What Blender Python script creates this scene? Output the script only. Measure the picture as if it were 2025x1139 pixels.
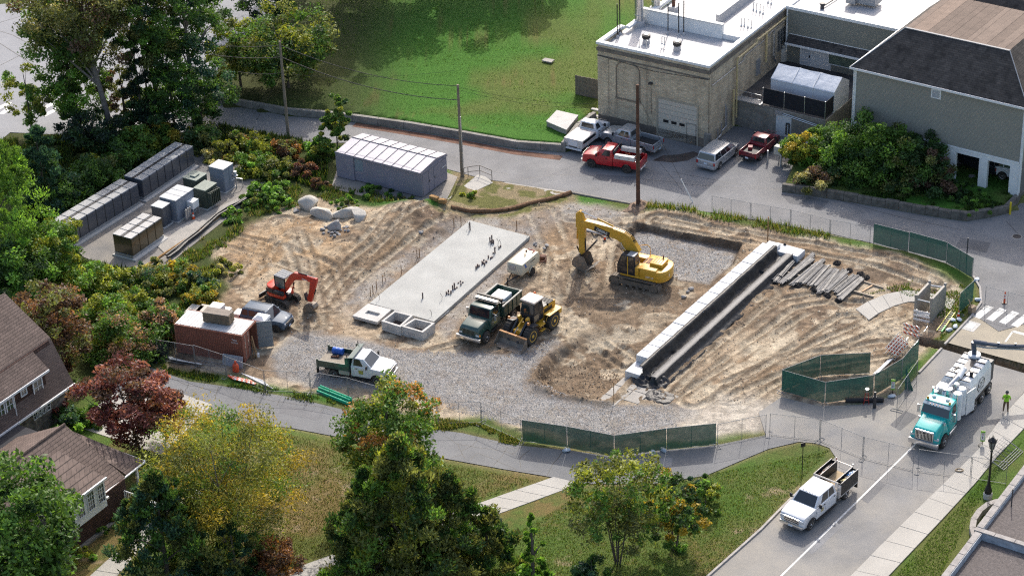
import bpy,bmesh,math,random
import numpy as np
from mathutils import Vector,Matrix
SC=bpy.context.scene
for _o in list(bpy.data.objects):bpy.data.objects.remove(_o)
COL=SC.collection
# ---------------------------------------------------------------- camera
FPX,PITCH,ROLL,CAMH,IW,IH=4395.7,0.520484,-0.0382196,91.866,2025.0,1139.0
_fw=Vector((0,math.cos(PITCH),-math.sin(PITCH)));_up=Vector((0,math.sin(PITCH),math.cos(PITCH)));_rt=Vector((1,0,0))
RT=math.cos(ROLL)*_rt+math.sin(ROLL)*_up;UP=-math.sin(ROLL)*_rt+math.cos(ROLL)*_up;FW=_fw
CAM=Vector((0,0,CAMH))
cd=bpy.data.cameras.new('camera');co=bpy.data.objects.new('camera',cd);COL.objects.link(co)
cd.sensor_width=36;cd.sensor_fit='HORIZONTAL';cd.lens=FPX/IW*36;cd.clip_start=1;cd.clip_end=6000
co.matrix_world=Matrix(((RT.x,UP.x,-FW.x,CAM.x),(RT.y,UP.y,-FW.y,CAM.y),(RT.z,UP.z,-FW.z,CAM.z),(0,0,0,1)))
SC.camera=co
# ---------------------------------------------------------------- sky, sun, exposure
SUN_EL=math.radians(40);SUN_DIR=Vector((0.20,1.0,0)).normalized()
w=bpy.data.worlds.new('World');SC.world=w;w.use_nodes=True
nt=w.node_tree;bg=nt.nodes['Background'];sky=nt.nodes.new('ShaderNodeTexSky');sky.sky_type='NISHITA'
sky.sun_disc=False;sky.sun_elevation=SUN_EL;sky.sun_rotation=math.atan2(SUN_DIR.x,SUN_DIR.y)
sky.air_density=1.0;sky.dust_density=4.0;sky.ozone_density=0.6
nt.links.new(sky.outputs[0],bg.inputs[0]);bg.inputs[1].default_value=0.15
sl=bpy.data.lights.new('sun','SUN');so=bpy.data.objects.new('sun',sl);COL.objects.link(so)
sl.energy=2.35;sl.angle=math.radians(0.6);sl.color=(1.0,0.95,0.87)
_sd=Vector((SUN_DIR.x*math.cos(SUN_EL),SUN_DIR.y*math.cos(SUN_EL),math.sin(SUN_EL)))
so.rotation_euler=_sd.to_track_quat('Z','Y').to_euler();so.location=(0,200,120)
vs=SC.view_settings;vs.view_transform='Standard';vs.look='None';vs.exposure=0.84;vs.gamma=1;vs.use_curve_mapping=False
SC.cycles.max_bounces=6;SC.cycles.transparent_max_bounces=24;SC.cycles.use_denoising=False;SC.cycles.filter_width=1.2
# ---------------------------------------------------------------- helpers
def G(x,y,z=0.0):
    """ground point (at height z) seen at photo pixel x, y"""
    d=(x-IW/2)/FPX*RT-(y-IH/2)/FPX*UP+FW
    t=(z-CAMH)/d.z
    return CAM+d*t
def GZ(x,y,g):
    """point straight above ground point g that is seen at pixel row y"""
    lo,hi=-5.0,40.0
    for _ in range(40):
        m=(lo+hi)/2
        if PX(Vector((g.x,g.y,m)))[1]>y:lo=m
        else:hi=m
    return lo
def PX(v):
    q=Vector(v)-CAM
    return(IW/2+FPX*q.dot(RT)/q.dot(FW),IH/2-FPX*q.dot(UP)/q.dot(FW))
def R(d):return math.radians(d)
def ang(a,b):return math.atan2(b.y-a.y,b.x-a.x)
MATS={}
def _n(nt,t,**k):
    n=nt.nodes.new(t)
    for a,b in k.items():
        if a in n.inputs:n.inputs[a].default_value=b
        else:setattr(n,a,b)
    return n
def M(key,col=(.5,.5,.5),rough=.6,metal=0.0,var=.12,scale=2.0,bump=0.0,bscale=30.0,spec=.4,coat=0.0,dirt=0.0,dcol=(.23,.18,.12),trans=0.0):
    """painted / mineral surface: base colour with two octaves of wear, optional dust and relief"""
    if key in MATS:return MATS[key]
    m=bpy.data.materials.new(key);m.use_nodes=True;nt=m.node_tree;L=nt.links.new
    p=nt.nodes['Principled BSDF']
    tc=_n(nt,'ShaderNodeTexCoord')
    n1=_n(nt,'ShaderNodeTexNoise',Scale=scale,Detail=6.0,Roughness=.65);L(tc.outputs['Object'],n1.inputs['Vector'])
    r=_n(nt,'ShaderNodeMapRange');L(n1.outputs[0],r.inputs[0])
    for i,v in zip((1,2,3,4),(.3,.7,1-var,1+var)):r.inputs[i].default_value=v
    mx=_n(nt,'ShaderNodeVectorMath',operation='SCALE');mx.inputs[0].default_value=col;L(r.outputs[0],mx.inputs['Scale'])
    out=mx.outputs[0]
    if dirt:
        n2=_n(nt,'ShaderNodeTexNoise',Scale=scale*.7+.4,Detail=8.0,Roughness=.75);L(tc.outputs['Object'],n2.inputs['Vector'])
        r2=_n(nt,'ShaderNodeMapRange');L(n2.outputs[0],r2.inputs[0])
        for i,v in zip((1,2,3,4),(.42,.75,0.0,dirt)):r2.inputs[i].default_value=v
        mm=_n(nt,'ShaderNodeMix',data_type='RGBA');L(r2.outputs[0],mm.inputs[0]);L(out,mm.inputs[6]);mm.inputs[7].default_value=(*dcol,1)
        out=mm.outputs[2]
    L(out,p.inputs['Base Color'])
    p.inputs['Roughness'].default_value=rough;p.inputs['Metallic'].default_value=metal;p.inputs['Specular IOR Level'].default_value=spec
    if coat:p.inputs['Coat Weight'].default_value=coat;p.inputs['Coat Roughness'].default_value=.06
    if bump:
        n3=_n(nt,'ShaderNodeTexNoise',Scale=bscale,Detail=5.0);L(tc.outputs['Object'],n3.inputs['Vector'])
        b=_n(nt,'ShaderNodeBump',Strength=1.0,Distance=bump);L(n3.outputs[0],b.inputs['Height']);L(b.outputs[0],p.inputs['Normal'])
    MATS[key]=m;return m
def glass(key,col,rough=.05):
    if key in MATS:return MATS[key]
    m=M(key,col,rough,0,.25,1.3,spec=.9);return m
class MB:
    """collects simple solids; build() links them as one mesh object"""
    def __init__(s):s.v=[];s.f=[];s.mi=[];s.cm=0;s.T=None
    def add(s,vs,fs):
        o=len(s.v)
        if s.T is not None:vs=[s.T@Vector(v)for v in vs]
        s.v+=[tuple(v)for v in vs];s.f+=[tuple(i+o for i in f)for f in fs];s.mi+=[s.cm]*len(fs);return s
    def hexa(s,p):
        return s.add(p,[(0,3,2,1),(4,5,6,7),(0,1,5,4),(1,2,6,5),(2,3,7,6),(3,0,4,7)])
    def box(s,c,d,rz=0,ry=0):
        x,y,z=d[0]/2,d[1]/2,d[2]/2
        ps=[Vector(q)for q in((-x,-y,-z),(x,-y,-z),(x,y,-z),(-x,y,-z),(-x,-y,z),(x,-y,z),(x,y,z),(-x,y,z))]
        if ry:ps=[Matrix.Rotation(ry,3,'Y')@q for q in ps]
        if rz:ps=[Matrix.Rotation(rz,3,'Z')@q for q in ps]
        return s.hexa([q+Vector(c)for q in ps])
    def b2(s,x0,x1,y0,y1,z0,z1):
        return s.box(((x0+x1)/2,(y0+y1)/2,(z0+z1)/2),(x1-x0,y1-y0,z1-z0))
    def fr(s,b,t):
        return s.hexa([(b[0],b[2],b[4]),(b[1],b[2],b[4]),(b[1],b[3],b[4]),(b[0],b[3],b[4]),(t[0],t[2],t[4]),(t[1],t[2],t[4]),(t[1],t[3],t[4]),(t[0],t[3],t[4])])
    def prism(s,poly,a,b,ax='z'):
        n=len(poly)
        ar=sum(poly[i][0]*poly[(i+1)%n][1]-poly[(i+1)%n][0]*poly[i][1]for i in range(n))
        if(ar<0)!=(ax=='y'):poly=poly[::-1]
        f={'z':lambda u,v,w:(u,v,w),'y':lambda u,v,w:(u,w,v),'x':lambda u,v,w:(w,u,v)}[ax]
        vs=[f(u,v,a)for u,v in poly]+[f(u,v,b)for u,v in poly]
        return s.add(vs,[tuple(range(n))[::-1],tuple(range(n,2*n))]+[(i,(i+1)%n,n+(i+1)%n,n+i)for i in range(n)])
    def ring(s,c,ax,r,n):
        ax=Vector(ax).normalized();t=Vector((0,0,1))if abs(ax.z)<.9 else Vector((1,0,0))
        u=ax.cross(t).normalized();w=ax.cross(u)
        return[Vector(c)+r*(math.cos(2*math.pi*i/n)*u+math.sin(2*math.pi*i/n)*w)for i in range(n)]
    def tube(s,p,q,r,n=8,r2=None,caps=True):
        p,q=Vector(p),Vector(q);a=q-p
        vs=s.ring(p,a,r,n)+s.ring(q,a,r if r2 is None else r2,n)
        fs=[(i,n+i,n+(i+1)%n,(i+1)%n)for i in range(n)]
        if caps:fs+=[tuple(range(n)),tuple(range(2*n-1,n-1,-1))]
        return s.add(vs,fs)
    def path(s,pts,r,n=6):
        for a,b in zip(pts[:-1],pts[1:]):s.tube(a,b,r,n)
        return s
    def lathe(s,prof,c=(0,0,0),ax=(0,0,1),n=14):
        ax=Vector(ax).normalized();vs=[];k=len(prof)
        for r,h in prof:vs+=s.ring(Vector(c)+ax*h,ax,max(r,1e-4),n)
        fs=[(j*n+i,(j+1)*n+i,(j+1)*n+(i+1)%n,j*n+(i+1)%n)for j in range(k-1)for i in range(n)]
        fs+=[tuple(range(n)),tuple(range(k*n-1,(k-1)*n-1,-1))]
        return s.add(vs,fs)
    def quad(s,*p):return s.add(p,[tuple(range(len(p)))])
    def loft(s,secs,close=True,caps=True):
        n=len(secs[0]);vs=[p for q in secs for p in q]
        m=n if close else n-1
        fs=[(j*n+i,j*n+(i+1)%n,(j+1)*n+(i+1)%n,(j+1)*n+i)for j in range(len(secs)-1)for i in range(m)]
        if caps and close:fs+=[tuple(range(n))[::-1],tuple(range((len(secs)-1)*n,len(secs)*n))]
        return s.add(vs,fs)
    def patch(s,a,b,c,d,u0,u1,v0,v1,off=.004,th=0):
        a,b,c,d=map(Vector,(a,b,c,d));n=(b-a).cross(d-a).normalized()*off
        P=lambda u,v:(a*(1-u)+b*u)*(1-v)+(d*(1-u)+c*u)*v+n
        q=[P(u0,v0),P(u1,v0),P(u1,v1),P(u0,v1)]
        k=n.normalized()*(off+.01)
        return s.hexa([x-k for x in q]+q)
    def mesh(s,name,mats,bevel=0,seg=1,smooth=False,angle=40):
        me=bpy.data.meshes.new(name);me.from_pydata(s.v,[],s.f)
        for m in(mats if isinstance(mats,(list,tuple))else[mats]):me.materials.append(m)
        if any(s.mi):me.polygons.foreach_set('material_index',s.mi)
        bm=bmesh.new();bm.from_mesh(me)
        bmesh.ops.recalc_face_normals(bm,faces=bm.faces)
        if bevel:
            bmesh.ops.remove_doubles(bm,verts=bm.verts,dist=1e-4)
            es=[e for e in bm.edges if len(e.link_faces)==2 and e.calc_face_angle(0)>R(28)]
            bmesh.ops.bevel(bm,geom=es,offset=bevel,segments=seg,affect='EDGES',profile=.5,clamp_overlap=True)
        bm.to_mesh(me);bm.free()
        if smooth:
            me.polygons.foreach_set('use_smooth',[True]*len(me.polygons));me.set_sharp_from_angle(angle=R(angle))
        me.update();return me
    def build(s,name,mats,parent=None,bevel=0,seg=1,smooth=False,angle=40,loc=None,rz=0):
        o=bpy.data.objects.new(name,s.mesh(name,mats,bevel,seg,smooth,angle));COL.objects.link(o);o.parent=parent
        if loc is not None:o.location=loc
        if rz:o.rotation_euler.z=rz
        return o
def tag(o,label=None,cat=None,group=None,kind=None):
    if label:o['label']=label
    if cat:o['category']=cat
    if group:o['group']=group
    if kind:o['kind']=kind
    return o
def thing(name,label,cat,loc=(0,0,0),rz=0,group=None):
    o=bpy.data.objects.new(name,None);COL.objects.link(o);o.location=loc;o.rotation_euler.z=rz;o.empty_display_size=.2
    return tag(o,label,cat,group)
def dup(o,parent=None,loc=None,rz=None,label=None,group=None):
    c=o.copy();COL.objects.link(c);c.parent=parent
    if loc is not None:c.location=loc
    if rz is not None:c.rotation_euler.z=rz
    if label:c['label']=label
    if group:c['group']=group
    for ch in list(o.children):dup(ch,c)
    return c
def inst(name,me,parent=None,loc=(0,0,0),rz=0):
    o=bpy.data.objects.new(name,me);COL.objects.link(o);o.parent=parent;o.location=loc;o.rotation_euler.z=rz;return o
def struct(o):o['kind']='structure';return o
def text(name,body,size,mat,parent,loc,rot,ext=.004,align='CENTER'):
    c=bpy.data.curves.new(name,'FONT');c.body=body;c.size=size;c.extrude=ext;c.align_x=align;c.align_y='CENTER'
    tmp=bpy.data.objects.new(name,c);COL.objects.link(tmp);bpy.context.view_layer.update()
    me=bpy.data.meshes.new_from_object(tmp.evaluated_get(bpy.context.evaluated_depsgraph_get()));bpy.data.objects.remove(tmp)
    me.materials.clear();me.materials.append(mat);o=inst(name,me,parent,loc);o.rotation_euler=rot
    return o
def _hash(ix,iy,s):
    h=(ix.astype(np.int64)*374761393+iy.astype(np.int64)*668265263+s*1442695041)&0xffffffff
    h=((h^(h>>13))*1274126177)&0xffffffff
    return((h^(h>>16))&0xffff)/65535.0
def vnoise(x,y,s=0):
    ix,iy=np.floor(x),np.floor(y);fx,fy=x-ix,y-iy;fx=fx*fx*(3-2*fx);fy=fy*fy*(3-2*fy)
    a,b,c,d=_hash(ix,iy,s),_hash(ix+1,iy,s),_hash(ix,iy+1,s),_hash(ix+1,iy+1,s)
    return(a*(1-fx)+b*fx)*(1-fy)+(c*(1-fx)+d*fx)*fy
def fbm(x,y,s=0,o=4):
    r=0;a=.5
    for k in range(o):r=r+a*vnoise(x*2**k,y*2**k,s+k);a*=.5
    return r/(1-.5**o)
def W2(px):return[(q.x,q.y)for q in(G(*p)for p in px)]
def sdf(poly,X,Y):
    """signed distance to polygon, negative inside"""
    d=np.full(X.shape,1e9);ins=np.zeros(X.shape,bool);n=len(poly)
    for i in range(n):
        (ax,ay),(bx,by)=poly[i],poly[(i+1)%n]
        ex,ey=bx-ax,by-ay;t=np.clip(((X-ax)*ex+(Y-ay)*ey)/(ex*ex+ey*ey+1e-9),0,1)
        d=np.minimum(d,np.hypot(X-ax-t*ex,Y-ay-t*ey))
        c=((ay>Y)!=(by>Y))&(X<ex*(Y-ay)/(by-ay+1e-12)+ax);ins^=c
    return np.where(ins,-d,d)
def sst(a,b,x):t=np.clip((x-a)/(b-a),0,1);return t*t*(3-2*t)
# ================================================================ the setting: ground, roads, pavements
WALL_BASE=[(400,190),(440,206),(500,216),(571,229),(647,235),(697,241),(798,255),(906,273),(1020,294),(1118,301)]
BANK_BASE=[(1546,379),(1600,386),(1668,397),(1750,411),(1829,425),(1880,433),(1911,437),(1930,434),(1960,429),(1995,421),(2024,392)]
P_ULAWN=W2([(p[0],p[1]-6)for p in WALL_BASE]+[(1125,285),(1150,248),(1176,224),(1260,120),(1500,-150),(500,-200),(600,-30),(500,90),(420,150)])
P_BANK=W2([(p[0],p[1]-5)for p in BANK_BASE]+[(2060,380),(2090,300),(1640,250),(1556,330)])
P_SITE=W2([(300,735),(330,690),(420,600),(430,560),(395,500),(480,440),(560,405),(600,380),(760,408),(880,418),(1000,400),(1128,386),(1248,407),(1410,424),(1560,452),(1721,482),(1800,510),(1925,560),(1930,600),(1870,680),(1815,740),(1780,790),(1650,830),(1515,862),(1415,882),(1320,890),(1215,904),(1120,888),(1020,868),(950,840),(860,840),(690,800),(600,785),(520,772),(440,745)])
P_GRAVEL=W2([(535,705),(545,690),(580,668),(620,656),(700,668),(780,690),(860,702),(905,692),(960,692),(1000,702),(1060,694),(1100,668),(1112,682),(1066,728),(1046,752),(1085,782),(1150,797),(1240,806),(1330,800),(1380,815),(1340,845),(1215,872),(1100,858),(960,832),(860,790),(780,770),(700,762),(620,768),(560,748),(536,722)])
P_GR2=W2([(690,640),(668,605),(700,562),(850,480),(880,452),(925,428),(1060,395),(1130,392),(1250,410),(1225,438),(1110,448),(1060,470),(935,442),(730,602),(700,628)])
P_GR3=W2([(860,642),(1050,470),(1072,478),(905,640),(880,668)])
P_PIT=W2([(1260,444),(1464,485),(1450,520),(1405,566),(1340,556),(1300,535),(1240,508),(1222,492),(1246,458)])
P_PIT2=W2([(1062,740),(1092,706),(1150,665),(1240,630),(1325,632),(1258,712),(1243,748),(1196,794),(1130,782),(1072,766)])
P_PALE=W2([(1380,815),(1480,775),(1540,785),(1640,800),(1780,780),(1830,730),(1870,800),(1700,880),(1600,850),(1515,862),(1415,882),(1300,870),(1340,845)])
P_SILT=W2([(1240,800),(1300,790),(1500,640),(1700,560),(1830,640),(1800,700),(1700,700),(1545,740),(1540,790),(1440,810),(1330,815)])
P_TRENCH=W2([(1818,668),(1838,671),(1869,676),(1940,697),(2040,724),(2040,742),(1938,712),(1862,688),(1832,682),(1816,678)])
P_MOUND=[G(820,432),G(700,470),G(640,520)]
def _axis(lo,flo,fhi,hi,fine,coarse):
    a=list(np.arange(flo,fhi+1e-6,fine));l=[];v=flo;st=fine
    while v>lo:st=min(st*1.22,coarse if v>lo*1.5 else 400);v-=st;l.append(v)
    r=[];v=a[-1];st=fine
    while v<hi:st=min(st*1.22,400);v+=st;r.append(v)
    return np.array(l[::-1]+a+r)
gx=_axis(-2500,-30,38,2500,.15,400);gy=_axis(-2500,119,191,4500,.15,400)
X,Y=np.meshgrid(gx,gy)
def rough(px,py,s=0):return fbm(px,py,s,4)-.5
jit=(fbm(X*.45,Y*.45,5)-.5)*2.2
sd_site=sdf(P_SITE,X,Y);sd_gr=sdf(P_GRAVEL,X,Y)+jit*.6;sd_g2=sdf(P_GR2,X,Y)+jit;sd_g3=sdf(P_GR3,X,Y)+jit*.5
sd_pit=sdf(P_PIT,X,Y);sd_p2=sdf(P_PIT2,X,Y);sd_ul=sdf(P_ULAWN,X,Y);sd_bk=sdf(P_BANK,X,Y);sd_pale=sdf(P_PALE,X,Y)+jit*1.2
sd_silt=sdf(P_SILT,X,Y)+jit*2;sd_tr=sdf(P_TRENCH,X,Y)
site=sst(.5,-1.0,sd_site)
gravel=np.maximum.reduce([sst(.5,-.6,sd_gr),sst(.9,-1.1,sd_g2)*(.35+.5*sst(.4,.6,fbm(X*.3,Y*.3,207))),sst(.6,-.6,sd_g3)*.8,sst(.1,-.3,sd_pit+jit*.15)])*site
pale=np.maximum(sst(1.2,-1.6,sd_pale)*.9,0)
wx=X+(fbm(X*.11,Y*.11,201)-.5)*7;wy=Y+(fbm(X*.11+40,Y*.11,203)-.5)*7
def streak(a,sa,sb,s):ca,sn=math.cos(a),math.sin(a);return fbm((wx*ca+wy*sn)/sa,(-wx*sn+wy*ca)/sb,s,4)-.5
ang_sl=ang(G(730.5,599),G(928.6,435.7));ang_rt=ang(G(1250,800),G(1700,540));rightness=sst(3,14,X)
track=streak(ang_sl,3.2,.5,11)*(1-rightness)+streak(ang_rt,4.2,.6,17)*rightness*.65
patchy=sst(.38,.62,fbm(X*.16,Y*.16,29));track=track*(.35+.65*patchy);track2=streak(ang_sl+1.0,3,.6,23)*(1-patchy)
DRIVES=[[(640,600),(700,540),(800,470),(860,435)],[(600,640),(650,560),(760,470),(790,430)],[(470,560),(520,500),(560,440)],[(440,470),(540,500),(640,540),(660,600)],[(560,440),(600,520),(620,640)],[(1100,660),(1150,600),(1180,560),(1200,440)],[(1090,620),(1110,520),(1070,420)],[(1240,700),(1130,640),(1120,560)],[(1340,770),(1420,700),(1560,600),(1620,590)],[(1370,790),(1480,720),(1650,610),(1750,610)],[(1300,790),(1420,660),(1520,580)],[(1420,780),(1600,700),(1780,620)],[(1450,790),(1560,720),(1760,690)],[(1300,440),(1480,470),(1700,510),(1850,560)],[(1130,430),(1240,440),(1290,430)],[(880,700),(1000,670),(1120,600),(1250,600)]]
rut=np.zeros_like(X);cleat=np.zeros_like(X);press=np.zeros_like(X)
for di,dr in enumerate(DRIVES):
    ps=[G(*p)for p in dr];dd=np.full(X.shape,1e9);al=np.zeros_like(X);acc=0
    for a_,b_ in zip(ps[:-1],ps[1:]):
        e_=b_-a_;L_=e_.length;t_=np.clip(((X-a_.x)*e_.x+(Y-a_.y)*e_.y)/L_**2,0,1);d_=np.hypot(X-a_.x-t_*e_.x,Y-a_.y-t_*e_.y)
        nb=d_<dd;dd=np.where(nb,d_,dd);al=np.where(nb,acc+t_*L_,al);acc+=L_
    g_=.85+.25*(di%3==0);k_=np.exp(-((dd-g_)/.26)**4);f_=sst(.25,.5,fbm(X*.4+di,Y*.4,300+di));rut=np.maximum(rut,k_*f_);cleat=np.where(k_*f_>.3,np.sin(al*16),cleat);press=np.maximum(press,np.exp(-((np.abs(dd-g_)-.42)/.14)**2)*f_)
Z=np.zeros_like(X)
dirtw=site*(1-gravel*.8)*(1-pale)
clod=np.maximum(fbm(X*2.6,Y*2.6,41,3)-.52,0)
Z+=dirtw*(track*.13+track2*.10+clod*.55*sst(.4,.65,fbm(X*.3,Y*.3,45))+rough(X*1.4,Y*1.4,42)*.08+rough(X*.25,Y*.25,43)*.30-rut*.12+press*.10+cleat*rut*.03)
Z+=gravel*site*(rough(X*3,Y*3,47)*.05+streak(ang(G(560,740),G(1200,850)),6,.5,53)*.07)
Z-=.55*sst(.18,-.12,sd_pit+rough(X*1.5,Y*1.5,2)*.35)*sst(G(1300,560).y,G(1300,500).y,Y)
Z+=.10*sst(.9,.1,sd_pit)*sst(-.1,.2,sd_pit)
Z-=.8*sst(.35,-.6,sd_p2+rough(X*1.2,Y*1.2,7)*.9)*sst(G(1150,635).y,G(1150,725).y,Y);Z+=.22*np.exp(-((sd_p2-.3)/.45)**2)*(.6+fbm(X*1.3,Y*1.3,8))*sst(G(1150,640).y,G(1150,725).y,Y)
for c,hgt,rad in((G(830,428),1.25,3.4),(G(750,462),.85,3.2),(G(680,505),.6,3.0),(G(600,470),.5,2.5),(G(1310,425),.35,2.2),(G(1365,428),.3,1.2),(G(1780,520),.45,2.2),(G(1850,545),.35,2.0),(G(1230,500),.3,1.0),(G(1395,600),.3,1.5)):
    Z+=hgt*np.exp(-((X-c.x)**2+(Y-c.y)**2)/rad**2)*(.75+.5*fbm(X*1.1,Y*1.1,61))
Z+=sst(.15,-.15,sd_ul)*(.62+.35*sst(0,-14,sd_ul)+rough(X*.5,Y*.5,71)*.12)
Z+=sst(.15,-.15,sd_bk)*(.60+rough(X*.8,Y*.8,73)*.10)
Z-=1.1*sst(.12,-.18,sd_tr+rough(X*2,Y*2,77)*.25)
notsite=(1-site)*sst(.2,.8,sd_ul)*sst(.2,.8,sd_bk)
far=np.hypot(X,Y-165)
Z+=notsite*(rough(X*.9,Y*.9,81)*.05)*sst(120,60,far)
lip=Z.copy()
def pix(*p):return W2(p)
ROADS={
 'road_upper':pix((380,262),(430,200),(440,207),(500,217),(571,230),(647,236),(697,242),(798,256),(906,274),(1020,295),(1118,302),(1135,297),(1178,240),(1400,294),(1450,250),(1640,262),(1580,300),(1546,380),(1600,387),(1668,398),(1750,412),(1829,426),(1880,434),(1911,438),(1930,435),(1960,430),(1995,422),(2030,392),(2140,400),(2140,600),(2028,640),(1975,655),(1925,621),(1940,600),(1938,570),(1925,548),(1870,520),(1795,500),(1721,480),(1641,462),(1505,437),(1406,420),(1284,406),(1246,402),(1129,380),(1000,360),(960,355),(897,338),(700,282),(560,285),(470,275)),
 'road_right':pix((1400,1139),(979,1500),(1328,1500),(1683,1139),(1740,1081),(1767,1054),(1817,1005),(1883,941),(1933,892),(1981,827),(2025,775),(2056,742),(2040,742),(1938,712),(1864,690),(1817,739),(1780,780),(1700,800),(1620,803),(1545,785),(1500,815),(1515,862),(1580,873),(1615,876),(1640,885),(1652,903),(1620,935),(1560,993),(1505,1049)),
 'road_sandy':pix((1872,677),(1940,696),(2040,723),(2090,705),(2100,660),(2028,641),(1975,656),(1925,622)),
 'asphalt_path':pix((250,705),(313,733),(374,754),(432,762),(520,776),(584,787),(684,811),(770,835),(860,849),(914,856),(964,868),(1030,881),(1125,890),(1214,903),(1315,890),(1417,880),(1514,862),(1580,873),(1520,887),(1440,921),(1396,940),(1292,956),(1149,956),(1080,941),(1000,928),(884,907),(780,885),(687,867),(571,845),(488,840),(400,815),(330,800),(235,790)),
 'street_far':pix((-260,330),(-260,40),(60,2),(520,-150),(760,-150),(620,-30),(520,40),(440,120),(410,185),(380,262),(300,262),(200,270),(20,262),(-60,330)),
 'equipment_yard':pix((165,508),(130,470),(365,268),(400,285),(470,320),(530,352),(505,388),(330,525),(260,548)),
}
flat=np.full_like(X,1e9)
for k,pl in ROADS.items():flat=np.minimum(flat,sdf(pl,X,Y))
cut=sst(.25,-.05,flat)*sst(-.35,.1,sd_tr)
Z=np.where((cut>0),Z*(1-cut)-.05*cut,Z)
SHED_PAD=pix((655,372),(668,330),(760,290),(905,350),(880,402),(836,418))
Z=np.minimum(Z,np.where(sdf(SHED_PAD,X,Y)<.4,-.03,9))
_cv=sdf(pix((1692,612),(1715,598),(1750,583),(1790,575),(1826,578),(1860,586),(1890,594),(1880,613),(1855,606),(1828,600),(1800,597),(1768,606),(1738,620),(1718,634)),X,Y);Z=np.where(_cv<1.2,np.minimum(Z,.02+.25*np.maximum(_cv,0)),Z)
SLAB_PX=((928.6,435.7),(1048,467),(858,636),(730.5,599))
_sl=sdf(W2(SLAB_PX),X,Y);Z=np.where(_sl<.1,np.minimum(Z,0.02),Z*sst(0,1.2,_sl)*1.0)
def ground_z(x,y):
    i=min(max(np.searchsorted(gx,x)-1,0),len(gx)-2);j=min(max(np.searchsorted(gy,y)-1,0),len(gy)-2)
    return float(max(Z[j,i],Z[j+1,i+1],Z[j,i+1],Z[j+1,i]))
def gz(p):return ground_z(p.x,p.y)
def C3(r,g,b):return np.array([r,g,b])
def mixc(a,b,t):return a*(1-t[...,None])+b*t[...,None]
nA=fbm(X*.18,Y*.18,101);nB=fbm(X*.7,Y*.7,103);nC=fbm(X*2.5,Y*2.5,107,3)
dry,brown,orange,dark=C3(.325,.255,.178),C3(.195,.142,.095),C3(.30,.20,.112),C3(.085,.062,.045)
blot=fbm(X*.33,Y*.33,105,5)
c=mixc(np.broadcast_to(brown*1.12,X.shape+(3,)),dry,sst(.44,.56,blot+track*.3))
c=mixc(c,orange*.9,sst(.5,.66,fbm(X*.15+9,Y*.15,113))*.45*(1-rightness*.5))
c=mixc(c,dark*1.3,sst(.54,.66,fbm(X*.28,Y*.28,127)*.7+nC*.3-track*.25)*.8);c=mixc(c,brown*.62,sst(.06,.26,-track-track2)*.35)
pale_d=C3(.435,.37,.275)
c=mixc(c,pale_d,sst(1.0,-2.5,sd_silt)*sst(.45,.58,fbm(X*.35,Y*.35,131,5)+track*.5)*.8)
c=mixc(c,pale_d*.95,sst(.54,.62,fbm(X*.6,Y*.6,137,5))*.75)
c=mixc(c,pale_d*.9,rut*.8);c=mixc(c,brown*.7,press*.85);c=mixc(c,dark,np.clip(cleat*rut,0,1)*.55)
sd_br=sdf(W2([(1130,555),(1400,575),(1330,640),(1250,720),(1200,795),(1050,765),(1090,660)]),X,Y)+jit*1.5;c=mixc(c,mixc(np.broadcast_to(brown*.82,X.shape+(3,)),pale_d*.9,sst(.55,.60,fbm(X*.55,Y*.55,139,5))),sst(1.2,-1.2,sd_br)*.8)
orangeL=sst(9,2,np.hypot(X-G(560,500).x,(Y-G(560,500).y)))
c=mixc(c,C3(.36,.235,.125),orangeL*.6*sst(.3,.6,nB))
grv=mixc(np.broadcast_to(C3(.235,.23,.225),X.shape+(3,)),C3(.205,.19,.175),sst(.4,.7,nB));grv=mixc(grv,C3(.34,.33,.32),sst(.55,.75,nC)*.6)
c=mixc(c,grv,np.clip(gravel*(.85+.3*(nC-.5)),0,1))
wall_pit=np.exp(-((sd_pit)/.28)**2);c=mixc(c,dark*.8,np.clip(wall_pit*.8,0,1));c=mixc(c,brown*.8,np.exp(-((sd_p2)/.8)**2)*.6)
c=mixc(c,C3(.42,.39,.34),pale*.8)
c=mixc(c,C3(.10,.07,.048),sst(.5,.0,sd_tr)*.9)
grass=(1-sst(-.2,-1.4,sd_site+jit*.7));sd_dry=sdf(W2([(870,432),(895,340),(960,350),(1060,370),(1136,378),(1140,398),(1010,430)]),X,Y)
g_up,g_lo=C3(.055,.145,.02),C3(.085,.125,.03)
br=C3(.19,.125,.055)
gl=mixc(np.broadcast_to(g_up,X.shape+(3,)),C3(.095,.13,.03),sst(.45,.65,fbm(X*.16,Y*.16,141)))
gl=mixc(gl,br*.85,sst(.60,.74,fbm(X*.3,Y*.3,143)*.7+nC*.3)*.5)
low=sst(G(1000,800).y,G(1000,900).y,Y)
gl2=mixc(np.broadcast_to(g_lo,X.shape+(3,)),br,sst(.36,.60,fbm(X*.13,Y*.13,151)*.65+nC*.35)*(1-.7*sst(8,18,X))*.75);gl2=mixc(gl2,C3(.065,.125,.02),sst(.45,.65,fbm(X*.2,Y*.2,153))*(.55+.4*sst(8,18,X)))
gl2=mixc(gl2,C3(.30,.23,.15),sst(.69,.78,fbm(X*.4,Y*.4,157)*.75+nC*.25)*.7)
gl=mixc(gl,gl2,low)
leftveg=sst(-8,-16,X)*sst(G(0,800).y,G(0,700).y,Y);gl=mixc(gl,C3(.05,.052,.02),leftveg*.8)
c=mixc(c,gl,grass);c=mixc(c,mixc(np.broadcast_to(C3(.23,.185,.11),X.shape+(3,)),C3(.12,.12,.04),sst(.5,.6,nB)),sst(.6,-.4,sd_dry))
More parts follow.
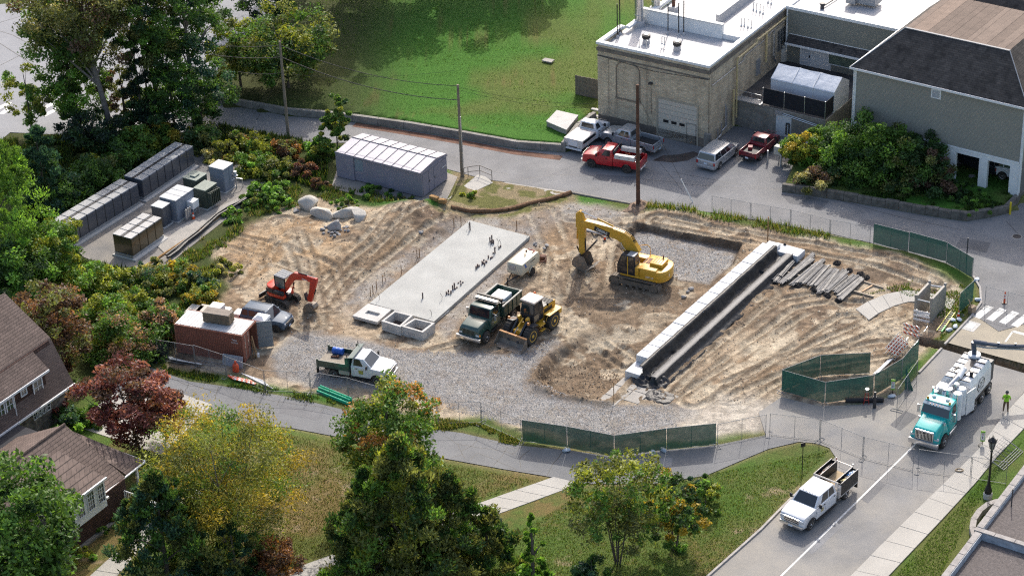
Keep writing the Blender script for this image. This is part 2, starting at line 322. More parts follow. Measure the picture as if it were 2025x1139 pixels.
near_path=np.exp(-(np.maximum(flat,0)/.35)**2)*grass*(1-leftveg);c=mixc(c,C3(.25,.18,.11),near_path*(.35+.5*(nB-.3)))
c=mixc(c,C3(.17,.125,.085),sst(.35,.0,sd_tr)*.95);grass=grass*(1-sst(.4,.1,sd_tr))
rgba=np.concatenate([np.clip(c,0.004,1),grass[...,None]],-1).astype(np.float32)
def ground_mat():
    m=bpy.data.materials.new('soil_and_turf');m.use_nodes=True;nt=m.node_tree;L=nt.links.new;p=nt.nodes['Principled BSDF']
    at=_n(nt,'ShaderNodeAttribute',attribute_name='Col');tc=_n(nt,'ShaderNodeTexCoord');g2=_n(nt,'ShaderNodeAttribute',attribute_name='Zone')
    sp=_n(nt,'ShaderNodeSeparateColor');L(g2.outputs['Color'],sp.inputs[0])
    n1=_n(nt,'ShaderNodeTexNoise',Scale=5.0,Detail=8.0,Roughness=.75);L(tc.outputs['Object'],n1.inputs['Vector'])
    n2=_n(nt,'ShaderNodeTexNoise',Scale=16.0,Detail=3.0,Roughness=.8);L(tc.outputs['Object'],n2.inputs['Vector'])
    v1=_n(nt,'ShaderNodeTexVoronoi',Scale=17.0);L(tc.outputs['Object'],v1.inputs['Vector'])
    vs_=_n(nt,'ShaderNodeSeparateColor');L(v1.outputs['Color'],vs_.inputs[0])
    def rng(src,a,b,c0,d):
        r=_n(nt,'ShaderNodeMapRange');L(src,r.inputs[0])
        for i,v in zip((1,2,3,4),(a,b,c0,d)):r.inputs[i].default_value=v
        return r.outputs[0]
    def mth(op,a,b):
        q=_n(nt,'ShaderNodeMath',operation=op)
        for i,x in enumerate((a,b)):
            if isinstance(x,(int,float)):q.inputs[i].default_value=x
            else:L(x,q.inputs[i])
        return q.outputs[0]
    def mixf(t,a,b):
        q=_n(nt,'ShaderNodeMix',data_type='FLOAT');L(t,q.inputs[0])
        for i,x in((2,a),(3,b)):
            if isinstance(x,(int,float)):q.inputs[i].default_value=x
            else:L(x,q.inputs[i])
        return q.outputs[0]
    n4=_n(nt,'ShaderNodeTexNoise',Scale=1.3,Detail=9.0,Roughness=.7);L(tc.outputs['Object'],n4.inputs['Vector'])
    soil=mth('MULTIPLY',mth('MULTIPLY',rng(n1.outputs[0],.34,.66,.76,1.24),rng(n2.outputs[0],.35,.65,.86,1.14)),rng(n4.outputs[0],.44,.56,.78,1.18))
    stone=rng(vs_.outputs[0],0,1,.55,1.45)
    turf=mth('MULTIPLY',rng(n2.outputs[0],.35,.65,.55,1.5),rng(n1.outputs[0],.3,.7,.75,1.25))
    f=mixf(sp.outputs[0],soil,stone);f=mixf(sp.outputs[1],f,turf)
    mx=_n(nt,'ShaderNodeVectorMath',operation='SCALE');L(at.outputs['Color'],mx.inputs[0]);L(f,mx.inputs['Scale']);L(mx.outputs[0],p.inputs['Base Color'])
    p.inputs['Roughness'].default_value=.95;p.inputs['Specular IOR Level'].default_value=.15
    hgt=mixf(sp.outputs[0],mth('MULTIPLY',n1.outputs[0],.10),mth('MULTIPLY',vs_.outputs[1],.05));hgt=mixf(sp.outputs[1],hgt,mth('MULTIPLY',n2.outputs[0],.10))
    b=_n(nt,'ShaderNodeBump',Strength=.9,Distance=1.0);L(hgt,b.inputs['Height']);L(b.outputs[0],p.inputs['Normal'])
    MATS['ground']=m;return m
GM=ground_mat()
zone=np.stack([gravel*(1-grass),grass,pale,np.ones_like(X)],-1).astype(np.float32)
ny,nx=X.shape
fi,fj=np.meshgrid(np.arange(nx-1),np.arange(ny-1));fi=fi.ravel();fj=fj.ravel()
A=fj*nx+fi;quads=np.stack([A,A+1,A+1+nx,A+nx],-1)
cx=X.ravel()[quads].mean(1);cy=Y.ravel()[quads].mean(1)
gv=gravel.ravel()[quads].mean(1);gs=grass.ravel()[quads].mean(1);ul=sd_ul.ravel()[quads].mean(1);bk=sd_bk.ravel()[quads].mean(1)
lw=Y.ravel()[quads].mean(1)
cls=np.zeros(len(quads),int);cls[(gv>.5)]=1;cls[gs>.5]=2
cls[(gs>.5)&(ul<0)]=3;cls[(gs>.5)&(bk<0)]=4
def np_mesh(name,V,Q,attrs,mat,smooth=True):
    me=bpy.data.meshes.new(name);nv,nq,k=len(V),len(Q),Q.shape[1]
    me.vertices.add(nv);me.vertices.foreach_set('co',np.ascontiguousarray(V,np.float32).ravel())
    me.loops.add(nq*k);me.loops.foreach_set('vertex_index',np.ascontiguousarray(Q,np.int32).ravel())
    me.polygons.add(nq);me.polygons.foreach_set('loop_start',np.arange(0,nq*k,k,dtype=np.int32))
    if smooth:me.polygons.foreach_set('use_smooth',np.ones(nq,bool))
    me.update(calc_edges=True)
    for an,av in attrs.items():
        a=me.attributes.new(an,'FLOAT_COLOR','POINT');a.data.foreach_set('color',np.ascontiguousarray(av,np.float32).ravel())
    me.materials.append(mat);return me
V3=np.stack([X,Y,Z],-1).reshape(-1,3);cf=rgba.reshape(-1,4).copy();cf[:,3]=1;zf=zone.reshape(-1,4)
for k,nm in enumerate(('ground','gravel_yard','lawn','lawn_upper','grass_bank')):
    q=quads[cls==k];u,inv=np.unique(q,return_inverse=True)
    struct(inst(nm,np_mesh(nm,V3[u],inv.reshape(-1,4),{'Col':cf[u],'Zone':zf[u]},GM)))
# ---- paved sheets
def pave_mat(key,col,var=.10,crack=0.0,speck=.06,seam=.0,dust=0.0,dcol=(.42,.37,.29)):
    m=bpy.data.materials.new(key);m.use_nodes=True;nt=m.node_tree;L=nt.links.new;p=nt.nodes['Principled BSDF']
    tc=_n(nt,'ShaderNodeTexCoord')
    big=_n(nt,'ShaderNodeTexNoise',Scale=.35,Detail=6.0,Roughness=.6);L(tc.outputs['Object'],big.inputs['Vector'])
    fine=_n(nt,'ShaderNodeTexNoise',Scale=28.0,Detail=2.0,Roughness=.7);L(tc.outputs['Object'],fine.inputs['Vector'])
    def rng(src,a,b,c0,d):
        r=_n(nt,'ShaderNodeMapRange');L(src,r.inputs[0])
        for i,v in zip((1,2,3,4),(a,b,c0,d)):r.inputs[i].default_value=v
        return r.outputs[0]
    f=_n(nt,'ShaderNodeMath',operation='MULTIPLY');L(rng(big.outputs[0],.3,.7,1-var,1+var),f.inputs[0]);L(rng(fine.outputs[0],.3,.7,1-speck,1+speck),f.inputs[1])
    out=f.outputs[0]
    if crack:
        wn=_n(nt,'ShaderNodeTexNoise',Scale=.8,Detail=4.0);L(tc.outputs['Object'],wn.inputs['Vector'])
        sc_=_n(nt,'ShaderNodeVectorMath',operation='SCALE',Scale=1.6);L(wn.outputs['Color'],sc_.inputs[0])
        ad=_n(nt,'ShaderNodeVectorMath',operation='ADD');L(tc.outputs['Object'],ad.inputs[0]);L(sc_.outputs[0],ad.inputs[1])
        vo=_n(nt,'ShaderNodeTexVoronoi',Scale=crack,feature='DISTANCE_TO_EDGE');L(ad.outputs[0],vo.inputs['Vector'])
        k=rng(vo.outputs['Distance'],.006,.014,.45,1.0)
        f2=_n(nt,'ShaderNodeMath',operation='MULTIPLY');L(out,f2.inputs[0]);L(k,f2.inputs[1]);out=f2.outputs[0]
    mx=_n(nt,'ShaderNodeVectorMath',operation='SCALE');mx.inputs[0].default_value=col;L(out,mx.inputs['Scale']);o=mx.outputs[0]
    if dust:
        dn=_n(nt,'ShaderNodeTexNoise',Scale=.16,Detail=7.0,Roughness=.65);L(tc.outputs['Object'],dn.inputs['Vector'])
        mm=_n(nt,'ShaderNodeMix',data_type='RGBA');L(rng(dn.outputs[0],.40,.66,0,dust),mm.inputs[0]);L(o,mm.inputs[6]);mm.inputs[7].default_value=(*dcol,1);o=mm.outputs[2]
    L(o,p.inputs['Base Color']);p.inputs['Roughness'].default_value=.85;p.inputs['Specular IOR Level'].default_value=.3
    b=_n(nt,'ShaderNodeBump',Strength=.5,Distance=.02);L(fine.outputs[0],b.inputs['Height']);L(b.outputs[0],p.inputs['Normal'])
    MATS[key]=m;return m
ASPH=pave_mat('asphalt_grey',(.172,.172,.176),.2,0,.10,dust=.25,dcol=(.27,.255,.235));ASPH2=pave_mat('asphalt_old',(.16,.162,.166),.16,0,.10)
ASPHD=pave_mat('asphalt_dusty',(.185,.184,.184),.16,0,.08,dust=.55,dcol=(.34,.31,.26))
ASPHY=pave_mat('asphalt_yard',(.17,.165,.16),.2,0,.10,dust=.7,dcol=(.33,.29,.24));STREET=pave_mat('asphalt_street',(.235,.24,.255),.08,0,.06)
CONC=pave_mat('concrete_walk',(.37,.355,.325),.09,0,.05);CONC2=pave_mat('concrete_old',(.33,.31,.28),.22,0,.10)
def sheet(name,poly,z,mat,kind='structure',th=.03):
    mb=MB();mb.prism(poly,z-th,z);o=mb.build(name,mat)
    if kind:o['kind']=kind
    return o
sheet('road_upper',ROADS['road_upper'],.0,ASPH);sheet('road_right',ROADS['road_right'],.004,ASPHD);sheet('road_sandy',ROADS['road_sandy'],.004,pave_mat('asphalt_sandy',(.33,.29,.22),.14,0,.10,dust=.6,dcol=(.22,.2,.17)))
sheet('asphalt_path',ROADS['asphalt_path'],.008,ASPH2);sheet('street_far',ROADS['street_far'],-.004,STREET);sheet('equipment_yard',ROADS['equipment_yard'],.0,ASPHY)
sheet('shed_pad',SHED_PAD,.0,ASPHY)
def strip(name,pts,wdt,z,mat,h=.003,parent=None):
    """painted / sealed line along ground points"""
    mb=MB();pts=[Vector(p)for p in pts];L_,R_=[],[]
    for i,p in enumerate(pts):
        a=pts[max(i-1,0)];b=pts[min(i+1,len(pts)-1)];d=(b-a).normalized();n=Vector((-d.y,d.x,0))*wdt/2
        L_.append(p+n);R_.append(p-n)
    for i in range(len(pts)-1):
        q=[R_[i],R_[i+1],L_[i+1],L_[i]]
        mb.hexa([(v.x,v.y,z-.004)for v in q]+[(v.x,v.y,z+h)for v in q])
    o=mb.build(name,mat,parent)
    if parent is None:o['kind']='structure'
    return o
PAINT=M('road_paint',(.62,.62,.60),.7,var=.25,scale=3,dirt=.5,dcol=(.25,.25,.25));SEAL=M('crack_sealant',(.02,.02,.022),.6,var=.3)
strip('lane_line',[G(1176,1500),G(1544,1139),G(1797,891),G(1850,838)],.14,.006,PAINT)
for i,(a,b)in enumerate((((1958,606),(1931,628)),((1984,611),(1957,633)),((2009,617),(1982,639)),((2033,623),(2006,645)))):
    strip('crosswalk_bar',[G(*a),G(*b)],.62,.005,PAINT)
strip('lane_line',[G(2003,655),G(1988,676)],.14,.006,PAINT);strip('lane_line',[G(2003,655),G(2036,664)],.3,.006,PAINT)
for a,b in(((-10,218),(21,203)),((2,226),(22,212)),((70,222),(105,205)),((84,230),(118,214))):strip('crosswalk_bar',[G(*a),G(*b)],.6,.0,PAINT)
for a,b in(((500,40),(610,-20)),((470,57),(522,28))):strip('lane_line',[G(*a),G(*b)],.16,.0,PAINT)
for pts in(((-10,80),(60,125),(130,155)),((0,130),(75,92),(160,40)),((-10,48),(50,30)),((70,150),(130,125),(220,60)),((0,62),(25,70),(120,120))):strip('crack_seal',[G(*p)for p in pts],.09,-.003,SEAL,h=.002)
def crk(pts,z=.008,wd=.055):
    r=random.Random(len(pts)*7+int(pts[0][0]));out=[]
    for a,b in zip(pts[:-1],pts[1:]):
        for k in range(4):
            t=k/4;out.append(G(a[0]+(b[0]-a[0])*t+r.uniform(-1,1),a[1]+(b[1]-a[1])*t+r.uniform(-.8,.8)))
    out.append(G(*pts[-1]));strip('crack_seal',out,wd,z,SEAL,h=.002)
for pts in(((313,735),(330,745),(372,762),(432,772)),((375,757),(368,770),(357,785)),((432,764),(425,790)),((330,745),(322,752)),((512,790),(530,768)),((500,783),(545,794),(640,806),(690,822)),((547,803),(560,776)),((605,806),(612,786)),((668,864),(690,845)),((620,830),(640,806)),
            ((880,862),(905,878),(915,898),(920,907)),((905,878),(940,884),(1000,893),(1020,900)),((915,898),(890,905)),((930,908),(945,895),(985,912),(1020,927)),((945,870),(935,880),(912,893)),((975,920),(990,905),(1003,885)),((1003,925),(1030,930),(1070,932)),((1082,940),(1095,915),(1113,893),(1108,887)),((1030,925),(1028,905),(1047,890)),((965,870),(985,878),(1010,886),(1035,884)),((1013,897),(1030,885))):
    crk(pts)
for pts in(((1010,358),(1100,345),(1250,352),(1390,368),(1540,376)),((1620,385),(1760,425),(1900,455)),((1330,340),(1440,362),(1560,377)),((1990,437),(2010,460),(2025,470)),((760,290),(850,302),(950,322)),((930,330),(1010,346))):
    crk(pts,.0,.045)
WET=M('wet_stain',(.06,.045,.04),.35,var=.4,scale=.8,spec=.6)
sheet('wet_patch',pix((1290,318),(1330,322),(1360,318),(1385,305),(1372,300),(1340,306),(1310,308)),.005,WET,th=.006)
PATCHM=[pave_mat('asphalt_patch%d'%i,(c_,c_,c_*1.03),.2,0,.12)for i,c_ in enumerate((.125,.15,.205))]
for i,(z,pl)in enumerate(((.0,[(1545,384),(1600,390),(1640,398),(1622,415),(1560,402)]),(.0,[(1700,430),(1800,455),(1785,470),(1690,446)]),(.0,[(720,262),(780,272),(770,284),(712,274)]),(.0,[(1180,345),(1260,350),(1252,362),(1175,356)]),(.004,[(1700,985),(1735,950),(1752,958),(1716,995)]),(.004,[(1590,1085),(1650,1030),(1668,1038),(1606,1096)]),(.004,[(1760,840),(1790,812),(1815,822),(1780,852)]),(.008,[(560,800),(640,815),(630,832),(552,816)]),(.008,[(1250,910),(1330,905),(1328,922),(1255,928)]),(.0,[(1900,470),(1960,480),(1950,500),(1890,488)]),(.0,[(60,60),(150,30),(190,45),(95,80)]))):
    sheet('asphalt_patch',pix(*pl),z+.004,PATCHM[i%3],th=.006)
RUST=M('rust_silt',(.14,.07,.045),.9,var=.6,scale=.7)
strip('gutter_silt',[G(700,247),G(760,256),G(850,271),G(920,283),G(1020,302),G(1110,313)],.9,.002,RUST,h=.002)
def slabs(name,left,right,n,z=.06,mat=None,gap=.012,th=.10):
    """pavement between two edge polylines, cut into n panels, each its own object"""
    root=bpy.data.objects.new(name,None);COL.objects.link(root);root['kind']='structure'
    def samp(pl):
        ps=[G(*p)for p in pl];ls=[0]
        for a,b in zip(ps[:-1],ps[1:]):ls.append(ls[-1]+(b-a).length)
        def f(t):
            t*=ls[-1]
            for i in range(len(ps)-1):
                if t<=ls[i+1]+1e-6:return ps[i].lerp(ps[i+1],(t-ls[i])/(ls[i+1]-ls[i]))
            return ps[-1]
        return f,ls[-1]
    (fa,la),(fb,lb)=samp(left),samp(right);rr=random.Random(5)
    for i in range(n):
        t0,t1=i/n+gap/la,(i+1)/n-gap/la;dz=rr.uniform(-.006,.006)
        mb=MB();k=3 if len(left)>2 else 1
        mb.prism([tuple(fa(t0+(t1-t0)*j/k).xy)for j in range(k+1)]+[tuple(fb(t1-(t1-t0)*j/k).xy)for j in range(k+1)],z-th+dz,z+dz)
        mb.build('paving_slab',mat or CONC,root,bevel=.012)
    return root
slabs('sidewalk_right',[(1328,1500),(1683,1139),(1740,1081),(1817,1005),(1883,941),(1933,892),(1981,827),(2090,705)],[(1416,1500),(1758,1139),(1812,1082),(1865,1026),(1930,955),(1969,907),(2025,848),(2140,735)],27,.10)
slabs('footpath_diagonal',[(1095,943),(1000,976),(967,988),(661,1095),(500,1153)],[(1149,956),(1000,1011),(955,1027),(673,1128),(600,1153)],15,.035)
slabs('footpath_house',[(165,1150),(245,1078),(330,1005),(380,962)],[(215,1158),(276,1088),(362,1012),(410,970)],9,.035)
slabs('patio',[(155,845),(250,740)],[(320,900),(420,800)],5,.03,CONC)
slabs('sidewalk_curve',[(1692,612),(1715,598),(1750,583),(1790,575),(1826,578),(1860,586),(1890,594)],[(1718,634),(1738,620),(1768,606),(1800,597),(1828,600),(1855,606),(1880,613)],6,.07,CONC)
sheet('ramp_path',pix((864,412),(895,410),(905,395),(975,362),(960,350),(945,346)),.03,CONC,th=.06)
sheet('concrete_threshold',pix((957,384),(1010,375),(1060,388),(1125,386),(1128,380),(1005,360),(975,362)),-.01,CONC2,th=.05)
KERB=M('kerb_granite',(.33,.31,.29),.85,var=.2,scale=1.5,bump=.01,bscale=9)
def kerb(pts,wd=.16,h=.13,off=0):return strip('kerb',[G(*p)for p in pts],wd,.0,KERB,h=h)
kerb([(979,1500),(1390,1149),(1505,1047),(1560,991),(1622,932)]);kerb([(1925,622),(1868,682)]);kerb([(1862,690),(1817,738)])
kerb([(1925,548),(1938,570),(1940,600),(1927,618)])
# ================================================================ buildings
def SOL(px,P0,d1,d2):
    """(s, t) such that P0 + s*d1 + t*d2 is seen at pixel px"""
    d=(px[0]-IW/2)/FPX*RT-(px[1]-IH/2)/FPX*UP+FW
    m=Matrix((d1,d2,-d)).transposed()
    r=m.inverted()@(CAM-Vector(P0));return r.x,r.y
class Fr:
    def __init__(s,o,rz):s.o=Vector(o);s.rz=rz;s.m=Matrix.Rotation(-rz,3,'Z');s.u=Vector((math.cos(rz),math.sin(rz),0));s.v=Vector((-math.sin(rz),math.cos(rz),0))
    def l(s,p):return s.m@(Vector(p)-s.o)
    def px(s,x,y,z):return s.l(G(x,y,z+s.o.z))
    def onx(s,p,y0):
        a,b=SOL(p,s.o+s.v*y0,s.u,Vector((0,0,1)));return a,b
    def ony(s,p,x0):
        a,b=SOL(p,s.o+s.u*x0,s.v,Vector((0,0,1)));return a,b
def course_mat(key,c1,c2,bw,bh,mortar,mcol,var=.3,bump=.01,rough=.85,stain=.0,zk=1.0,wash=(.06,.05,.045)):
    m=bpy.data.materials.new(key);m.use_nodes=True;nt=m.node_tree;L=nt.links.new;p=nt.nodes['Principled BSDF']
    tc=_n(nt,'ShaderNodeTexCoord');sx=_n(nt,'ShaderNodeSeparateXYZ');L(tc.outputs['Object'],sx.inputs[0])
    ad=_n(nt,'ShaderNodeMath',operation='ADD');L(sx.outputs[0],ad.inputs[0]);L(sx.outputs[1],ad.inputs[1])
    mz=_n(nt,'ShaderNodeMath',operation='MULTIPLY');L(sx.outputs[2],mz.inputs[0]);mz.inputs[1].default_value=zk
    cb=_n(nt,'ShaderNodeCombineXYZ');L(ad.outputs[0],cb.inputs[0]);L(mz.outputs[0],cb.inputs[1])
    b=_n(nt,'ShaderNodeTexBrick');L(cb.outputs[0],b.inputs['Vector'])
    b.inputs['Color1'].default_value=(*c1,1);b.inputs['Color2'].default_value=(*c2,1);b.inputs['Mortar'].default_value=(*mcol,1)
    b.inputs['Scale'].default_value=1;b.inputs['Brick Width'].default_value=bw;b.inputs['Row Height'].default_value=bh;b.inputs['Mortar Size'].default_value=mortar;b.inputs['Bias'].default_value=-.1
    n=_n(nt,'ShaderNodeTexNoise',Scale=.7,Detail=7.0,Roughness=.65);L(tc.outputs['Object'],n.inputs['Vector'])
    r=_n(nt,'ShaderNodeMapRange');L(n.outputs[0],r.inputs[0])
    for i,v in zip((1,2,3,4),(.3,.7,1-var,1+var)):r.inputs[i].default_value=v
    mx=_n(nt,'ShaderNodeVectorMath',operation='SCALE');L(b.outputs[0],mx.inputs[0]);L(r.outputs[0],mx.inputs['Scale']);o=mx.outputs[0]
    if stain:
        mp=_n(nt,'ShaderNodeMapping');mp.inputs['Scale'].default_value=(1.6,1.6,.22);L(tc.outputs['Object'],mp.inputs[0])
        n2=_n(nt,'ShaderNodeTexNoise',Scale=1.0,Detail=5.0);L(mp.outputs[0],n2.inputs['Vector'])
        r2=_n(nt,'ShaderNodeMapRange');L(n2.outputs[0],r2.inputs[0])
        for i,v in zip((1,2,3,4),(.5,.72,0,stain)):r2.inputs[i].default_value=v
        mm=_n(nt,'ShaderNodeMix',data_type='RGBA');L(r2.outputs[0],mm.inputs[0]);L(o,mm.inputs[6]);mm.inputs[7].default_value=(*wash,1);o=mm.outputs[2]
    L(o,p.inputs['Base Color']);p.inputs['Roughness'].default_value=rough;p.inputs['Specular IOR Level'].default_value=.25
    bp=_n(nt,'ShaderNodeBump',Strength=.8,Distance=bump);L(b.outputs['Fac'],bp.inputs['Height']);bp.invert=True;L(bp.outputs[0],p.inputs['Normal'])
    MATS[key]=m;return m
BRICK=course_mat('tan_brick',(.58,.485,.345),(.42,.34,.235),.42,.14,.012,(.37,.33,.27),.22,.006,stain=.35,wash=(.12,.10,.085))
SIDING=course_mat('olive_siding',(.30,.288,.25),(.29,.28,.242),60,.115,.010,(.15,.147,.12),.05,.008)
SIDING2=course_mat('grey_siding',(.235,.235,.20),(.23,.23,.195),60,.10,.008,(.15,.147,.13),.05,.006)
SHING=course_mat('grey_shingles',(.085,.075,.068),(.055,.05,.047),.55,.19,.012,(.028,.026,.025),.3,.012,stain=.75,zk=1.35,wash=(.022,.02,.02))
SHINGB=course_mat('brown_shingles',(.155,.115,.098),(.115,.085,.073),.5,.20,.014,(.04,.03,.027),.22,.014,stain=.25,zk=1.5,wash=(.16,.12,.10))
SHAKE=course_mat('brown_shakes',(.105,.058,.045),(.06,.034,.028),.26,.2,.02,(.022,.014,.012),.3,.02,stain=.2)
STONE=M('field_stone',(.16,.14,.12),.9,var=.7,scale=2.4,bump=.06,bscale=3)
WHITE=M('white_trim',(.72,.73,.73),.55,var=.06,scale=1.5,dirt=.12,dcol=(.4,.38,.34));MEMB=M('white_membrane',(.40,.40,.41),.55,var=.14,scale=.8,dirt=.6,dcol=(.38,.37,.36))
GREYM=M('grey_metal',(.34,.35,.36),.45,.4,var=.12);GALV=M('galvanised',(.50,.51,.52),.38,.75,var=.15,scale=3);BLACK=M('black_paint',(.015,.015,.016),.5,var=.2)
DARKM=M('dark_metal',(.05,.05,.055),.5,.3,var=.2);WINDOW=glass('window_glass',(.035,.045,.05),.06);CONCW=M('weathered_concrete',(.25,.235,.21),.9,var=.25,scale=.8,bump=.02,bscale=4,dirt=.7,dcol=(.07,.065,.055))
CONCP=M('pale_concrete',(.46,.45,.43),.85,var=.1,scale=1.2,bump=.006,bscale=12,dirt=.2,dcol=(.33,.31,.28));YELLOWP=M('yellow_gas_pipe',(.52,.42,.22),.5,var=.1)
RUSTP=M('rusty_steel',(.12,.055,.035),.8,var=.5,scale=4);WOODG=M('grey_wood',(.17,.145,.12),.9,var=.3,scale=3,bump=.01)
def window(parent,a,r,up,wd,ht,nx=2,ny=3,out=None,fw=.07,pane=None,frame=None):
    """framed window on a wall: a = lower left corner, r / up = unit directions"""
    a,r,up=Vector(a),Vector(r).normalized(),Vector(up).normalized();n=r.cross(up).normalized()if out is None else Vector(out)
    def bar(mb,x0,x1,z0,z1,d0,d1):
        P=lambda x,z,d:a+r*x+up*z+n*d
        mb.hexa([P(x0,z0,d0),P(x1,z0,d0),P(x1,z0,d1),P(x0,z0,d1),P(x0,z1,d0),P(x1,z1,d0),P(x1,z1,d1),P(x0,z1,d1)])
    mb=MB()
    for q in((-fw,wd+fw,-fw,0),(-fw,wd+fw,ht,ht+fw),(-fw,0,0,ht),(wd,wd+fw,0,ht)):bar(mb,*q,-.02,.06)
    w_=mb.build('window',frame or WHITE,parent)
    mb=MB();bar(mb,0,wd,0,ht,-.03,.012);mb.build('pane',pane or WINDOW,w_)
    mb=MB();t=.022
    for i in range(1,nx):bar(mb,wd*i/nx-t,wd*i/nx+t,0,ht,.0,.03)
    for j in range(1,ny):bar(mb,0,wd,ht*j/ny-t,ht*j/ny+t,.0,.026)
    if nx>1 or ny>1:mb.build('glazing_bar',frame or WHITE,w_)
    return w_
UA=R(-34.3)
# ---------------- brick plant building
f=Fr(G(1184,242),R(-33.1));W_=11.7;H_=8.35;D1,D2=7.2,34
t=thing('brick_building','tan brick plant building with white flat roof and roller garage door','building',f.o,f.rz)
mb=MB();mb.b2(0,W_,0,D1,-.3,H_-.74);mb.b2(0,W_,0,.3,H_-.74,H_-.25);mb.b2(0,.3,.3,4.1,H_-.74,H_-.25);mb.build('wall',BRICK,t)
mb=MB();mb.b2(.9,W_-.0,D1,D2,-.3,H_-.74);mb.b2(W_-.3,W_,.3,D2,H_-.74,H_-.25);mb.build('rear_wall',BRICK,t)
mb=MB();mb.b2(-.08,W_+.08,-.10,.25,H_-.9,H_-.55);mb.b2(-.05,W_+.05,-.06,.2,H_-1.45,H_-1.33);mb.b2(W_-.2,W_+.1,.2,D2,H_-.9,H_-.55);mb.b2(-.02,W_+.02,-.05,.1,-.3,.9)
mb.build('cornice',M('stained_brick',(.17,.145,.12),.9,var=.35,scale=1.2,dirt=.5,dcol=(.08,.07,.06)),t)
for x0,x1 in((0,1.15),(4.95,5.25),(W_-.75,W_)):mb=MB();mb.b2(x0,x1,-.055,.05,.9,H_-1.45);mb.build('pilaster',BRICK,t)
mb=MB();mb.b2(W_-.05,W_+.06,.1,.9,0,H_-.9);mb.build('pilaster',BRICK,t)
mb=MB();xa0,xa1,zb,zs=2.0,4.5,3.1,6.0;ra=(xa1-xa0)/2;xc=(xa0+xa1)/2
pts=[(xa0,-.03,zb),(xa0,-.03,zs)]+[(xc-ra*math.cos(k*math.pi/12),-.03,zs+ra*.75*math.sin(k*math.pi/12))for k in range(1,12)]+[(xa1,-.03,zs),(xa1,-.03,zb)]
mb.path(pts,.055,5);mb.b2(xa0-.1,xa1+.1,-.09,.02,zb-.14,zb);mb.build('blind_arch',M('arch_brick',(.20,.165,.125),.9,var=.25),t)
rz1=H_-.62
mb=MB();mb.b2(.2,W_-.2,.2,D1,rz1-.1,rz1);mb.build('roof',MEMB,t)
mb=MB();mb.b2(1.1,W_-.2,D1,D2,rz1-.1,rz1+.25);mb.build('rear_roof',MEMB,t)
mb=MB()
mb.b2(-.12,W_+.12,-.14,.34,H_-.25,H_);mb.b2(-.12,.34,.34,4.1,H_-.25,H_);mb.b2(-.12+.0,.5,4.1,4.4,H_-.3,H_+.02);mb.b2(W_-.34,W_+.12,.34,D2,H_-.25,H_-.02)
mb.b2(.5,.95,4.4,D1,H_-.25,H_-.02);mb.b2(.75,1.2,D1,D2,H_-.25,H_+.1)
mb.b2(.24,.3,.3,4.2,rz1,H_-.2)
mb.build('parapet',WHITE,t,bevel=.015)
mb=MB();mb.b2(.9,W_-2.3,D1-.15,D1+.2,rz1,H_+.75);mb.b2(W_-2.3,W_-.3,D1-.05,D1+.15,rz1,H_-.1);mb.build('fire_wall',WHITE,t,bevel=.015)
mb=MB();mb.b2(.85,W_-2.25,D1-.2,D1+.26,H_+.75,H_+.86);mb.build('fire_wall_cap',M('cap_grey',(.55,.55,.54),.6),t)
mb=MB();mb.b2(W_-4.3,W_-3.9,D1+2.4,D2,rz1+.2,H_+.55);mb.build('expansion_kerb',MEMB,t)
SEAM=M('membrane_seam',(.34,.34,.35),.6,var=.2)
for k in range(5):mb=MB();mb.b2(2.2+k*2.0,2.26+k*2.0,.4,D1-.3,rz1,rz1+.006);mb.build('membrane_seam',SEAM,t)
for k in range(12):mb=MB();mb.b2(1.3,W_-.4,D1+.6+k*2.2,D1+.66+k*2.2,rz1+.25,rz1+.256);mb.build('membrane_seam',SEAM,t)
STEEL=M('flue_steel',(.52,.51,.49),.3,.8,var=.12,scale=2)
def roofat(p,z=rz1):return f.px(p[0],p[1],z)
for p,r_,h_,nm in(((1264,51),.42,4.6,'flue'),((1297,24),.42,3.6,'flue')):
    q=roofat(p);mb=MB();mb.lathe([(r_+.18,0),(r_+.18,.5),(r_,.55)],q,n=18);b_=mb.build('flue_base',MEMB,t)
    mb=MB();mb.lathe([(r_,.5),(r_,1.1),(r_+.02,1.12),(r_+.02,1.16),(r_,1.18),(r_,2.9),(r_+.02,2.92),(r_+.02,2.98),(r_,3),(r_,h_)],q,n=20);mb.build('flue',STEEL,t,smooth=True)
for p in((1278,86),(1339,100)):
    q=roofat(p);mb=MB();mb.lathe([(.38,0),(.30,.45),(.22,.5)],q,n=14);mb.cm=1;mb.lathe([(.34,.5),(.40,.55),(.40,.85),(.34,.88),(.2,.86)],q,n=16);mb.cm=2;mb.lathe([(.22,.84),(.24,.95),(.1,1.0)],q,n=12)
    mb.build('roof_vent',[MEMB,BLACK,GALV],t,smooth=True)
for p,h_ in(((1221,75),3.4),((1226,69),3.6),((1342,71),3.3),((1352,70),3.5),((1321,68),3.1)):
    q=roofat(p);mb=MB();mb.tube(q,q+Vector((0,0,h_)),.055,8);mb.build('vent_pipe',BLACK if h_!=3.1 else DARKM,t);mb=MB();mb.lathe([(.2,0),(.17,.12),(.06,.3)],q,n=10);mb.build('pipe_boot',MEMB,t)
q=roofat((1332,27));mb=MB();mb.tube(q,q+Vector((0,0,3)),.17,10);mb.build('rusty_stack',RUSTP,t);mb=MB();mb.b2(q.x-.4,q.x+.4,q.y-.4,q.y+.4,rz1,rz1+.75);mb.build('stack_kerb',MEMB,t)
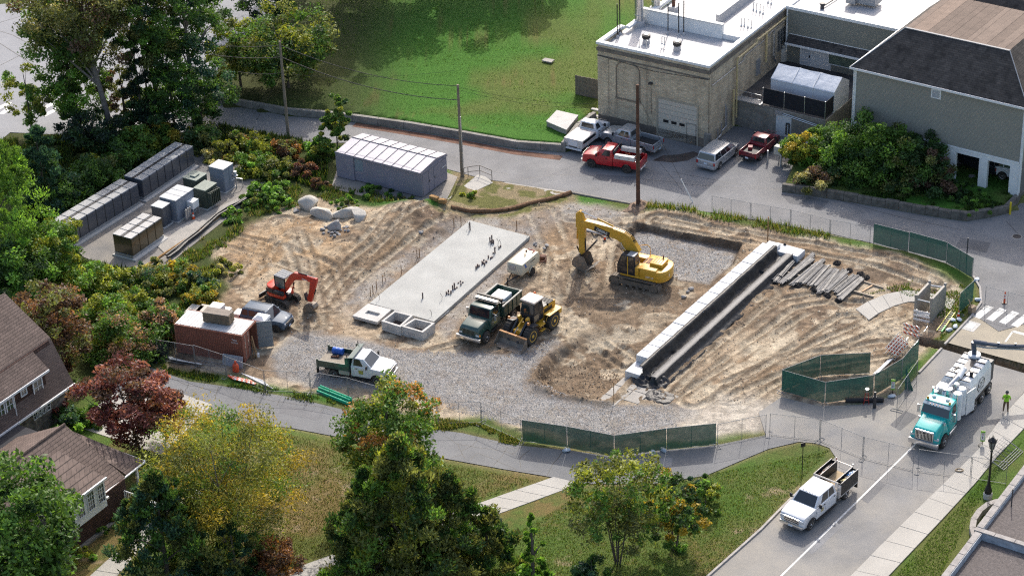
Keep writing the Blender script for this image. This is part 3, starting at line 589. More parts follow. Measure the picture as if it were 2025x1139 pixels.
for p in((1264,95),(1278,97),(1309,88),(1314,90),(1466,52),(1472,52),(1479,55),(1486,56),(1490,21),(1496,23),(1503,25),(1509,28),(1459,3),(1465,4),(1519,6),(1525,9)):
    q=roofat(p,rz1+.3);mb=MB();mb.path([q,q+Vector((0,0,.75)),q+Vector((.06,0,.86)),q+Vector((.2,0,.82))],.035,6);mb.lathe([(.11,0),(.09,.05),(.04,.16)],q,n=8);mb.build('gooseneck_vent',GALV,t)
xa,za=f.onx((1303,196),0);xb,zb_=f.onx((1386,217),0)
xd0,xd1,zd=6.45,10.55,3.95
mb=MB();mb.b2(xd0-.16,xd0,-.09,.05,0,zd+.16);mb.b2(xd1,xd1+.16,-.09,.05,0,zd+.16);mb.b2(xd0,xd1,-.09,.05,zd,zd+.16);mb.build('garage_frame',M('tan_trim',(.36,.32,.25),.7),t)
gd=MB();gd.b2(xd0,xd1,-.02,.03,0,zd);gd=gd.build('garage_door',M('door_tan',(.34,.31,.26),.6,var=.05),t)
DP=M('door_panel',(.50,.46,.39),.6,var=.06)
for k in range(8):
    mb=MB();mb.b2(xd0+.02,xd1-.02,-.05,-.02,k*zd/8+.02,(k+1)*zd/8-.02);mb.build('door_panel',DP,gd,bevel=.012)
for k in range(3):
    mb=MB();mb.b2(xd0+.55+k*.85,xd0+1.12+k*.85,-.062,-.045,1.62,1.92);mb.build('door_light',BLACK,gd,bevel=.02)
mb=MB();mb.path([(xd1-1.05,-.06,.02),(xd1-1.05,-.06,2.1),(xd1-.1,-.06,2.1),(xd1-.1,-.06,.02)],.02,5);mb.build('wicket_door',DARKM,gd)
mb=MB();mb.box((5.75,-.22,5.35),(.34,.34,.16));mb.tube((5.75,-.1,5.3),(5.75,-.06,2.2),.02,5);mb.build('wall_lamp',DARKM,t)
mb=MB();mb.tube((.05,-.12,7.0),(6,-.12,6.6),.025,5);mb.tube((6,-.12,6.6),(W_,-.12,6.95),.025,5);mb.build('service_cable',BLACK,t)
X_=W_+.16
mb=MB();mb.path([(X_+.1,5.2,1.0),(X_+.1,5.2,6.7),(X_+.15,5.3,7.05),(X_+.15,9,7.1),(X_+.15,9.3,7.35),(X_+.15,24,7.35)],.085,8);mb.path([(X_+.15,11.2,7.3),(X_+.15,11.2,4.3)],.11,8);mb.path([(X_+.1,4.6,.4),(X_+.1,4.6,4.1)],.1,8);mb.build('gas_pipe',YELLOWP,t,smooth=True)
mb=MB();mb.path([(X_,.4,6.2),(X_,6.5,6.2),(X_,7.0,6.6),(X_,11.0,6.6),(X_,12.7,6.9),(X_,24,6.9)],.05,7);mb.path([(X_+.1,12.9,6.8),(X_+.1,12.9,4.3),(X_+.1,13.4,3.4)],.1,8);mb.build('conduit',GALV,t,smooth=True)
mb=MB()
for y_,z0,z1 in((3.1,.9,3.2),(3.35,.9,2.9),(2.3,.5,1.6),(1.6,.4,1.3)):mb.path([(X_+.02,y_-.0,z0),(X_+.02,y_,z1)],.07,8);mb.path([(X_+.02,y_,z0),(X_+.02,y_-.6,z0-.15)],.06,7)
mb.build('meter_pipe',GALV,t,smooth=True)
window(t,(W_+.01,14.2,4.1),(0,1,0),(0,0,1),1.7,2.1,5,5,fw=.05,frame=M('steel_sash',(.30,.28,.25),.7))
mb=MB();mb.b2(W_,W_+.12,9.6,10.4,3.4,5.0);mb.build('wall_panel',GREYM,t)
mb=MB();mb.b2(W_-.3,W_+.35,-.35,.05,0,1.55);mb.build('buttress',CONCW,t,bevel=.04)
# ---------------- service terrace with its concrete wall, railings and tent
UT=R(-34.3);fT=Fr(G(1449,246),UT);TZ=2.7
t=thing('concrete_terrace','dark stained concrete terrace wall beside the brick building','terrace',fT.o,UT)
mb=MB();mb.b2(0,9.6,0,16,-.2,TZ-.06);mb.build('wall',CONCW,t,bevel=.03);mb=MB();mb.b2(.1,9.5,.1,16,TZ-.06,TZ);mb.build('deck',M('dark_deck',(.075,.07,.068),.9,var=.4,scale=1.2),t)
x0,z0=fT.onx((1531,257),0);mb=MB();mb.b2(4.55,6.15,-.05,0,.02,2.15);mb.build('door',M('white_panel',(.60,.63,.66),.6,var=.05,dirt=.2),t);mb=MB();mb.b2(4.5,5.3,-.25,0,2.2,2.5);mb.build('louvre',GREYM,t)
mb=MB();mb.path([(5.3,-.12,2.42),(9.3,-.12,2.0)],.05,6);mb.path([(5.3,-.2,2.3),(9.3,-.2,1.88)],.05,6);mb.build('conduit',GALV,t)
mb=MB();mb.path([(5.7,-.2,.3),(5.7,-.2,1.5),(6.0,-.2,1.5),(6.0,-.2,.3)],.06,7);mb.build('pipe_loop',BLACK,t)
t=thing('steel_platform','small galvanised platform with railings against the brick wall','platform',fT.o,UT)
mb=MB();mb.b2(-1.7,0.0,-.2,1.2,TZ-.12,TZ-.02);mb.b2(0.0,3.0,-.25,.55,TZ+.02,TZ+.1);mb.build('deck',GREYM,t)
mb=MB()
for x in(-1.7,-.85,0,1.0,2.0,3.0):mb.tube((x,-.2,TZ),(x,-.2,TZ+1.05),.028,6)
for z in(.55,1.05):mb.tube((-1.7,-.2,TZ+z),(3,-.2,TZ+z),.028,6);mb.tube((-1.7,-.2,TZ+z),(-1.7,1.2,TZ+z),.028,6)
mb.build('railing',GALV,t)
mb=MB()
for x in(-1.5,-.4):mb.tube((x,-.1,0),(x,-.1,TZ),.05,6)
mb.build('post',GALV,t)
for i,(x,y)in enumerate(((-1.35,.5),(-.9,.7),(-.4,1.0))):
    mb=MB();mb.path([(x,y,TZ),(x,y,TZ+1.5),(x+.15,y-.15,TZ+1.75),(x+.3,y-.3,TZ+1.6)],.14-.02*i,9);mb.build('exhaust_elbow',GALV,t,smooth=True)
t=thing('screen_fence','black mesh screen along the terrace edge before the white tent','fence',fT.o,UT)
mb=MB();mb.b2(3.1,9.55,.06,.09,TZ+.15,TZ+1.75);mb.b2(9.52,9.55,.06,3.4,TZ+.15,TZ+1.75);mb.build('mesh',M('black_mesh',(.012,.014,.02),.8,var=.3),t)
for x in(3.1,5.3,7.4,9.5):
    mb=MB();mb.tube((x,.03,TZ),(x,.03,TZ+1.8),.035,6);mb.build('post',GALV,t)
TARP=M('white_tarp',(.62,.65,.70),.45,var=.06,scale=1.5,bump=.05,bscale=1.6,trans=.0)
fc=G(1648.6,224,TZ);fTe=Fr((fc.x,fc.y,TZ),UT)
t=thing('party_tent','white gabled canopy tent standing on the terrace','tent',fTe.o,UT)
TL,TW,TE,TR_=-6.55,3.1,2.1,3.0
mb=MB()
secs=[]
for k in range(7):
    x=TL*(1-k/6);sag=-.05*math.sin(math.pi*((k*3/6)%1));secs.append([(x,-.05,TE-.05+sag),(x,0,TE+sag),(x,TW/4,(TE+TR_)/2-.05+sag),(x,TW/2,TR_+sag),(x,TW*.75,(TE+TR_)/2-.05+sag),(x,TW,TE+sag)])
mb.loft(secs,close=False);mb.build('roof',TARP,t,smooth=True)
mb=MB();mb.quad((0,0,0),(0,TW,0),(0,TW,TE),(0,TW/2,TR_-.02),(0,0,TE));mb.build('end_wall',TARP,t)
mb=MB();mb.quad((TL,0,0),(0,0,0),(0,0,TE),(TL,0,TE));mb.build('side_wall',TARP,t);mb=MB();mb.quad((TL,TW,0),(TL,0,0),(TL,0,TE),(TL,TW/2,TR_-.02),(TL,TW,TE));mb.build('end_wall',TARP,t)
for k in(1,2):
    mb=MB();x=TL*k/3;mb.path([(x,-.02,.1),(x,-.02,TE),(x,TW/2,TR_+.0),(x,TW,TE)],.03,5);mb.build('rib',WHITE,t)
q=G(1548,120,TZ);mb=MB();mb.lathe([(.42,0),(.45,.3),(.45,1.1),(.36,1.3),(.2,1.36),(.2,1.5),(.26,1.52),(.26,1.62)],n=14);tag(mb.build('gas_cylinder',M('cream_tank',(.55,.52,.45),.5),loc=q,smooth=True),'squat cream gas cylinder behind the tent','gas cylinder')
# ---------------- grey middle building
o=G(1554,121,TZ);fM=Fr((o.x,o.y,0),UT);MH=GZ(1556,12,o)
t=thing('grey_building','grey sided flat roofed building with canopy between brick and olive buildings','building',fM.o,UT)
mb=MB();mb.b2(0,13,0,26,0,MH-.3);mb.build('wall',SIDING2,t);mb=MB();mb.b2(.2,12.8,.2,26,MH-.35,MH-.15);mb.build('roof',MEMB,t)
mb=MB();mb.b2(-.1,13,-.1,.3,MH-.3,MH);mb.b2(-.1,.25,.3,26,MH-.3,MH);mb.b2(-.06,.1,-.06,.1,TZ,MH-.3);mb.build('trim',WHITE,t,bevel=.01)
def mx(p):a,b=fM.onx(p,0);return a,b
cx0,cz0=mx((1562,78));cz=cz0
mb=MB();mb.hexa([(cx0,-.9,cz-.15),(cx0+10,-.9,cz-.15),(cx0+10,0,cz+.0),(cx0,0,cz),(cx0,-.9,cz-.05),(cx0+10,-.9,cz-.05),(cx0+10,0,cz+.55),(cx0,0,cz+.55)]);mb.build('canopy',SHING,t)
mb=MB();mb.b2(cx0-.05,cx0+10,-.98,-.9,cz-.2,cz+.0);mb.b2(cx0-.05,cx0+10,-.02,.03,cz+.55,cz+.62);mb.build('canopy_trim',WHITE,t)
dx=mx((1584,110))[0];mb=MB();mb.b2(dx-.1,dx+3.2,-.03,.0,TZ,cz-.1);mb.build('panelling',WHITE,t);d_=MB();d_.b2(dx+.05,dx+1.05,-.06,-.02,TZ,TZ+2.1);d_=d_.build('door',M('door_white',(.6,.62,.65),.5),t,bevel=.01)
mb=MB();mb.b2(dx+.9,dx+.98,-.12,-.06,TZ+.9,TZ+1.15);mb.build('handle',BLACK,d_)
wx=mx((1640,110))[0];window(t,(wx,-.02,TZ+.75),(1,0,0),(0,0,1),3.6,1.5,1,1,pane=M('green_shade',(.13,.17,.13),.3,var=.3,spec=.8))
for k,p in enumerate(((1680,14),(1708,16))):
    q=fM.px(p[0],p[1],MH-.15);mb=MB();mb.box(q+Vector((0,.9,.8)),(2.2 if k else 1.0,1.6,1.1));mb.cm=1;mb.box(q+Vector((0,.9,1.38)),(2.3 if k else 1.1,1.7,.08));mb.build('rooftop_unit',[GREYM,DARKM],t,bevel=.03)
q=fM.px(1626,18,MH-.15);mb=MB();mb.lathe([(.2,0),(.2,.4),(.28,.45),(.28,.6)],q,n=10);mb.path([q+Vector((0,0,.2)),q+Vector((.3,4,.2))],.07,6);mb.build('roof_pipe',DARKM,t)
# ---------------- olive sided building with hip roof and open garage
BZ=.6;o=G(1684,304,BZ);fO=Fr((o.x,o.y,BZ),R(-36));OL=(G(2013,388,BZ)-o).length;OH=fO.onx((2016,208),0)[1];GH=fO.onx((2015,324),0)[1]
t=thing('olive_building','olive sided hip roofed building with open garage bays beneath','building',fO.o,fO.rz)
OD=15.0
mb=MB();mb.b2(0,OL,0,OD,GH,OH);mb.build('wall',SIDING,t)
mb=MB();gx0,gx1=fO.onx((1891,300),0)[0],fO.onx((1937,310),0)[0];gx2,gx3=fO.onx((1954,315),0)[0],fO.onx((1998,325),0)[0];gt=GH-.42
for a,b in((gx0-.55,gx0),(gx1,gx2),(gx3,OL-.0)):
    mb.b2(a,b,-.02,.38,-.4,gt)
mb.b2(gx0-.55,OL,-.02,.38,gt,GH);mb.b2(0,gx0-.55,0,.35,-.4,GH-.02);mb.build('garage_piers',WHITE,t,bevel=.02)
mb=MB();mb.b2(-.02,OL+.03,-.06,.05,GH-.04,GH+.14);mb.b2(-.1,.14,-.06,.1,GH,OH);mb.b2(OL-.12,OL+.1,-.06,.1,GH,OH);mb.build('trim',WHITE,t,bevel=.01)
for x_,z_ in((OL+.05,-.2),(-.05,1.0)):mb=MB();mb.tube((x_,-.16,z_),(x_,-.16,OH),.05,6);mb.build('downpipe',WHITE,t)
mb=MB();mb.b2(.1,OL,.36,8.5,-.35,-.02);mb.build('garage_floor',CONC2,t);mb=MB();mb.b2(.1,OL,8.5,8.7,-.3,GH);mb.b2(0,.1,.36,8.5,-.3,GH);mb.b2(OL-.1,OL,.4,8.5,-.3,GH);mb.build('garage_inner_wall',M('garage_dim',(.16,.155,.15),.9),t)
a,b=SOL((1791,55),fO.o+Vector((0,0,OH)),fO.u+fO.v,Vector((0,0,1)));INS,RH=a,b
ov=.35;zE=OH
B4=[(-ov,-ov),(OL+ov,-ov),(OL+ov,OD+ov),(-ov,OD+ov)];T4=[(INS,INS),(OL-INS,INS),(OL-INS,OD-INS),(INS,OD-INS)]
mb=MB();mb.add([(x,y,zE)for x,y in B4]+[(x,y,zE+RH)for x,y in T4],[(0,1,5,4),(1,2,6,5),(2,3,7,6),(3,0,4,7)]);mb.build('roof',SHING,t)
mb=MB();mb.b2(-ov-.05,OL+ov+.05,-ov-.08,-ov+.05,zE-.16,zE+.02);mb.b2(-ov-.08,-ov+.05,-ov,OD+ov,zE-.16,zE+.02);mb.b2(OL+ov-.05,OL+ov+.08,-ov,OD+ov,zE-.16,zE+.02);mb.b2(-ov,OL+ov,-ov,.02,zE-.05,zE-.01);mb.build('gutter',WHITE,t)
BROWNS=[M('brown_membrane%d'%i,c_,.9,var=.22,scale=1.3)for i,c_ in enumerate(((.20,.147,.115),(.135,.10,.08),(.17,.128,.103)))]
rt=MB();rt.b2(INS,OL-INS,INS,OD-INS,zE+RH-.25,zE+RH-.02);rt=rt.build('flat_roof',BROWNS[1],t)
xx=INS;rr=random.Random(4);k=0
while xx<OL-INS-.05:
    wd=min(rr.uniform(.5,1.0),OL-INS-xx);mb=MB();mb.b2(xx,xx+wd-.02,INS+.05,OD-INS-.05,zE+RH-.02,zE+RH+rr.uniform(.0,.012));mb.build('membrane_strip',BROWNS[rr.choice((0,0,1,2,2))],rt);xx+=wd;k+=1
mb=MB();mb.b2(INS-.05,OL-INS+.05,INS-.1,INS+.12,zE+RH-.06,zE+RH+.03);mb.build('lead_flashing',M('lead',(.13,.14,.16),.6,var=.3),t)
for a_,b_ in(((OL+ov,-ov,zE),(OL-INS,INS,zE+RH)),((-ov,-ov,zE),(INS,INS,zE+RH))):
    mb=MB();mb.tube((a_[0],a_[1],a_[2]+.02),(b_[0],b_[1],b_[2]+.02),.05,5);mb.build('hip_cap',GREYM,t)
lx,lz=fO.onx((1841,192),0);lv=MB();lv.b2(lx,lx+.95,-.05,.02,lz-.05,lz+.85);lv=lv.build('louvre_vent',WHITE,t,bevel=.01)
for k in range(7):
    mb=MB();mb.b2(lx+.13,lx+.82,-.075,-.045,lz+.08+k*.095,lz+.135+k*.095);mb.build('slat',M('slat_grey',(.33,.34,.36),.5),lv)
o=fO.o+fO.u*1.2+fO.v*(OD-2.2);fP=Fr((o.x,o.y,0),fO.rz);PH=OH+2.6;PW=26
t=thing('mansard_building','dark shingled mansard block behind the olive building','building',fP.o,fP.rz)
mb=MB();mb.b2(0,PW,0,20,0,PH-1.2);mb.build('wall',SIDING,t)
mb=MB();mb.add([(-.3,-.3,PH-1.4),(PW,-.3,PH-1.4),(PW,20,PH-1.4),(-.3,20,PH-1.4),(2.2,2.2,PH+.9),(PW-2,2.2,PH+.9),(PW-2,18,PH+.9),(2.2,18,PH+.9)],[(0,1,5,4),(1,2,6,5),(2,3,7,6),(3,0,4,7)]);mb.build('roof',SHING,t)
mb=MB();mb.b2(-.42,-.28,-.4,20,PH-1.5,PH-1.35);mb.build('gutter',WHITE,t)
rt=MB();rt.b2(2.2,PW-2,2.2,18,PH+.6,PH+.86);rt=rt.build('flat_roof',BROWNS[1],t);xx=2.2
while xx<PW-2.1:
    wd=min(rr.uniform(.6,1.1),PW-2-xx);mb=MB();mb.b2(xx,xx+wd-.02,2.25,17.9,PH+.86,PH+.875+rr.uniform(0,.012));mb.build('membrane_strip',BROWNS[rr.choice((0,0,1,2,2))],rt);xx+=wd
# ---------------- gambrel house, lower left
zE=2.8;eN=G(146,758,zE);fA=Fr((eN.x,eN.y,0),R(-33));Zv=Vector((0,0,1))
bx,bz=SOL((99,667),eN,-fA.u,Zv);rx,rzz=SOL((9,579),eN,-fA.u,Zv)
t=thing('gambrel_house','brown shingled gambrel house with white windows at the left edge','house',fA.o,fA.rz)
LN=13.0;bz+=zE;rzz+=zE
mb=MB();mb.b2(-2*rx+1.0,-.75,-LN,-.35,0,zE+.3);mb.build('wall',STONE,t)
mb=MB();mb.prism([(-.55,zE),(-bx+.1,bz-.1),(-rx,rzz-.15),(-2*rx+bx-.1,bz-.1),(-2*rx+.5,zE)],-LN+.1,-.3,'y');mb.build('gable_wall',SHAKE,t)
def plane(pts,name,mat,th=.14):
    mb=MB();n=(Vector(pts[1])-Vector(pts[0])).cross(Vector(pts[2])-Vector(pts[0])).normalized()*th;k=len(pts)
    mb.add(list(pts)+[tuple(Vector(p)-n)for p in pts],[tuple(range(k)),tuple(range(2*k-1,k-1,-1))]+[(i,i+k,(i+1)%k+k,(i+1)%k)for i in range(k)]);return mb.build(name,mat,t)
plane([(0,-LN,zE),(0,0,zE),(-bx,0,bz),(-bx,-LN,bz)],'lower_roof',SHINGB)
plane([(-bx,-LN,bz),(-bx,0,bz),(-rx,0,rzz),(-rx,-LN,rzz)],'upper_roof',SHINGB)
plane([(-rx,-LN,rzz),(-rx,0,rzz),(-2*rx+bx,0,bz),(-2*rx+bx,-LN,bz)],'back_roof',SHINGB);plane([(-2*rx+bx,-LN,bz),(-2*rx+bx,0,bz),(-2*rx,0,zE),(-2*rx,-LN,zE)],'back_lower_roof',SHINGB)
mb=MB();mb.b2(-.02,.1,-LN,.06,zE-.14,zE+.02);mb.build('gutter',WHITE,t)
xdm=-bx*.30;(yy,zz)=fA.ony((92,730),xdm);yN=yy-.02;zD=zz;y_b=SOL((64.5,691.7),fA.o+fA.u*(-bx)+Zv*bz,fA.v,Zv)[0]
dm=MB();yS=-LN+.5
dm.hexa([(-bx-.4,yS,bz+.05),(xdm+.25,yS,zD-.02),(xdm+.25,yN,zD-.02),(-bx-.4,yN,bz+.05),(-bx-.4,yS,bz+.28),(xdm+.25,yS,zD+.12),(xdm+.25,yN,zD+.12),(-bx-.4,yN,bz+.28)]);dm.build('dormer_roof',SHINGB,t)
mb=MB();mb.b2(-bx,xdm,yS+.2,yN-.25,zE+.3,zD);mb.build('dormer_wall',SHAKE,t);mb=MB();mb.b2(xdm+.22,xdm+.32,yS,yN,zD-.08,zD+.1);mb.build('dormer_gutter',WHITE,t)
y1,z1=fA.ony((70,783),xdm);window(t,(xdm+.01,y1-.05,z1+.1),(0,1,0),(0,0,1),.85,1.55,2,3,fw=.09)
y1,z1=fA.ony((44,786),xdm);window(t,(xdm+.01,y1-.05,z1+.15),(0,1,0),(0,0,1),.5,.75,2,2,fw=.08)
for p in((20,838),(3,850),(-14,862)):y1,z1=fA.ony(p,xdm);window(t,(xdm+.01,y1-.05,z1+.1),(0,1,0),(0,0,1),.62,1.9,2,4,fw=.09)
mb=MB();y1,z1=fA.ony((30,848),xdm+.2);mb.b2(xdm,xdm+2.6,yS,y1,zE-.3,zE-.1);mb.build('balcony_deck',M('black_roofing',(.03,.03,.035),.9),t);mb=MB();mb.tube((xdm+.3,y1+.3,zE-.3),(xdm+.3,y1+.3,zD),.04,6);mb.build('downpipe',WHITE,t)
for k in range(4):y1=SOL((68+k*7.5,835-k*6),fA.o+fA.u*(-.75)+Zv*1.2,fA.v,Zv)[0];window(t,(-.74,y1,1.5),(0,1,0),(0,0,1),.5,.8,2,3,fw=.06)
# ---------------- brown shake house with the row of dormer windows
o=G(246,1014);fB=Fr((o.x,o.y,0),R(-33));WH=fB.ony((240,953),0)[1]
t=thing('shake_house','brown shake house with low shingled roof and white window row','house',fB.o,fB.rz)
zE=WH+.05
eN=SOL((248,943),fB.o+Zv*(zE),fB.u,fB.v);xe,ye=eN
rN=SOL((128,839),fB.o+fB.v*ye,fB.u,Zv);xr,zr=rN
LS=14
mb=MB();mb.b2(2*xr,0,-LS,-.2+ye,0,zE);mb.build('wall',SHAKE,t)
plane([(xe,-LS,zE),(xe,ye,zE),(xr,ye,zr),(xr,-LS,zr)],'roof',SHINGB);plane([(xr,-LS,zr),(xr,ye,zr),(2*xr-xe,ye,zE),(2*xr-xe,-LS,zE)],'back_roof',SHINGB)
mb=MB();mb.tube((xr,-LS,zr+.02),(xr,ye,zr+.02),.11,5);mb.build('ridge_cap',SHINGB,t)
mb=MB();mb.prism([(2*xr-xe+.3,zE),(xe-.3,zE),(xr,zr-.1)],ye-.5,ye-.25,'y');mb.build('gable',SHAKE,t)
c=[fB.px(*p,zE-.05)for p in((157,864),(287.5,912),(252,940))];k1=fB.px(217.5,916,zE+.75);k0=fB.px(143,852,zE+1.4)
plane([tuple(c[1]),tuple(c[0]),tuple(k0),tuple(k1)],'porch_roof',SHINGB);plane([tuple(c[2]),tuple(c[1]),tuple(k1)],'porch_hip',SHINGB)
mb=MB();mb.path([c[0],c[1],c[2]+Vector((0,-.1,0)),(xe+.03,-4.2,zE-.03)],.07,5);mb.build('gutter',WHITE,t)
pc=c[1]+Vector((-.5,-.5,0));mb=MB();mb.b2(pc.x-.08,pc.x+.08,pc.y-.08,pc.y+.08,0,zE-.1);mb.build('porch_post',WHITE,t)
ya,za=fB.ony((206,941),.35);yb,zb2=fB.ony((127,1005),.35);zt=(za+zb2)/2
mb=MB();mb.b2(-1.5,.3,yb,ya-.05,WH-.7,zt-.05);mb.build('dormer',WHITE,t);plane([(.5,yb-.15,zt),(.5,ya,zt),(xr*.7,ya,zr*.7+zt*.3+.1),(xr*.7,yb-.15,zr*.7+zt*.3+.1)],'dormer_roof',SHINGB)
mb=MB();mb.b2(.44,.56,yb-.2,ya+.05,zt-.12,zt+.04);mb.build('dormer_gutter',WHITE,t)
n_=4;step=(ya-yb)/n_
for k in range(n_):window(t,(.31,yb+k*step+step*.2,WH-.05),(0,1,0),(0,0,1),step*.58,zt-WH-.3,3,4,fw=.05)
y1,z1=fB.ony((162,1035),0);window(t,(.01,y1,z1+.05),(0,1,0),(0,0,1),.6,.75,2,2,fw=.08)
mb=MB();y1,z1=fB.ony((203,987),0);mb.box((.12,y1,z1),(.25,.2,.14));mb.box((.12,y1+.35,z1),(.2,.2,.14));mb.build('floodlight',WHITE,t)
mb=MB();mb.b2(0,.35,-LS,.3,-.1,.18);mb.build('foundation',CONCW,t)
t=thing('porch_deck','white railed porch deck and steps beside the shake house','deck',fB.o,fB.rz)
mb=MB();mb.b2(.1,2.6,.2,2.8,.75,.9);mb.build('deck',M('grey_deck',(.42,.44,.47),.7),t);mb=MB();mb.b2(.15,2.55,.22,.28,0,.75);mb.build('skirt',WHITE,t)
for(x0,y0,x1,y1)in((.1,.2,2.6,.2),(.1,2.8,2.6,2.8),(2.6,.2,2.6,2.8)):
    rl=MB();a_,b_=Vector((x0,y0,.9)),Vector((x1,y1,.9));rl.tube(a_+Zv*.95,b_+Zv*.95,.045,6);rl.tube(a_+Zv*.12,b_+Zv*.12,.03,6);rl=rl.build('railing',WHITE,t)
    for i in range(15):
        p=a_.lerp(b_,i/14);mb=MB();mb.tube(p,p+Zv*.93,.03 if i%14 else .06,4);mb.build('baluster',WHITE,rl)
for k in range(4):mb=MB();mb.b2(2.6+k*.3,2.9+k*.3,.3,1.4,0,.72-k*.18);mb.build('step',CONCP,t)
# ---------------- flat roofed building, lower right corner
ZR=4.0;o=G(1934,1041,ZR);fR=Fr((o.x,o.y,0),R(-34));GRAVR=M('roof_gravel',(.115,.10,.095),.95,var=.35,scale=6,bump=.03,bscale=16)
STNC=M('stone_cap',(.30,.28,.265),.85,var=.25,scale=2.5,dirt=.3,dcol=(.12,.11,.10));FLASH=M('old_flashing',(.34,.38,.43),.6,var=.35,scale=1.6,dirt=.5,dcol=(.10,.10,.11))
t=thing('flat_roof_building','flat roofed building with stone capped parapets in the lower right corner','building',fR.o,fR.rz)
mb=MB();mb.b2(0,16,.45,14,0,ZR-.55);mb.b2(.1,16,-12,-.05,0,ZR-.75);mb.build('wall',CONCW,t)
mb=MB();mb.b2(.35,16,.3,14,ZR-.6,ZR-.42);mb.build('roof',GRAVR,t);mb=MB();mb.b2(.5,16,-12,-.35,ZR-.8,ZR-.62);mb.build('lower_roof',GRAVR,t)
for k in range(10):mb=MB();mb.b2(-.1,.36,.02+k*1.4,1.4+k*1.4,ZR-.5,ZR);mb.build('cap_stone',STNC,t,bevel=.02)
for k in range(9):mb=MB();mb.b2(-.1+k*1.4,1.28+k*1.4,-.42,0,ZR-.7,ZR-.02);mb.build('cap_stone',STNC,t,bevel=.02)
for k in range(8):mb=MB();mb.b2(0,.45,-.44-1.4*(k+1),-.46-1.4*k,ZR-.8,ZR-.06);mb.build('cap_stone',STNC,t,bevel=.02)
mb=MB();mb.b2(.36,.39,.03,14,ZR-.42,ZR-.06);mb.b2(.45,12,-.46,-.425,ZR-.62,ZR-.12);mb.b2(.455,.49,-11,-.47,ZR-.62,ZR-.1);mb.build('flashing',FLASH,t)
q=fR.px(2000,1000,ZR-.42);mb=MB();mb.tube(q,q+Vector((0,0,1.4)),.04,6);mb.build('roof_standpipe',DARKM,t)
t=thing('curved_wall','low curved stone planter wall at the lawn edge','wall',(0,0,0))
arc=[(1972,985),(1950,992),(1932,1006),(1920,1024),(1917,1042),(1922,1060),(1930,1075)]
ps=[G(*p,.45)for p in arc]
for a,b in zip(ps[:-1],ps[1:]):
    d=(b-a);n=Vector((-d.y,d.x,0)).normalized()*.42;k_=d*.006;mb=MB();mb.hexa([(*(q.xy),0)for q in(a+k_,b-k_,b-k_+n,a+k_+n)]+[(*(q.xy),.45)for q in(a+k_,b-k_,b-k_+n,a+k_+n)]);mb.build('coping_stone',STNC,t,bevel=.015)
t=thing('lawn_retaining_wall','long low concrete retaining wall between upper road and lawn','wall')
ps=[G(*p)for p in WALL_BASE]+[]
def wallrun(t,ps,th,h,mat,seg=3.0,name='wall_segment',jit=.0):
    rr=random.Random(3)
    for a,b in zip(ps[:-1],ps[1:]):
        n_=max(1,round((b-a).length/seg))
        for k in range(n_):
            p,q=a.lerp(b,k/n_),a.lerp(b,(k+1)/n_);d=(q-p).normalized();n=Vector((-d.y,d.x,0))*th
            p2,q2=p+d*.008,q-d*.008;hh=h+rr.uniform(-jit,jit);mb=MB();mb.hexa([(*(v.xy),-.2)for v in(p2,q2,q2+n,p2+n)]+[(*(v.xy),hh)for v in(p2,q2,q2+n,p2+n)]);mb.build(name,mat,t,bevel=.03)
wallrun(t,ps,.42,.68,CONCW,jit=.01)
t=thing('parking_retaining_wall','short stepped concrete wall beside the white service truck','wall')
wallrun(t,[G(1118,301),G(1148,262),G(1180,240)],.42,.95,CONCW)
for k in range(3):
    a,b=G(1160+k*7,246-k*8),G(1180+k*5,246-k*7);mb=MB();mb.box(((a.x+b.x)/2,(a.y+b.y)/2,.3+.2*k),(1.3,.35,.12),UA);mb.build('step',CONCP,t)
STW=M('dark_stone_wall',(.15,.135,.115),.95,var=.5,scale=1.5,bump=.08,bscale=2.2,dirt=.5,dcol=(.04,.04,.035))
t=thing('bank_retaining_wall','mossy dark stone retaining wall below the leafy bank','wall');ps=[G(*p)for p in BANK_BASE];wallrun(t,ps,.45,.72,STW,1.4,'stone_course',.06)
t=thing('site_kerb_wall','low concrete wall at the top edge of the dig','wall');wallrun(t,[G(1129,383),G(1246,405)],.3,.12,CONCW)
# ================================================================ vehicles and machines
def paint(key,col,rough=.28,dirt=.25):return M(key,col,rough,0,.05,1.5,spec=.5,coat=.5,dirt=dirt,dcol=(.30,.26,.20))
TYRE=M('tyre_rubber',(.028,.027,.026),.85,var=.3,scale=6,dirt=.5,dcol=(.16,.13,.10));CHROME=M('chrome',(.62,.62,.62),.18,.9,var=.1);RIMS=M('rim_silver',(.45,.45,.46),.35,.7,var=.15);RIMK=M('rim_black',(.03,.03,.032),.4,.3)
PLAST=M('black_plastic',(.02,.02,.022),.6,var=.2);CARGLASS=glass('car_glass',(.018,.022,.026),.04);LAMPW=M('headlamp',(.55,.56,.58),.15,.1,var=.1);LAMPR=M('tail_lamp',(.35,.02,.02),.25);AMBER=M('amber_lamp',(.65,.22,.02),.3);PLATE=M('plate',(.55,.6,.68),.5)
CHASS=M('chassis',(.02,.02,.02),.8,var=.3,dirt=.4)
_wm={}
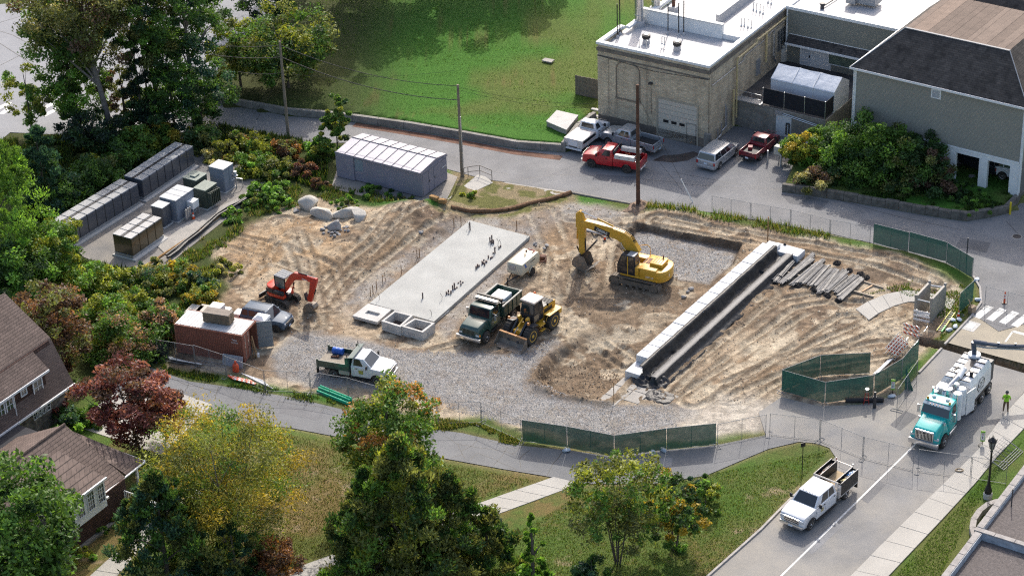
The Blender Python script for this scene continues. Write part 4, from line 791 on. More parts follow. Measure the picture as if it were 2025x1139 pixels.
def wheel(parent,x,y,r,w_,rim=None,tread=0):
    rim=rim or RIMS;k=(round(r,3),round(w_,3),rim.name,y>0)
    sg=1 if y>0 else-1
    if k not in _wm:
        a=MB();a.lathe([(r*.60,-w_/2),(r*.92,-w_/2),(r,-w_*.36),(r*1.0,w_*.36),(r*.92,w_/2),(r*.60,w_/2)],ax=(0,sg,0),n=24)
        if tread:
            for i in range(22):
                an=i*2*math.pi/22;c_,s_=math.cos(an),math.sin(an)
                for q in(-1,1):
                    a.box((c_*r,q*w_*.25,s_*r),(.05,w_*.44,.10),ry=-an)
        b=MB();e=w_/2
        b.lathe([(r*.63,e-.02),(r*.62,e+.012),(r*.55,e+.004),(r*.48,e-.06),(r*.30,e-.055),(r*.22,e-.02),(r*.17,e+.02),(.02,e+.025)],ax=(0,sg,0),n=20)
        h=MB()
        for i in range(8):an=i*math.pi/4;h.lathe([(r*.07,e-.07),(r*.07,e-.048)],c=(math.cos(an)*r*.40,0,math.sin(an)*r*.40),ax=(0,sg,0),n=6)
        _wm[k]=(a.mesh('tyre',TYRE,smooth=True,angle=30),b.mesh('rim',rim,smooth=True,angle=35),h.mesh('rim_hole',BLACK))
    o=thing('wheel',None,None,(x,y,r));o.parent=parent
    inst('tyre',_wm[k][0],o);inst('rim',_wm[k][1],o);inst('rim_hole',_wm[k][2],o);return o
def arcpts(xc,r,zc,zb,n=9):
    a0=math.asin(max(-1,min(1,(zb-zc)/r)));out=[]
    for i in range(n+1):a=math.pi-a0-(math.pi-2*a0)*i/n;out.append((xc+r*math.cos(a),zc+r*math.sin(a)))
    return out
def profile(x0,x1,zb,arches,top):
    p=[(x0,zb)]
    for xc,r,zc in sorted(arches):p+=[q for q in arcpts(xc,r,zc,zb)if x0<q[0]<x1]
    p.append((x1,zb));return p+top
def at2(pr,pf,xr,xf,side,yo):
    """location and heading from the pixels where rear and front tyre of one side touch the ground"""
    a,b=G(*pr),G(*pf);rz=ang(a,b);u=Vector((math.cos(rz),math.sin(rz),0));v=Vector((-u.y,u.x,0))*side
    c=(a-u*xr+b-u*xf)/2-v*yo;c.z=max(gz(a),gz(b),0)if False else 0;return c,rz
def greenhouse(mb,b,tp,z0,z1,wb_,wt):
    mb.fr((b[0],b[1],-wb_/2,wb_/2,z0),(tp[0],tp[1],-wt/2,wt/2,z1))
    P=lambda x,y,z:Vector((x,y,z))
    B=[P(b[0],-wb_/2,z0),P(b[1],-wb_/2,z0),P(b[1],wb_/2,z0),P(b[0],wb_/2,z0)];T=[P(tp[0],-wt/2,z1),P(tp[1],-wt/2,z1),P(tp[1],wt/2,z1),P(tp[0],wt/2,z1)]
    return dict(front=(B[1],B[2],T[2],T[1]),rear=(B[3],B[0],T[0],T[3]),right=(B[0],B[1],T[1],T[0]),left=(B[2],B[3],T[3],T[2]))
def panes(t,g,side_cuts,ws=(.06,.94,.08,.92),rear=(.12,.88,.2,.9),name='window'):
    mb=MB();mb.patch(*g['front'],ws[0],ws[1],ws[2],ws[3],.008);mb.build('windscreen',CARGLASS,t)
    if rear:mb=MB();mb.patch(*g['rear'],*rear,.008);mb.build('rear_window',CARGLASS,t)
    for s_ in('left','right'):
        for a,b in side_cuts:
            u0,u1=(a,b)if s_=='right' else(1-b,1-a);mb=MB();mb.patch(*g[s_],u0,u1,.1,.9,.008);mb.build('side_window',CARGLASS,t)
def truck(name,label,cat,loc,rz,P):
    """pickup style truck; P: wb W hood belt roof fo cab(x0,x1) top(x0,x1) col wr ww rim crew bed(x0,x1,z) group"""
    t=thing(name,label,cat,loc,rz,P.get('group'));wb,W=P['wb'],P['W'];xf,xr=wb/2,-wb/2;wr=P.get('wr',.40);ar=wr*1.22;zs=P.get('sill',.48);col=P['col']
    hz,bz,rf=P['hood'],P['belt'],P['roof'];xn=xf+P.get('fo',.85);c0,c1=P['cab'];bx=P.get('bed')
    mb=MB()
    top=[(xn-.02,zs+.25),(xn,hz-.28),(xn-.1,hz-.08),(xn-.35,hz),(c1+.05,hz+.10),(c1-.05,bz),(c0,bz)]
    mb.prism(profile(c0,xn-.03,zs,[(xf,ar,wr)],top),-W/2,W/2,'y')
    if bx and P.get('boxbed',1):
        th=.10;b0,b1,bzt=bx
        for y0,y1 in((-W/2+.01,-W/2+th),(W/2-th,W/2-.01)):mb.prism(profile(b0,b1,zs+.05,[(xr,ar,wr)],[(b1,bzt),(b0,bzt)]),y0,y1,'y')
    body=mb
    g=greenhouse(body,P['cab'],P['top'],bz-.01,rf,W-.10,W-.42)
    if P.get('boxbed',1)and bx:
        body.b2(b0,b0+.07,-W/2+.02,W/2-.02,zs+.15,bzt);body.b2(b1-.06,b1,-W/2+.05,W/2-.05,zs+.3,bzt)
    for v in range(len(body.v)):
        x,y,z=body.v[v]
        if x>xf:y*=1-.10*((x-xf)/(xn-xf))**2
        body.v[v]=(x,y,z)
    body.build('body',col,t,bevel=.035,seg=2,smooth=True,angle=50)
    if P.get('boxbed',1)and bx:mb=MB();mb.b2(b0+.06,b1-.05,-W/2+.1,W/2-.1,zs+.28,zs+.34);mb.build('bed_floor',P.get('bedmat',PLAST),t)
    panes(t,g,P.get('cuts',[(.16,.80)]),rear=P.get('rearwin',(.12,.88,.2,.85)))
    mb=MB();mb.b2(xr-1.0,xf+.7,-.45,.45,zs-.12,zs+.18);mb.tube((xr,-W/2+.2,wr),(xr,W/2-.2,wr),.09,8);mb.build('chassis',CHASS,t)
    mb=MB();mb.b2(xn-.12,xn+.13,-W/2*.90,W/2*.90,zs-.02,zs+.24);mb.build('front_bumper',P.get('bump',CHROME),t,bevel=.05,seg=2,smooth=True)
    mb=MB();mb.b2(xn-.08,xn+.035,-W/2*.60,W/2*.60,zs+.28,hz-.16);gr=mb.build('grille',P.get('grille',PLAST),t,bevel=.02)
    for k in range(3):mb=MB();z=zs+.36+k*.14;mb.b2(xn+.03,xn+.05,-W/2*.56,W/2*.56,z,z+.045);mb.build('grille_bar',P.get('gbar',P.get('grille',CHROME)),gr)
    for s_ in(-1,1):
        mb=MB();mb.box((xn-.04,s_*W*.375,hz-.30),(.14,W*.16,.24));mb.build('headlight',LAMPW,t,bevel=.03)
        mb=MB();mb.box((xn-.18,s_*W*.44,hz-.30),(.16,.06,.18));mb.build('turn_signal',AMBER,t,bevel=.02)
        mb=MB();mb.box((c1-.30,s_*(W/2+.18),bz+.16),(.10,.22,.32));mb.box((c1-.30,s_*(W/2+.05),bz+.10),(.05,.2,.05));mb.build('mirror',P.get('mirror',PLAST),t,bevel=.02)
        dl=P.get('doors',[(c1-1.25,c1-.12)])
        for d0,d1 in dl:
            mb=MB();y=s_*(W/2+.006);mb.box(((d0+d1)/2,y,(zs+.12+bz)/2),(d1-d0,.012,bz-zs-.16));d_=mb.build('door',col,t,bevel=.005)
            mb=MB();mb.box((d0+.14,s_*(W/2+.03),bz-.14),(.18,.04,.045));mb.build('handle',P.get('handle',PLAST),d_)
        mb=MB();mb.b2(c0+.1,c1-.2,s_*W/2-.08,s_*W/2+.10,zs-.12,zs-.05);mb.build('running_board',PLAST,t)
        if P.get('flare'):mb=MB();pts=[(x,s_*(W/2+.02),z)for x,z in arcpts(xf,ar+.02,wr,zs)];mb.path(pts,.045,5);mb.build('wheel_flare',PLAST,t)
    mb=MB();mb.box((xn+.135,0,zs+.1),(.01,.34,.16));mb.build('number_plate',PLATE,t)
    for s_ in(-1,1):
        wheel(t,xf,s_*(W/2-.14),wr,P.get('ww',.26),P.get('rim'));wheel(t,xr,s_*(W/2-(.22 if P.get('dual')else .14)),wr,.46 if P.get('dual')else P.get('ww',.26),P.get('rim'))
    if P.get('boxbed',1)and bx:
        mb=MB();mb.b2(b0-.14,b0+.02,-W/2*.9,W/2*.9,zs+.0,zs+.16);mb.build('rear_bumper',P.get('bump',CHROME),t,bevel=.03)
        mb=MB();mb.box((b0-.012,0,bzt-.22),(.02,W*.78,.36));tg=mb.build('tailgate',col,t,bevel=.01);mb=MB();mb.box((b0-.03,0,bzt-.12),(.02,.25,.06));mb.build('handle',PLAST,tg)
        mb=MB();mb.box((b0-.15,0,zs+.09),(.01,.32,.15));mb.build('number_plate',PLATE,t)
        for s_ in(-1,1):mb=MB();mb.box((b0-.005,s_*(W/2-.08),bzt-.28),(.05,.13,.36));mb.build('tail_light',LAMPR,t,bevel=.01)
    return t
WHT=paint('white_paint',(.70,.71,.73),dirt=.12);REDP=paint('red_paint',(.42,.012,.018),dirt=.05);SILV=M('silver_paint',(.40,.42,.45),.3,.55,.05,1.5,coat=.6);MAROON=paint('maroon_paint',(.16,.012,.022),dirt=.1)
DKGREEN=paint('dark_green',(.012,.055,.045),.35,.2);TEAL=paint('teal_paint',(.01,.40,.38),.25,.02);STEELBLUE=M('steel_blue_paint',(.06,.095,.145),.55,0,.05,coat=.1,dirt=.15)
DECKW=M('truck_deck',(.26,.225,.18),.85,var=.25,scale=2);BLUEP=M('blue_plastic',(.02,.10,.42),.4)
wb=3.62;loc,rz=at2((661,747),(744.8,761.2),-wb/2,wb/2,-1,.98)
t=truck('dump_pickup','white regular cab pickup with open dark green dump body on the gravel','truck',loc,rz,dict(wb=wb,W=2.03,hood=1.28,belt=1.38,roof=2.02,fo=.95,cab=(-.30,1.42),top=(-.16,.72),col=WHT,wr=.40,dual=1,doors=[(.05,1.25)],cuts=[(.12,.62)],boxbed=0,bump=CHROME,rearwin=None))
xr=-wb/2;b0,b1=xr-1.35,-.42
mb=MB();mb.b2(b0,b1,-1.1,1.1,1.0,1.12);mb.build('bed_floor',DECKW,t)
mb=MB()
for s_ in(-1,1):mb.b2(b0+.15,b1,s_*1.1-.04,s_*1.1+.04,.92,1.5);mb.b2(b0,b0+.16,s_*1.1-.06,s_*1.1+.06,.75,1.6)
mb.build('bed_sides',DKGREEN,t,bevel=.012)
mb=MB();mb.b2(b1-.06,b1+.04,-1.14,1.14,.92,2.12);mb.b2(b1-.3,b1,-1.14,-1.06,1.4,2.12);mb.b2(b1-.3,b1,1.06,1.14,1.4,2.12);mb.hexa([(b1-.02,-1.14,2.08),(b1+.42,-1.14,2.16),(b1+.42,1.14,2.16),(b1-.02,1.14,2.08),(b1-.02,-1.14,2.14),(b1+.42,-1.14,2.22),(b1+.42,1.14,2.22),(b1-.02,1.14,2.14)]);mb.build('headboard',DKGREEN,t,bevel=.012)
for s_ in(-1,1):
    mb=MB();mb.tube((b1-.1,s_*1.08,2.1),(b1-.1,s_*1.08,2.42),.03,6);mb.build('stake',BLACK,t)
    mb=MB();mb.b2(xr+.5,-.45,s_*.98-.12,s_*.98+.08,.52,.88);mb.build('tool_box',M('alu_box',(.42,.40,.36),.5,.3),t,bevel=.015)
    mb=MB();mb.b2(b0-.05,b0+.03,s_*.95-.16,s_*.95+.16,.25,.8);mb.build('mud_flap',BLACK,t)
mb=MB();mb.b2(b0-.35,b0+.05,-.5,.5,.55,.65);mb.build('hitch_plate',DARKM,t)
for k in range(5):mb=MB();mb.lathe([(.04,0),(.03,.05)],((.60),-.5+.25*k,2.0),n=6);mb.build('roof_marker',AMBER,t)
mb=MB();mb.b2(.35,.75,-1.028,-1.022,.78,1.12);mb.build('door_emblem',M('yellow_green_decal',(.35,.33,.08),.5,var=.4,scale=6),t)
text('grille_badge','Ford',.16,CHROME,t,(wb/2+1.005,0,.95),(R(90),0,R(90)))
q=t.matrix_basis.copy();
def onveh(loc,rz,p):return Vector(loc)+Matrix.Rotation(rz,3,'Z')@Vector(p)
def barrel(name,label,mat,loc,rz,ln=.88,r=.28):
    mb=MB();mb.lathe([(r*.9,0),(r,.03),(r,ln*.3),(r*1.04,ln*.33),(r,ln*.36),(r,ln*.64),(r*1.04,ln*.67),(r,ln*.7),(r,ln-.03),(r*.9,ln)],(-ln/2,0,r),(1,0,0),18)
    return tag(mb.build(name,mat,loc=loc,rz=rz,smooth=True),label,'barrel')
barrel('plastic_barrel','blue plastic barrel lying in the dump body',BLUEP,onveh(loc,rz,(b0+1.05,.72,1.125)),rz)
mb=MB();mb.path([(0,0,.08),(.4,.05,.08),(.5,.2,.1)],.07,6);mb.tube((.5,.1,.1),(.62,.1,.1),.12,8);tag(mb.build('pipe_fitting',RUSTP,loc=onveh(loc,rz,(b0+.7,.1,1.13)),rz=rz),'small rusty pipe fitting beside the blue barrel','fitting')
wb=4.55;loc,rz=at2((1672.4,986.6),(1603.7,1046.7),-wb/2,wb/2,1,1.0)
t=truck('crew_cab_truck','white crew cab truck with black sided open body driving on the right road','truck',loc,rz,dict(wb=wb,W=2.06,hood=1.32,belt=1.40,roof=2.05,fo=.95,cab=(-.95,1.75),top=(-.80,1.05),col=WHT,wr=.42,ww=.28,flare=1,doors=[(.55,1.6),(-.75,.5)],cuts=[(.08,.36),(.40,.74)],boxbed=0,grille=CHROME,gbar=PLAST,rim=CHROME))
xr=-wb/2;b0,b1=xr-1.35,-1.08;SIDEB=M('body_aluminium',(.50,.47,.44),.45,.3,var=.08)
mb=MB();mb.b2(b0+.02,b1,-.62,.62,.98,1.06);mb.build('bed_floor',M('plywood',(.36,.27,.16),.8,var=.15),t)
for s_ in(-1,1):
    mb=MB();mb.b2(b0,b1,s_*.86-.24,s_*.86-.20 if s_>0 else s_*.86-.2,.85,1.85)if 0 else None
    y0,y1=(.62,1.12)if s_>0 else(-1.12,-.62)
    mb.b2(b0,b1-.3,y0,y0+.04,.8,1.85);mb.b2(b0,b1-.3,y1-.04,y1,.8,1.85);mb.b2(b0,b0+.04,y0+.04,y1-.04,.8,1.8);mb.b2(b1-.34,b1-.3,y0+.04,y1-.04,.8,1.8);mb.b2(b0+.04,b1-.34,y0+.04,y1-.04,.8,.88);mb.build('side_box',BLACK,t)
    mb=MB()
    for yy in(y0+.02,y1-.02):mb.tube((b0,yy,1.87),(b1-.3,yy,1.87),.035,6)
    mb.b2(b0-.02,b1-.28,y0-.01,y1+.01,.72,.8);mb.hexa([(b1-.3,y0,.75),(b1,y0,.75),(b1,y1,.75),(b1-.3,y1,.75),(b1-.3,y0,1.72),(b1-.05,y0,1.55),(b1-.05,y1,1.55),(b1-.3,y1,1.72)]);mb.build('side_box_trim',SIDEB,t,bevel=.015)
    mb=MB();mb.b2(b0-.03,b0+.05,s_*.9-.2,s_*.9+.2,.28,.78);mb.build('mud_flap',BLACK,t)
    mb=MB();mb.tube((b0+.05,s_*.68,1.8),(b0+.05,s_*.68,2.15),.03,6);mb.build('stake',LAMPR if s_<0 else GALV,t)
mb=MB();mb.tube((b0+.05,-.68,1.9),(b0+.05,.68,1.9),.03,6);mb.tube((b1-.02,-1.0,2.0),(b1-.02,1.0,2.0),.06,8);mb.b2(b1-.08,b1,-1.0,-.92,.9,2.0);mb.b2(b1-.08,b1,.92,1.0,.9,2.0);mb.build('rack',SIDEB,t)
mb=MB();mb.path([(b0,-.4,.75),(b0-.5,-.4,.7),(b0-.5,.4,.7),(b0,.4,.75)],.035,6);mb.build('tow_frame',DARKM,t)
for k in range(5):mb=MB();mb.lathe([(.04,0),(.03,.05)],(.98,-.5+.25*k,2.04),n=6);mb.build('roof_marker',DARKM,t)
mb=MB();mb.b2(.75,1.1,1.04,1.046,.82,1.12);mb.build('door_emblem',M('gold_decal',(.45,.38,.2),.5,var=.4,scale=6),t)
def clutter(name,label,cat,base,rz,items,n,ext,seed,zs=.16):
    rr=random.Random(seed);mb=MB()
    for i in range(n):
        mb.cm=i%len(items);c=(rr.uniform(-ext[0],ext[0]),rr.uniform(-ext[1],ext[1]),rr.uniform(.05,zs));
        if rr.random()<.5:mb.tube((c[0]-.25,c[1],c[2]),(c[0]+.25,c[1]+rr.uniform(-.06,.06),c[2]),rr.uniform(.03,.06),6)
        else:mb.box(c,(rr.uniform(.15,.4),rr.uniform(.1,.2),.1),rr.uniform(0,3))
    return tag(mb.build(name,items,loc=base,rz=rz),label,cat)
clutter('blue_tarpaulin','crumpled blue tarpaulin in the near side box of the crew cab','tarpaulin',onveh(loc,rz,(b0+.45,.87,1.55)),rz,[M('tarp_blue',(.06,.20,.45),.5),M('tarp_pale',(.4,.5,.6),.5)],14,(.25,.12),3)
clutter('strap_bundle','yellow straps heaped in the near side box of the crew cab','straps',onveh(loc,rz,(b0+1.35,.87,1.50)),rz,[M('strap_yellow',(.5,.42,.2),.7),PLAST],22,(.4,.13),5)
clutter('tool_heap','jumbled tools in the far side box of the crew cab','tools',onveh(loc,rz,(b0+1.0,-.87,1.50)),rz,[M('tool_grey',(.35,.30,.28),.6),PLAST,RUSTP],30,(.8,.13),7)
wb=3.45;loc,rz=at2((1238,342.7),(1171.6,331.7),-wb/2,wb/2,1,.92)
t=truck('red_pickup','bright red pickup with white side tool boxes on the upper road','pickup',loc,rz,dict(wb=wb,W=2.03,hood=1.28,belt=1.36,roof=1.98,fo=.95,cab=(-.35,1.45),top=(-.18,.70),col=REDP,wr=.41,ww=.28,doors=[(.1,1.3)],cuts=[(.14,.64)],bed=(-wb/2-1.25,-.38,1.32),rim=RIMK,flare=0))
for s_ in(-1,1):
    mb=MB();mb.b2(-2.45,-.55,s_*.86-.2,s_*.86+.2,1.33,1.72);bx_=mb.build('tool_box',M('box_white',(.62,.60,.55),.5,dirt=.1),t,bevel=.02)
    for k in range(2):mb=MB();mb.box((-2.0+k*.95,s_*1.065,1.52),(.07,.02,.10));mb.build('latch',DARKM,bx_)
mb=MB();mb.path([(-.5,-.9,1.3),(-.5,-.9,2.05),(-.5,.9,2.05),(-.5,.9,1.3)],.035,6);mb.path([(-2.75,-.9,1.3),(-2.75,-.9,1.95),(-2.75,.9,1.95),(-2.75,.9,1.3)],.035,6);mb.build('ladder_rack',BLACK,t)
text('door_lettering','ALL-CON',.17,WHITE,t,(.72,1.022,1.12),(R(90),0,R(180)));text('door_lettering','SERVICE',.09,WHITE,t,(.72,1.022,.92),(R(90),0,R(180)))
clutter('tool_heap','orange and dark gear loaded in the red pickup bed','tools',onveh(loc,rz,(-1.6,0,.85)),rz,[M('gear_orange',(.45,.10,.04),.7),PLAST,GREYM],40,(.8,.5),9,.5)
wb=3.7;b_=G(1286,300);a_=G(1208,279);rz=ang(b_,a_);u_=Vector((math.cos(rz),math.sin(rz),0));loc=(a_+b_)/2
truck('silver_pickup','silver pickup with empty black bed parked behind the red pickup','pickup',loc,rz,dict(wb=wb,W=1.98,hood=1.2,belt=1.28,roof=1.9,fo=.9,cab=(-.6,1.5),top=(-.42,.78),col=SILV,wr=.39,doors=[(.2,1.35)],cuts=[(.1,.36),(.4,.68)],bed=(-wb/2-1.2,-.64,1.26)))
wb=3.5;b_=G(1148,291);a_=G(1178,268);rz=ang(b_,a_);loc=(a_+b_)/2
t=truck('service_truck','old white service truck with rusty flat top boxes beside the lawn wall','truck',loc,rz,dict(wb=wb,W=1.95,hood=1.2,belt=1.3,roof=1.95,fo=.85,cab=(-.1,1.45),top=(.02,.8),col=WHT,wr=.38,doors=[(.2,1.3)],cuts=[(.12,.6)],boxbed=0))
mb=MB();mb.b2(-wb/2-1.0,-.2,-1.0,1.0,.55,1.35);mb.build('service_body',M('rusty_white',(.62,.60,.57),.55,var=.08,scale=1.2,dirt=.75,dcol=(.24,.11,.05)),t,bevel=.03)
mb=MB();mb.b2(-wb/2-.8,-.3,-1.012,-1.0,.98,1.24);mb.build('open_locker',BLACK,t);mb=MB();mb.b2(-wb/2-1.15,-wb/2-.98,-.95,.95,.38,.52);mb.build('rear_bumper',WHT,t);mb=MB();mb.box((-wb/2-1.01,0,.95),(.02,1.0,.5));mb.build('tailgate',WHT,t,bevel=.01)
wb=3.05;loc,rz=at2((1501.2,319),(1536,290),-wb/2,wb/2,-1,.78)
t=truck('maroon_pickup','maroon compact pickup with a pale sunlit roof beside the minivan','pickup',loc,rz,dict(wb=wb,W=1.78,hood=1.05,belt=1.12,roof=1.68,fo=.8,cab=(-.5,1.2),top=(-.36,.6),col=MAROON,wr=.35,ww=.23,doors=[(.05,1.05)],cuts=[(.12,.62)],bed=(-wb/2-1.05,-.54,1.08),bump=PLAST))
mb=MB();mb.box((-1.35,.35,.95),(.5,.4,.28),.4);tag(mb.build('red_tool_case',M('case_red',(.22,.02,.03),.5),loc=loc,rz=rz),'dull red tool case in the maroon pickup bed','tool case')
def wagon(name,label,cat,loc,rz,P):
    """one-box car: SUV or minivan"""
    t=thing(name,label,cat,loc,rz,P.get('group'));wb,W=P['wb'],P['W'];xf,xr=wb/2,-wb/2;wr=P['wr'];ar=wr*1.18;zs=P['sill'];hz,bz,rf=P['hood'],P['belt'],P['roof'];xn=xf+P['fo'];x0=xr-P['ro'];col=P['col'];c0,c1=P['cab']
    mb=MB();mb.prism(profile(x0,xn-.04,zs,[(xf,ar,wr),(xr,ar,wr)],[(xn,zs+.2),(xn,hz-.25),(xn-.12,hz-.06),(xn-.4,hz),(c1,bz),(c0,bz),(x0,bz-.12),(x0-.04,zs+.3)]),-W/2,W/2,'y')
    g=greenhouse(mb,P['cab'],P['top'],bz-.01,rf,W-.08,W-P.get('tuck',.34))
    for i,(x,y,z)in enumerate(mb.v):
        if x>xf-.2:mb.v[i]=(x,y*(1-.16*((x-xf+.2)/(xn-xf+.2))**2),z)
    mb.build('body',col,t,bevel=.05,seg=2,smooth=True,angle=50)
    panes(t,g,P['cuts'],rear=(.06,.94,.08,.82))
    mb=MB();mb.b2(x0+.1,xn-.2,-W/2+.15,W/2-.15,zs-.1,zs+.3);mb.build('chassis',CHASS,t)
    mb=MB();mb.b2(xn-.1,xn+.06,-W/2*.8,W/2*.8,zs-.02,zs+.26);mb.build('front_bumper',P.get('bump',col),t,bevel=.05,seg=2,smooth=True);mb=MB();mb.b2(x0-.1,x0+.05,-W/2*.93,W/2*.93,zs-.02,zs+.28);mb.build('rear_bumper',P.get('bump',col),t,bevel=.05,seg=2,smooth=True)
    mb=MB();mb.b2(xn-.06,xn+.02,-W*.27,W*.27,hz-.36,hz-.16);gr=mb.build('grille',PLAST,t,bevel=.02)
    for k in range(7):mb=MB();y=-W*.24+k*W*.08;mb.b2(xn+.01,xn+.03,y-.03,y+.03,hz-.34,hz-.18);mb.build('grille_bar',CHROME if P.get('slots')else PLAST,gr)
    for s_ in(-1,1):
        mb=MB();mb.lathe([(.11,0),(.11,.05),(.07,.07)],(xn-.05,s_*W*.35,hz-.25),(1,0,0),14);mb.build('headlight',LAMPW,t)
        mb=MB();mb.box((x0-.03,s_*(W/2-.1),bz-.25),(.06,.16,.30));mb.build('tail_light',LAMPR,t,bevel=.015)
        mb=MB();mb.box((c1-.45,s_*(W/2+.1),bz+.1),(.12,.2,.14));mb.build('mirror',P.get('mir',col),t,bevel=.03)
        for d0,d1 in P['doors']:
            mb=MB();mb.box(((d0+d1)/2,s_*(W/2+.004),(zs+.1+bz)/2),(d1-d0,.010,bz-zs-.14));d_=mb.build('door',col,t,bevel=.004);mb=MB();mb.box((d0+.14,s_*(W/2+.025),bz-.12),(.16,.03,.035));mb.build('handle',col,d_)
        if P.get('clad'):mb=MB();mb.b2(xr+ar,xf-ar,s_*W/2-.02,s_*W/2+.015,zs-.02,zs+.14);mb.path([(x,s_*(W/2),z)for x,z in arcpts(xf,ar,wr,zs)],.04,5);mb.path([(x,s_*(W/2),z)for x,z in arcpts(xr,ar,wr,zs)],.04,5);mb.build('cladding',PLAST,t)
        if P.get('rails'):mb=MB();mb.tube((P['top'][0]+.1,s_*(W/2-.3),rf+.05),(P['top'][1]-.1,s_*(W/2-.3),rf+.05),.025,6);mb.build('roof_rail',PLAST,t)
        wheel(t,xf,s_*(W/2-.12),wr,.22,P.get('rim'));wheel(t,xr,s_*(W/2-.12),wr,.22,P.get('rim'))
    mb=MB();mb.box((x0-.06,0,bz-.30),(.02,.32,.16));mb.build('number_plate',PLATE,t)
    mb=MB();mb.box((xn+.07,0,zs+.14),(.02,.32,.16));mb.build('number_plate',PLATE,t);return t
wb=3.0;loc,rz=at2((1419.7,336.3),(1456.3,306.8),-wb/2,wb/2,-1,.86)
t=wagon('minivan','silver minivan parked beside the garage door','minivan',loc,rz,dict(wb=wb,W=1.96,wr=.34,sill=.3,hood=1.0,belt=1.08,roof=1.74,fo=.92,ro=1.0,col=SILV,cab=(-wb/2-.96,1.55),top=(-wb/2-.72,.55),cuts=[(.03,.30),(.33,.56),(.59,.76)],doors=[(.25,1.25),(-.9,.2)],tuck=.30,rim=RIMS))
for s_ in(-.4,0,.4):mb=MB();mb.b2(-1.7,.3,s_-.02,s_+.02,1.735,1.752);mb.build('roof_rib',SILV,t)
wb=2.57;fpx=G(547.6,658);rz=R(-24);u_=Vector((math.cos(rz),math.sin(rz),0));v_=Vector((-u_.y,u_.x,0));loc=fpx-u_*wb/2+v_*.78
wagon('blue_suv','slate blue boxy SUV parked behind the rusty container','car',loc,rz,dict(wb=wb,W=1.82,wr=.36,sill=.36,hood=1.08,belt=1.12,roof=1.68,fo=.78,ro=.72,col=STEELBLUE,cab=(-wb/2-.68,1.0),top=(-wb/2-.5,.35),cuts=[(.05,.24),(.28,.52),(.55,.76)],doors=[(-.1,.85),(-.95,-.15)],clad=1,rails=1,bump=PLAST,rim=RIMK,slots=1))
for nm,lab,p,rz,colr,cat in(('dark_suv','dark SUV in the left garage bay',(1916,345),R(140),M('garage_black',(.02,.022,.028),.3,coat=.5),'car'),('white_suv','white SUV with silver wheel in the right garage bay',(1985,362),R(142),WHT,'car')):
    q=G(p[0],p[1],.6);c=q+fO.v*1.6+fO.u*(.0 if 'dark' in nm else .9);c.z=.58;r_=fO.rz+(R(172)if 'dark' in nm else R(8))
    wagon(nm,lab,cat,c,r_,dict(wb=2.9,W=1.95,wr=.38,sill=.42,hood=1.15,belt=1.2,roof=1.85,fo=.85,ro=1.0,col=colr,cab=(-2.4,1.2),top=(-2.2,.5),cuts=[(.04,.27),(.3,.52),(.55,.77)],doors=[(-.05,.95),(-1.0,-.1)],bump=PLAST if 'dark' in nm else None or colr))
# ---------------------------------------------------------------- excavators, loader, dump truck, vacuum truck, compressor
YEL=M('machine_yellow',(.56,.31,.025),.42,0,.10,1.4,coat=.2,dirt=.28,dcol=(.34,.24,.12));REDM=M('machine_red',(.50,.035,.012),.35,0,.06,1.5,coat=.3,dirt=.15,dcol=(.3,.15,.1));TRACK=M('track_steel',(.16,.135,.11),.75,.3,.35,3,dirt=.6,dcol=(.24,.19,.14));BUCKET=M('bucket_steel',(.20,.175,.15),.6,.4,.3,2,dirt=.6,dcol=(.30,.22,.14));RUBT=M('rubber_track',(.075,.068,.06),.9,var=.3,dirt=.5)
DKBLUE=M('cab_frame',(.02,.022,.028),.4,var=.1)
def track(parent,y,L_,H,wd,mat,n=44,pitch_h=.035):
    """crawler: rounded loop of separate shoes round a frame with rollers"""
    tr=MB();r=H/2;c0,c1=-L_/2+r,L_/2-r;per=2*(c1-c0)+2*math.pi*r
    def at(s):
        s%=per;a=c1-c0
        if s<a:return(c0+s,0.02,0)
        s-=a
        if s<math.pi*r:q=s/r;return(c1+math.sin(q)*r,r-math.cos(q)*r,-q)
        s-=math.pi*r
        if s<a:return(c1-s,H,math.pi)
        q=(s-a)/r;return(c0-math.sin(q)*r,r+math.cos(q)*r,math.pi-q)
    for i in range(n):
        x,z,q=at(i*per/n);tr.box((x,y,z),(per/n*.86,wd,.05),ry=q);x2,z2,q2=at(i*per/n+.02);nrm=Vector((math.sin(-q),0,-math.cos(q)));tr.box((x+nrm.x*.03*(-1 if False else 1),y,z+nrm.z*.03),(.03,wd,.05),ry=q)
    tr=tr.build('track',mat,parent)
    fr=MB();fr.b2(c0-.05,c1+.05,y-wd*.28,y+wd*.28,H*.25,H*.72)
    for x in(c0,c1):fr.lathe([(r*.82,-wd*.35),(r*.82,wd*.35)],(x,y,r),(0,1,0),18)
    fr.build('track_frame',CHASS if mat is RUBT else TRACK,tr)
    for k in range(6):ro=MB();x=c0+(c1-c0)*(k+.5)/6;ro.lathe([(H*.15,-wd*.4),(H*.15,wd*.4)],(x,y,H*.2),(0,1,0),10);ro.build('roller',TRACK,tr)
    return tr
def bar(mb,pts,y0,y1):mb.prism(pts,y0,y1,'y')
def cyl(parent,a,b,y,r,f_=.55,name='hydraulic_cylinder',col=None):
    a,b=Vector((a[0],y,a[1])),Vector((b[0],y,b[1]));m=a.lerp(b,f_);mb=MB();mb.tube(a,m,r,10);mb.cm=1;mb.tube(m,b,r*.55,8);mb.build(name,[col or YEL,CHROME],parent,smooth=True)
na,nb=G(1302,584),G(1204,561);rz=ang(na,nb);u_=Vector((math.cos(rz),math.sin(rz),0));v_=Vector((-u_.y,u_.x,0));c=(na+nb)/2-v_*1.5;c.z=-.03
t=thing('excavator','large yellow crawler excavator with its bucket resting on the dirt','excavator',c,rz);fE=Fr(c,rz)
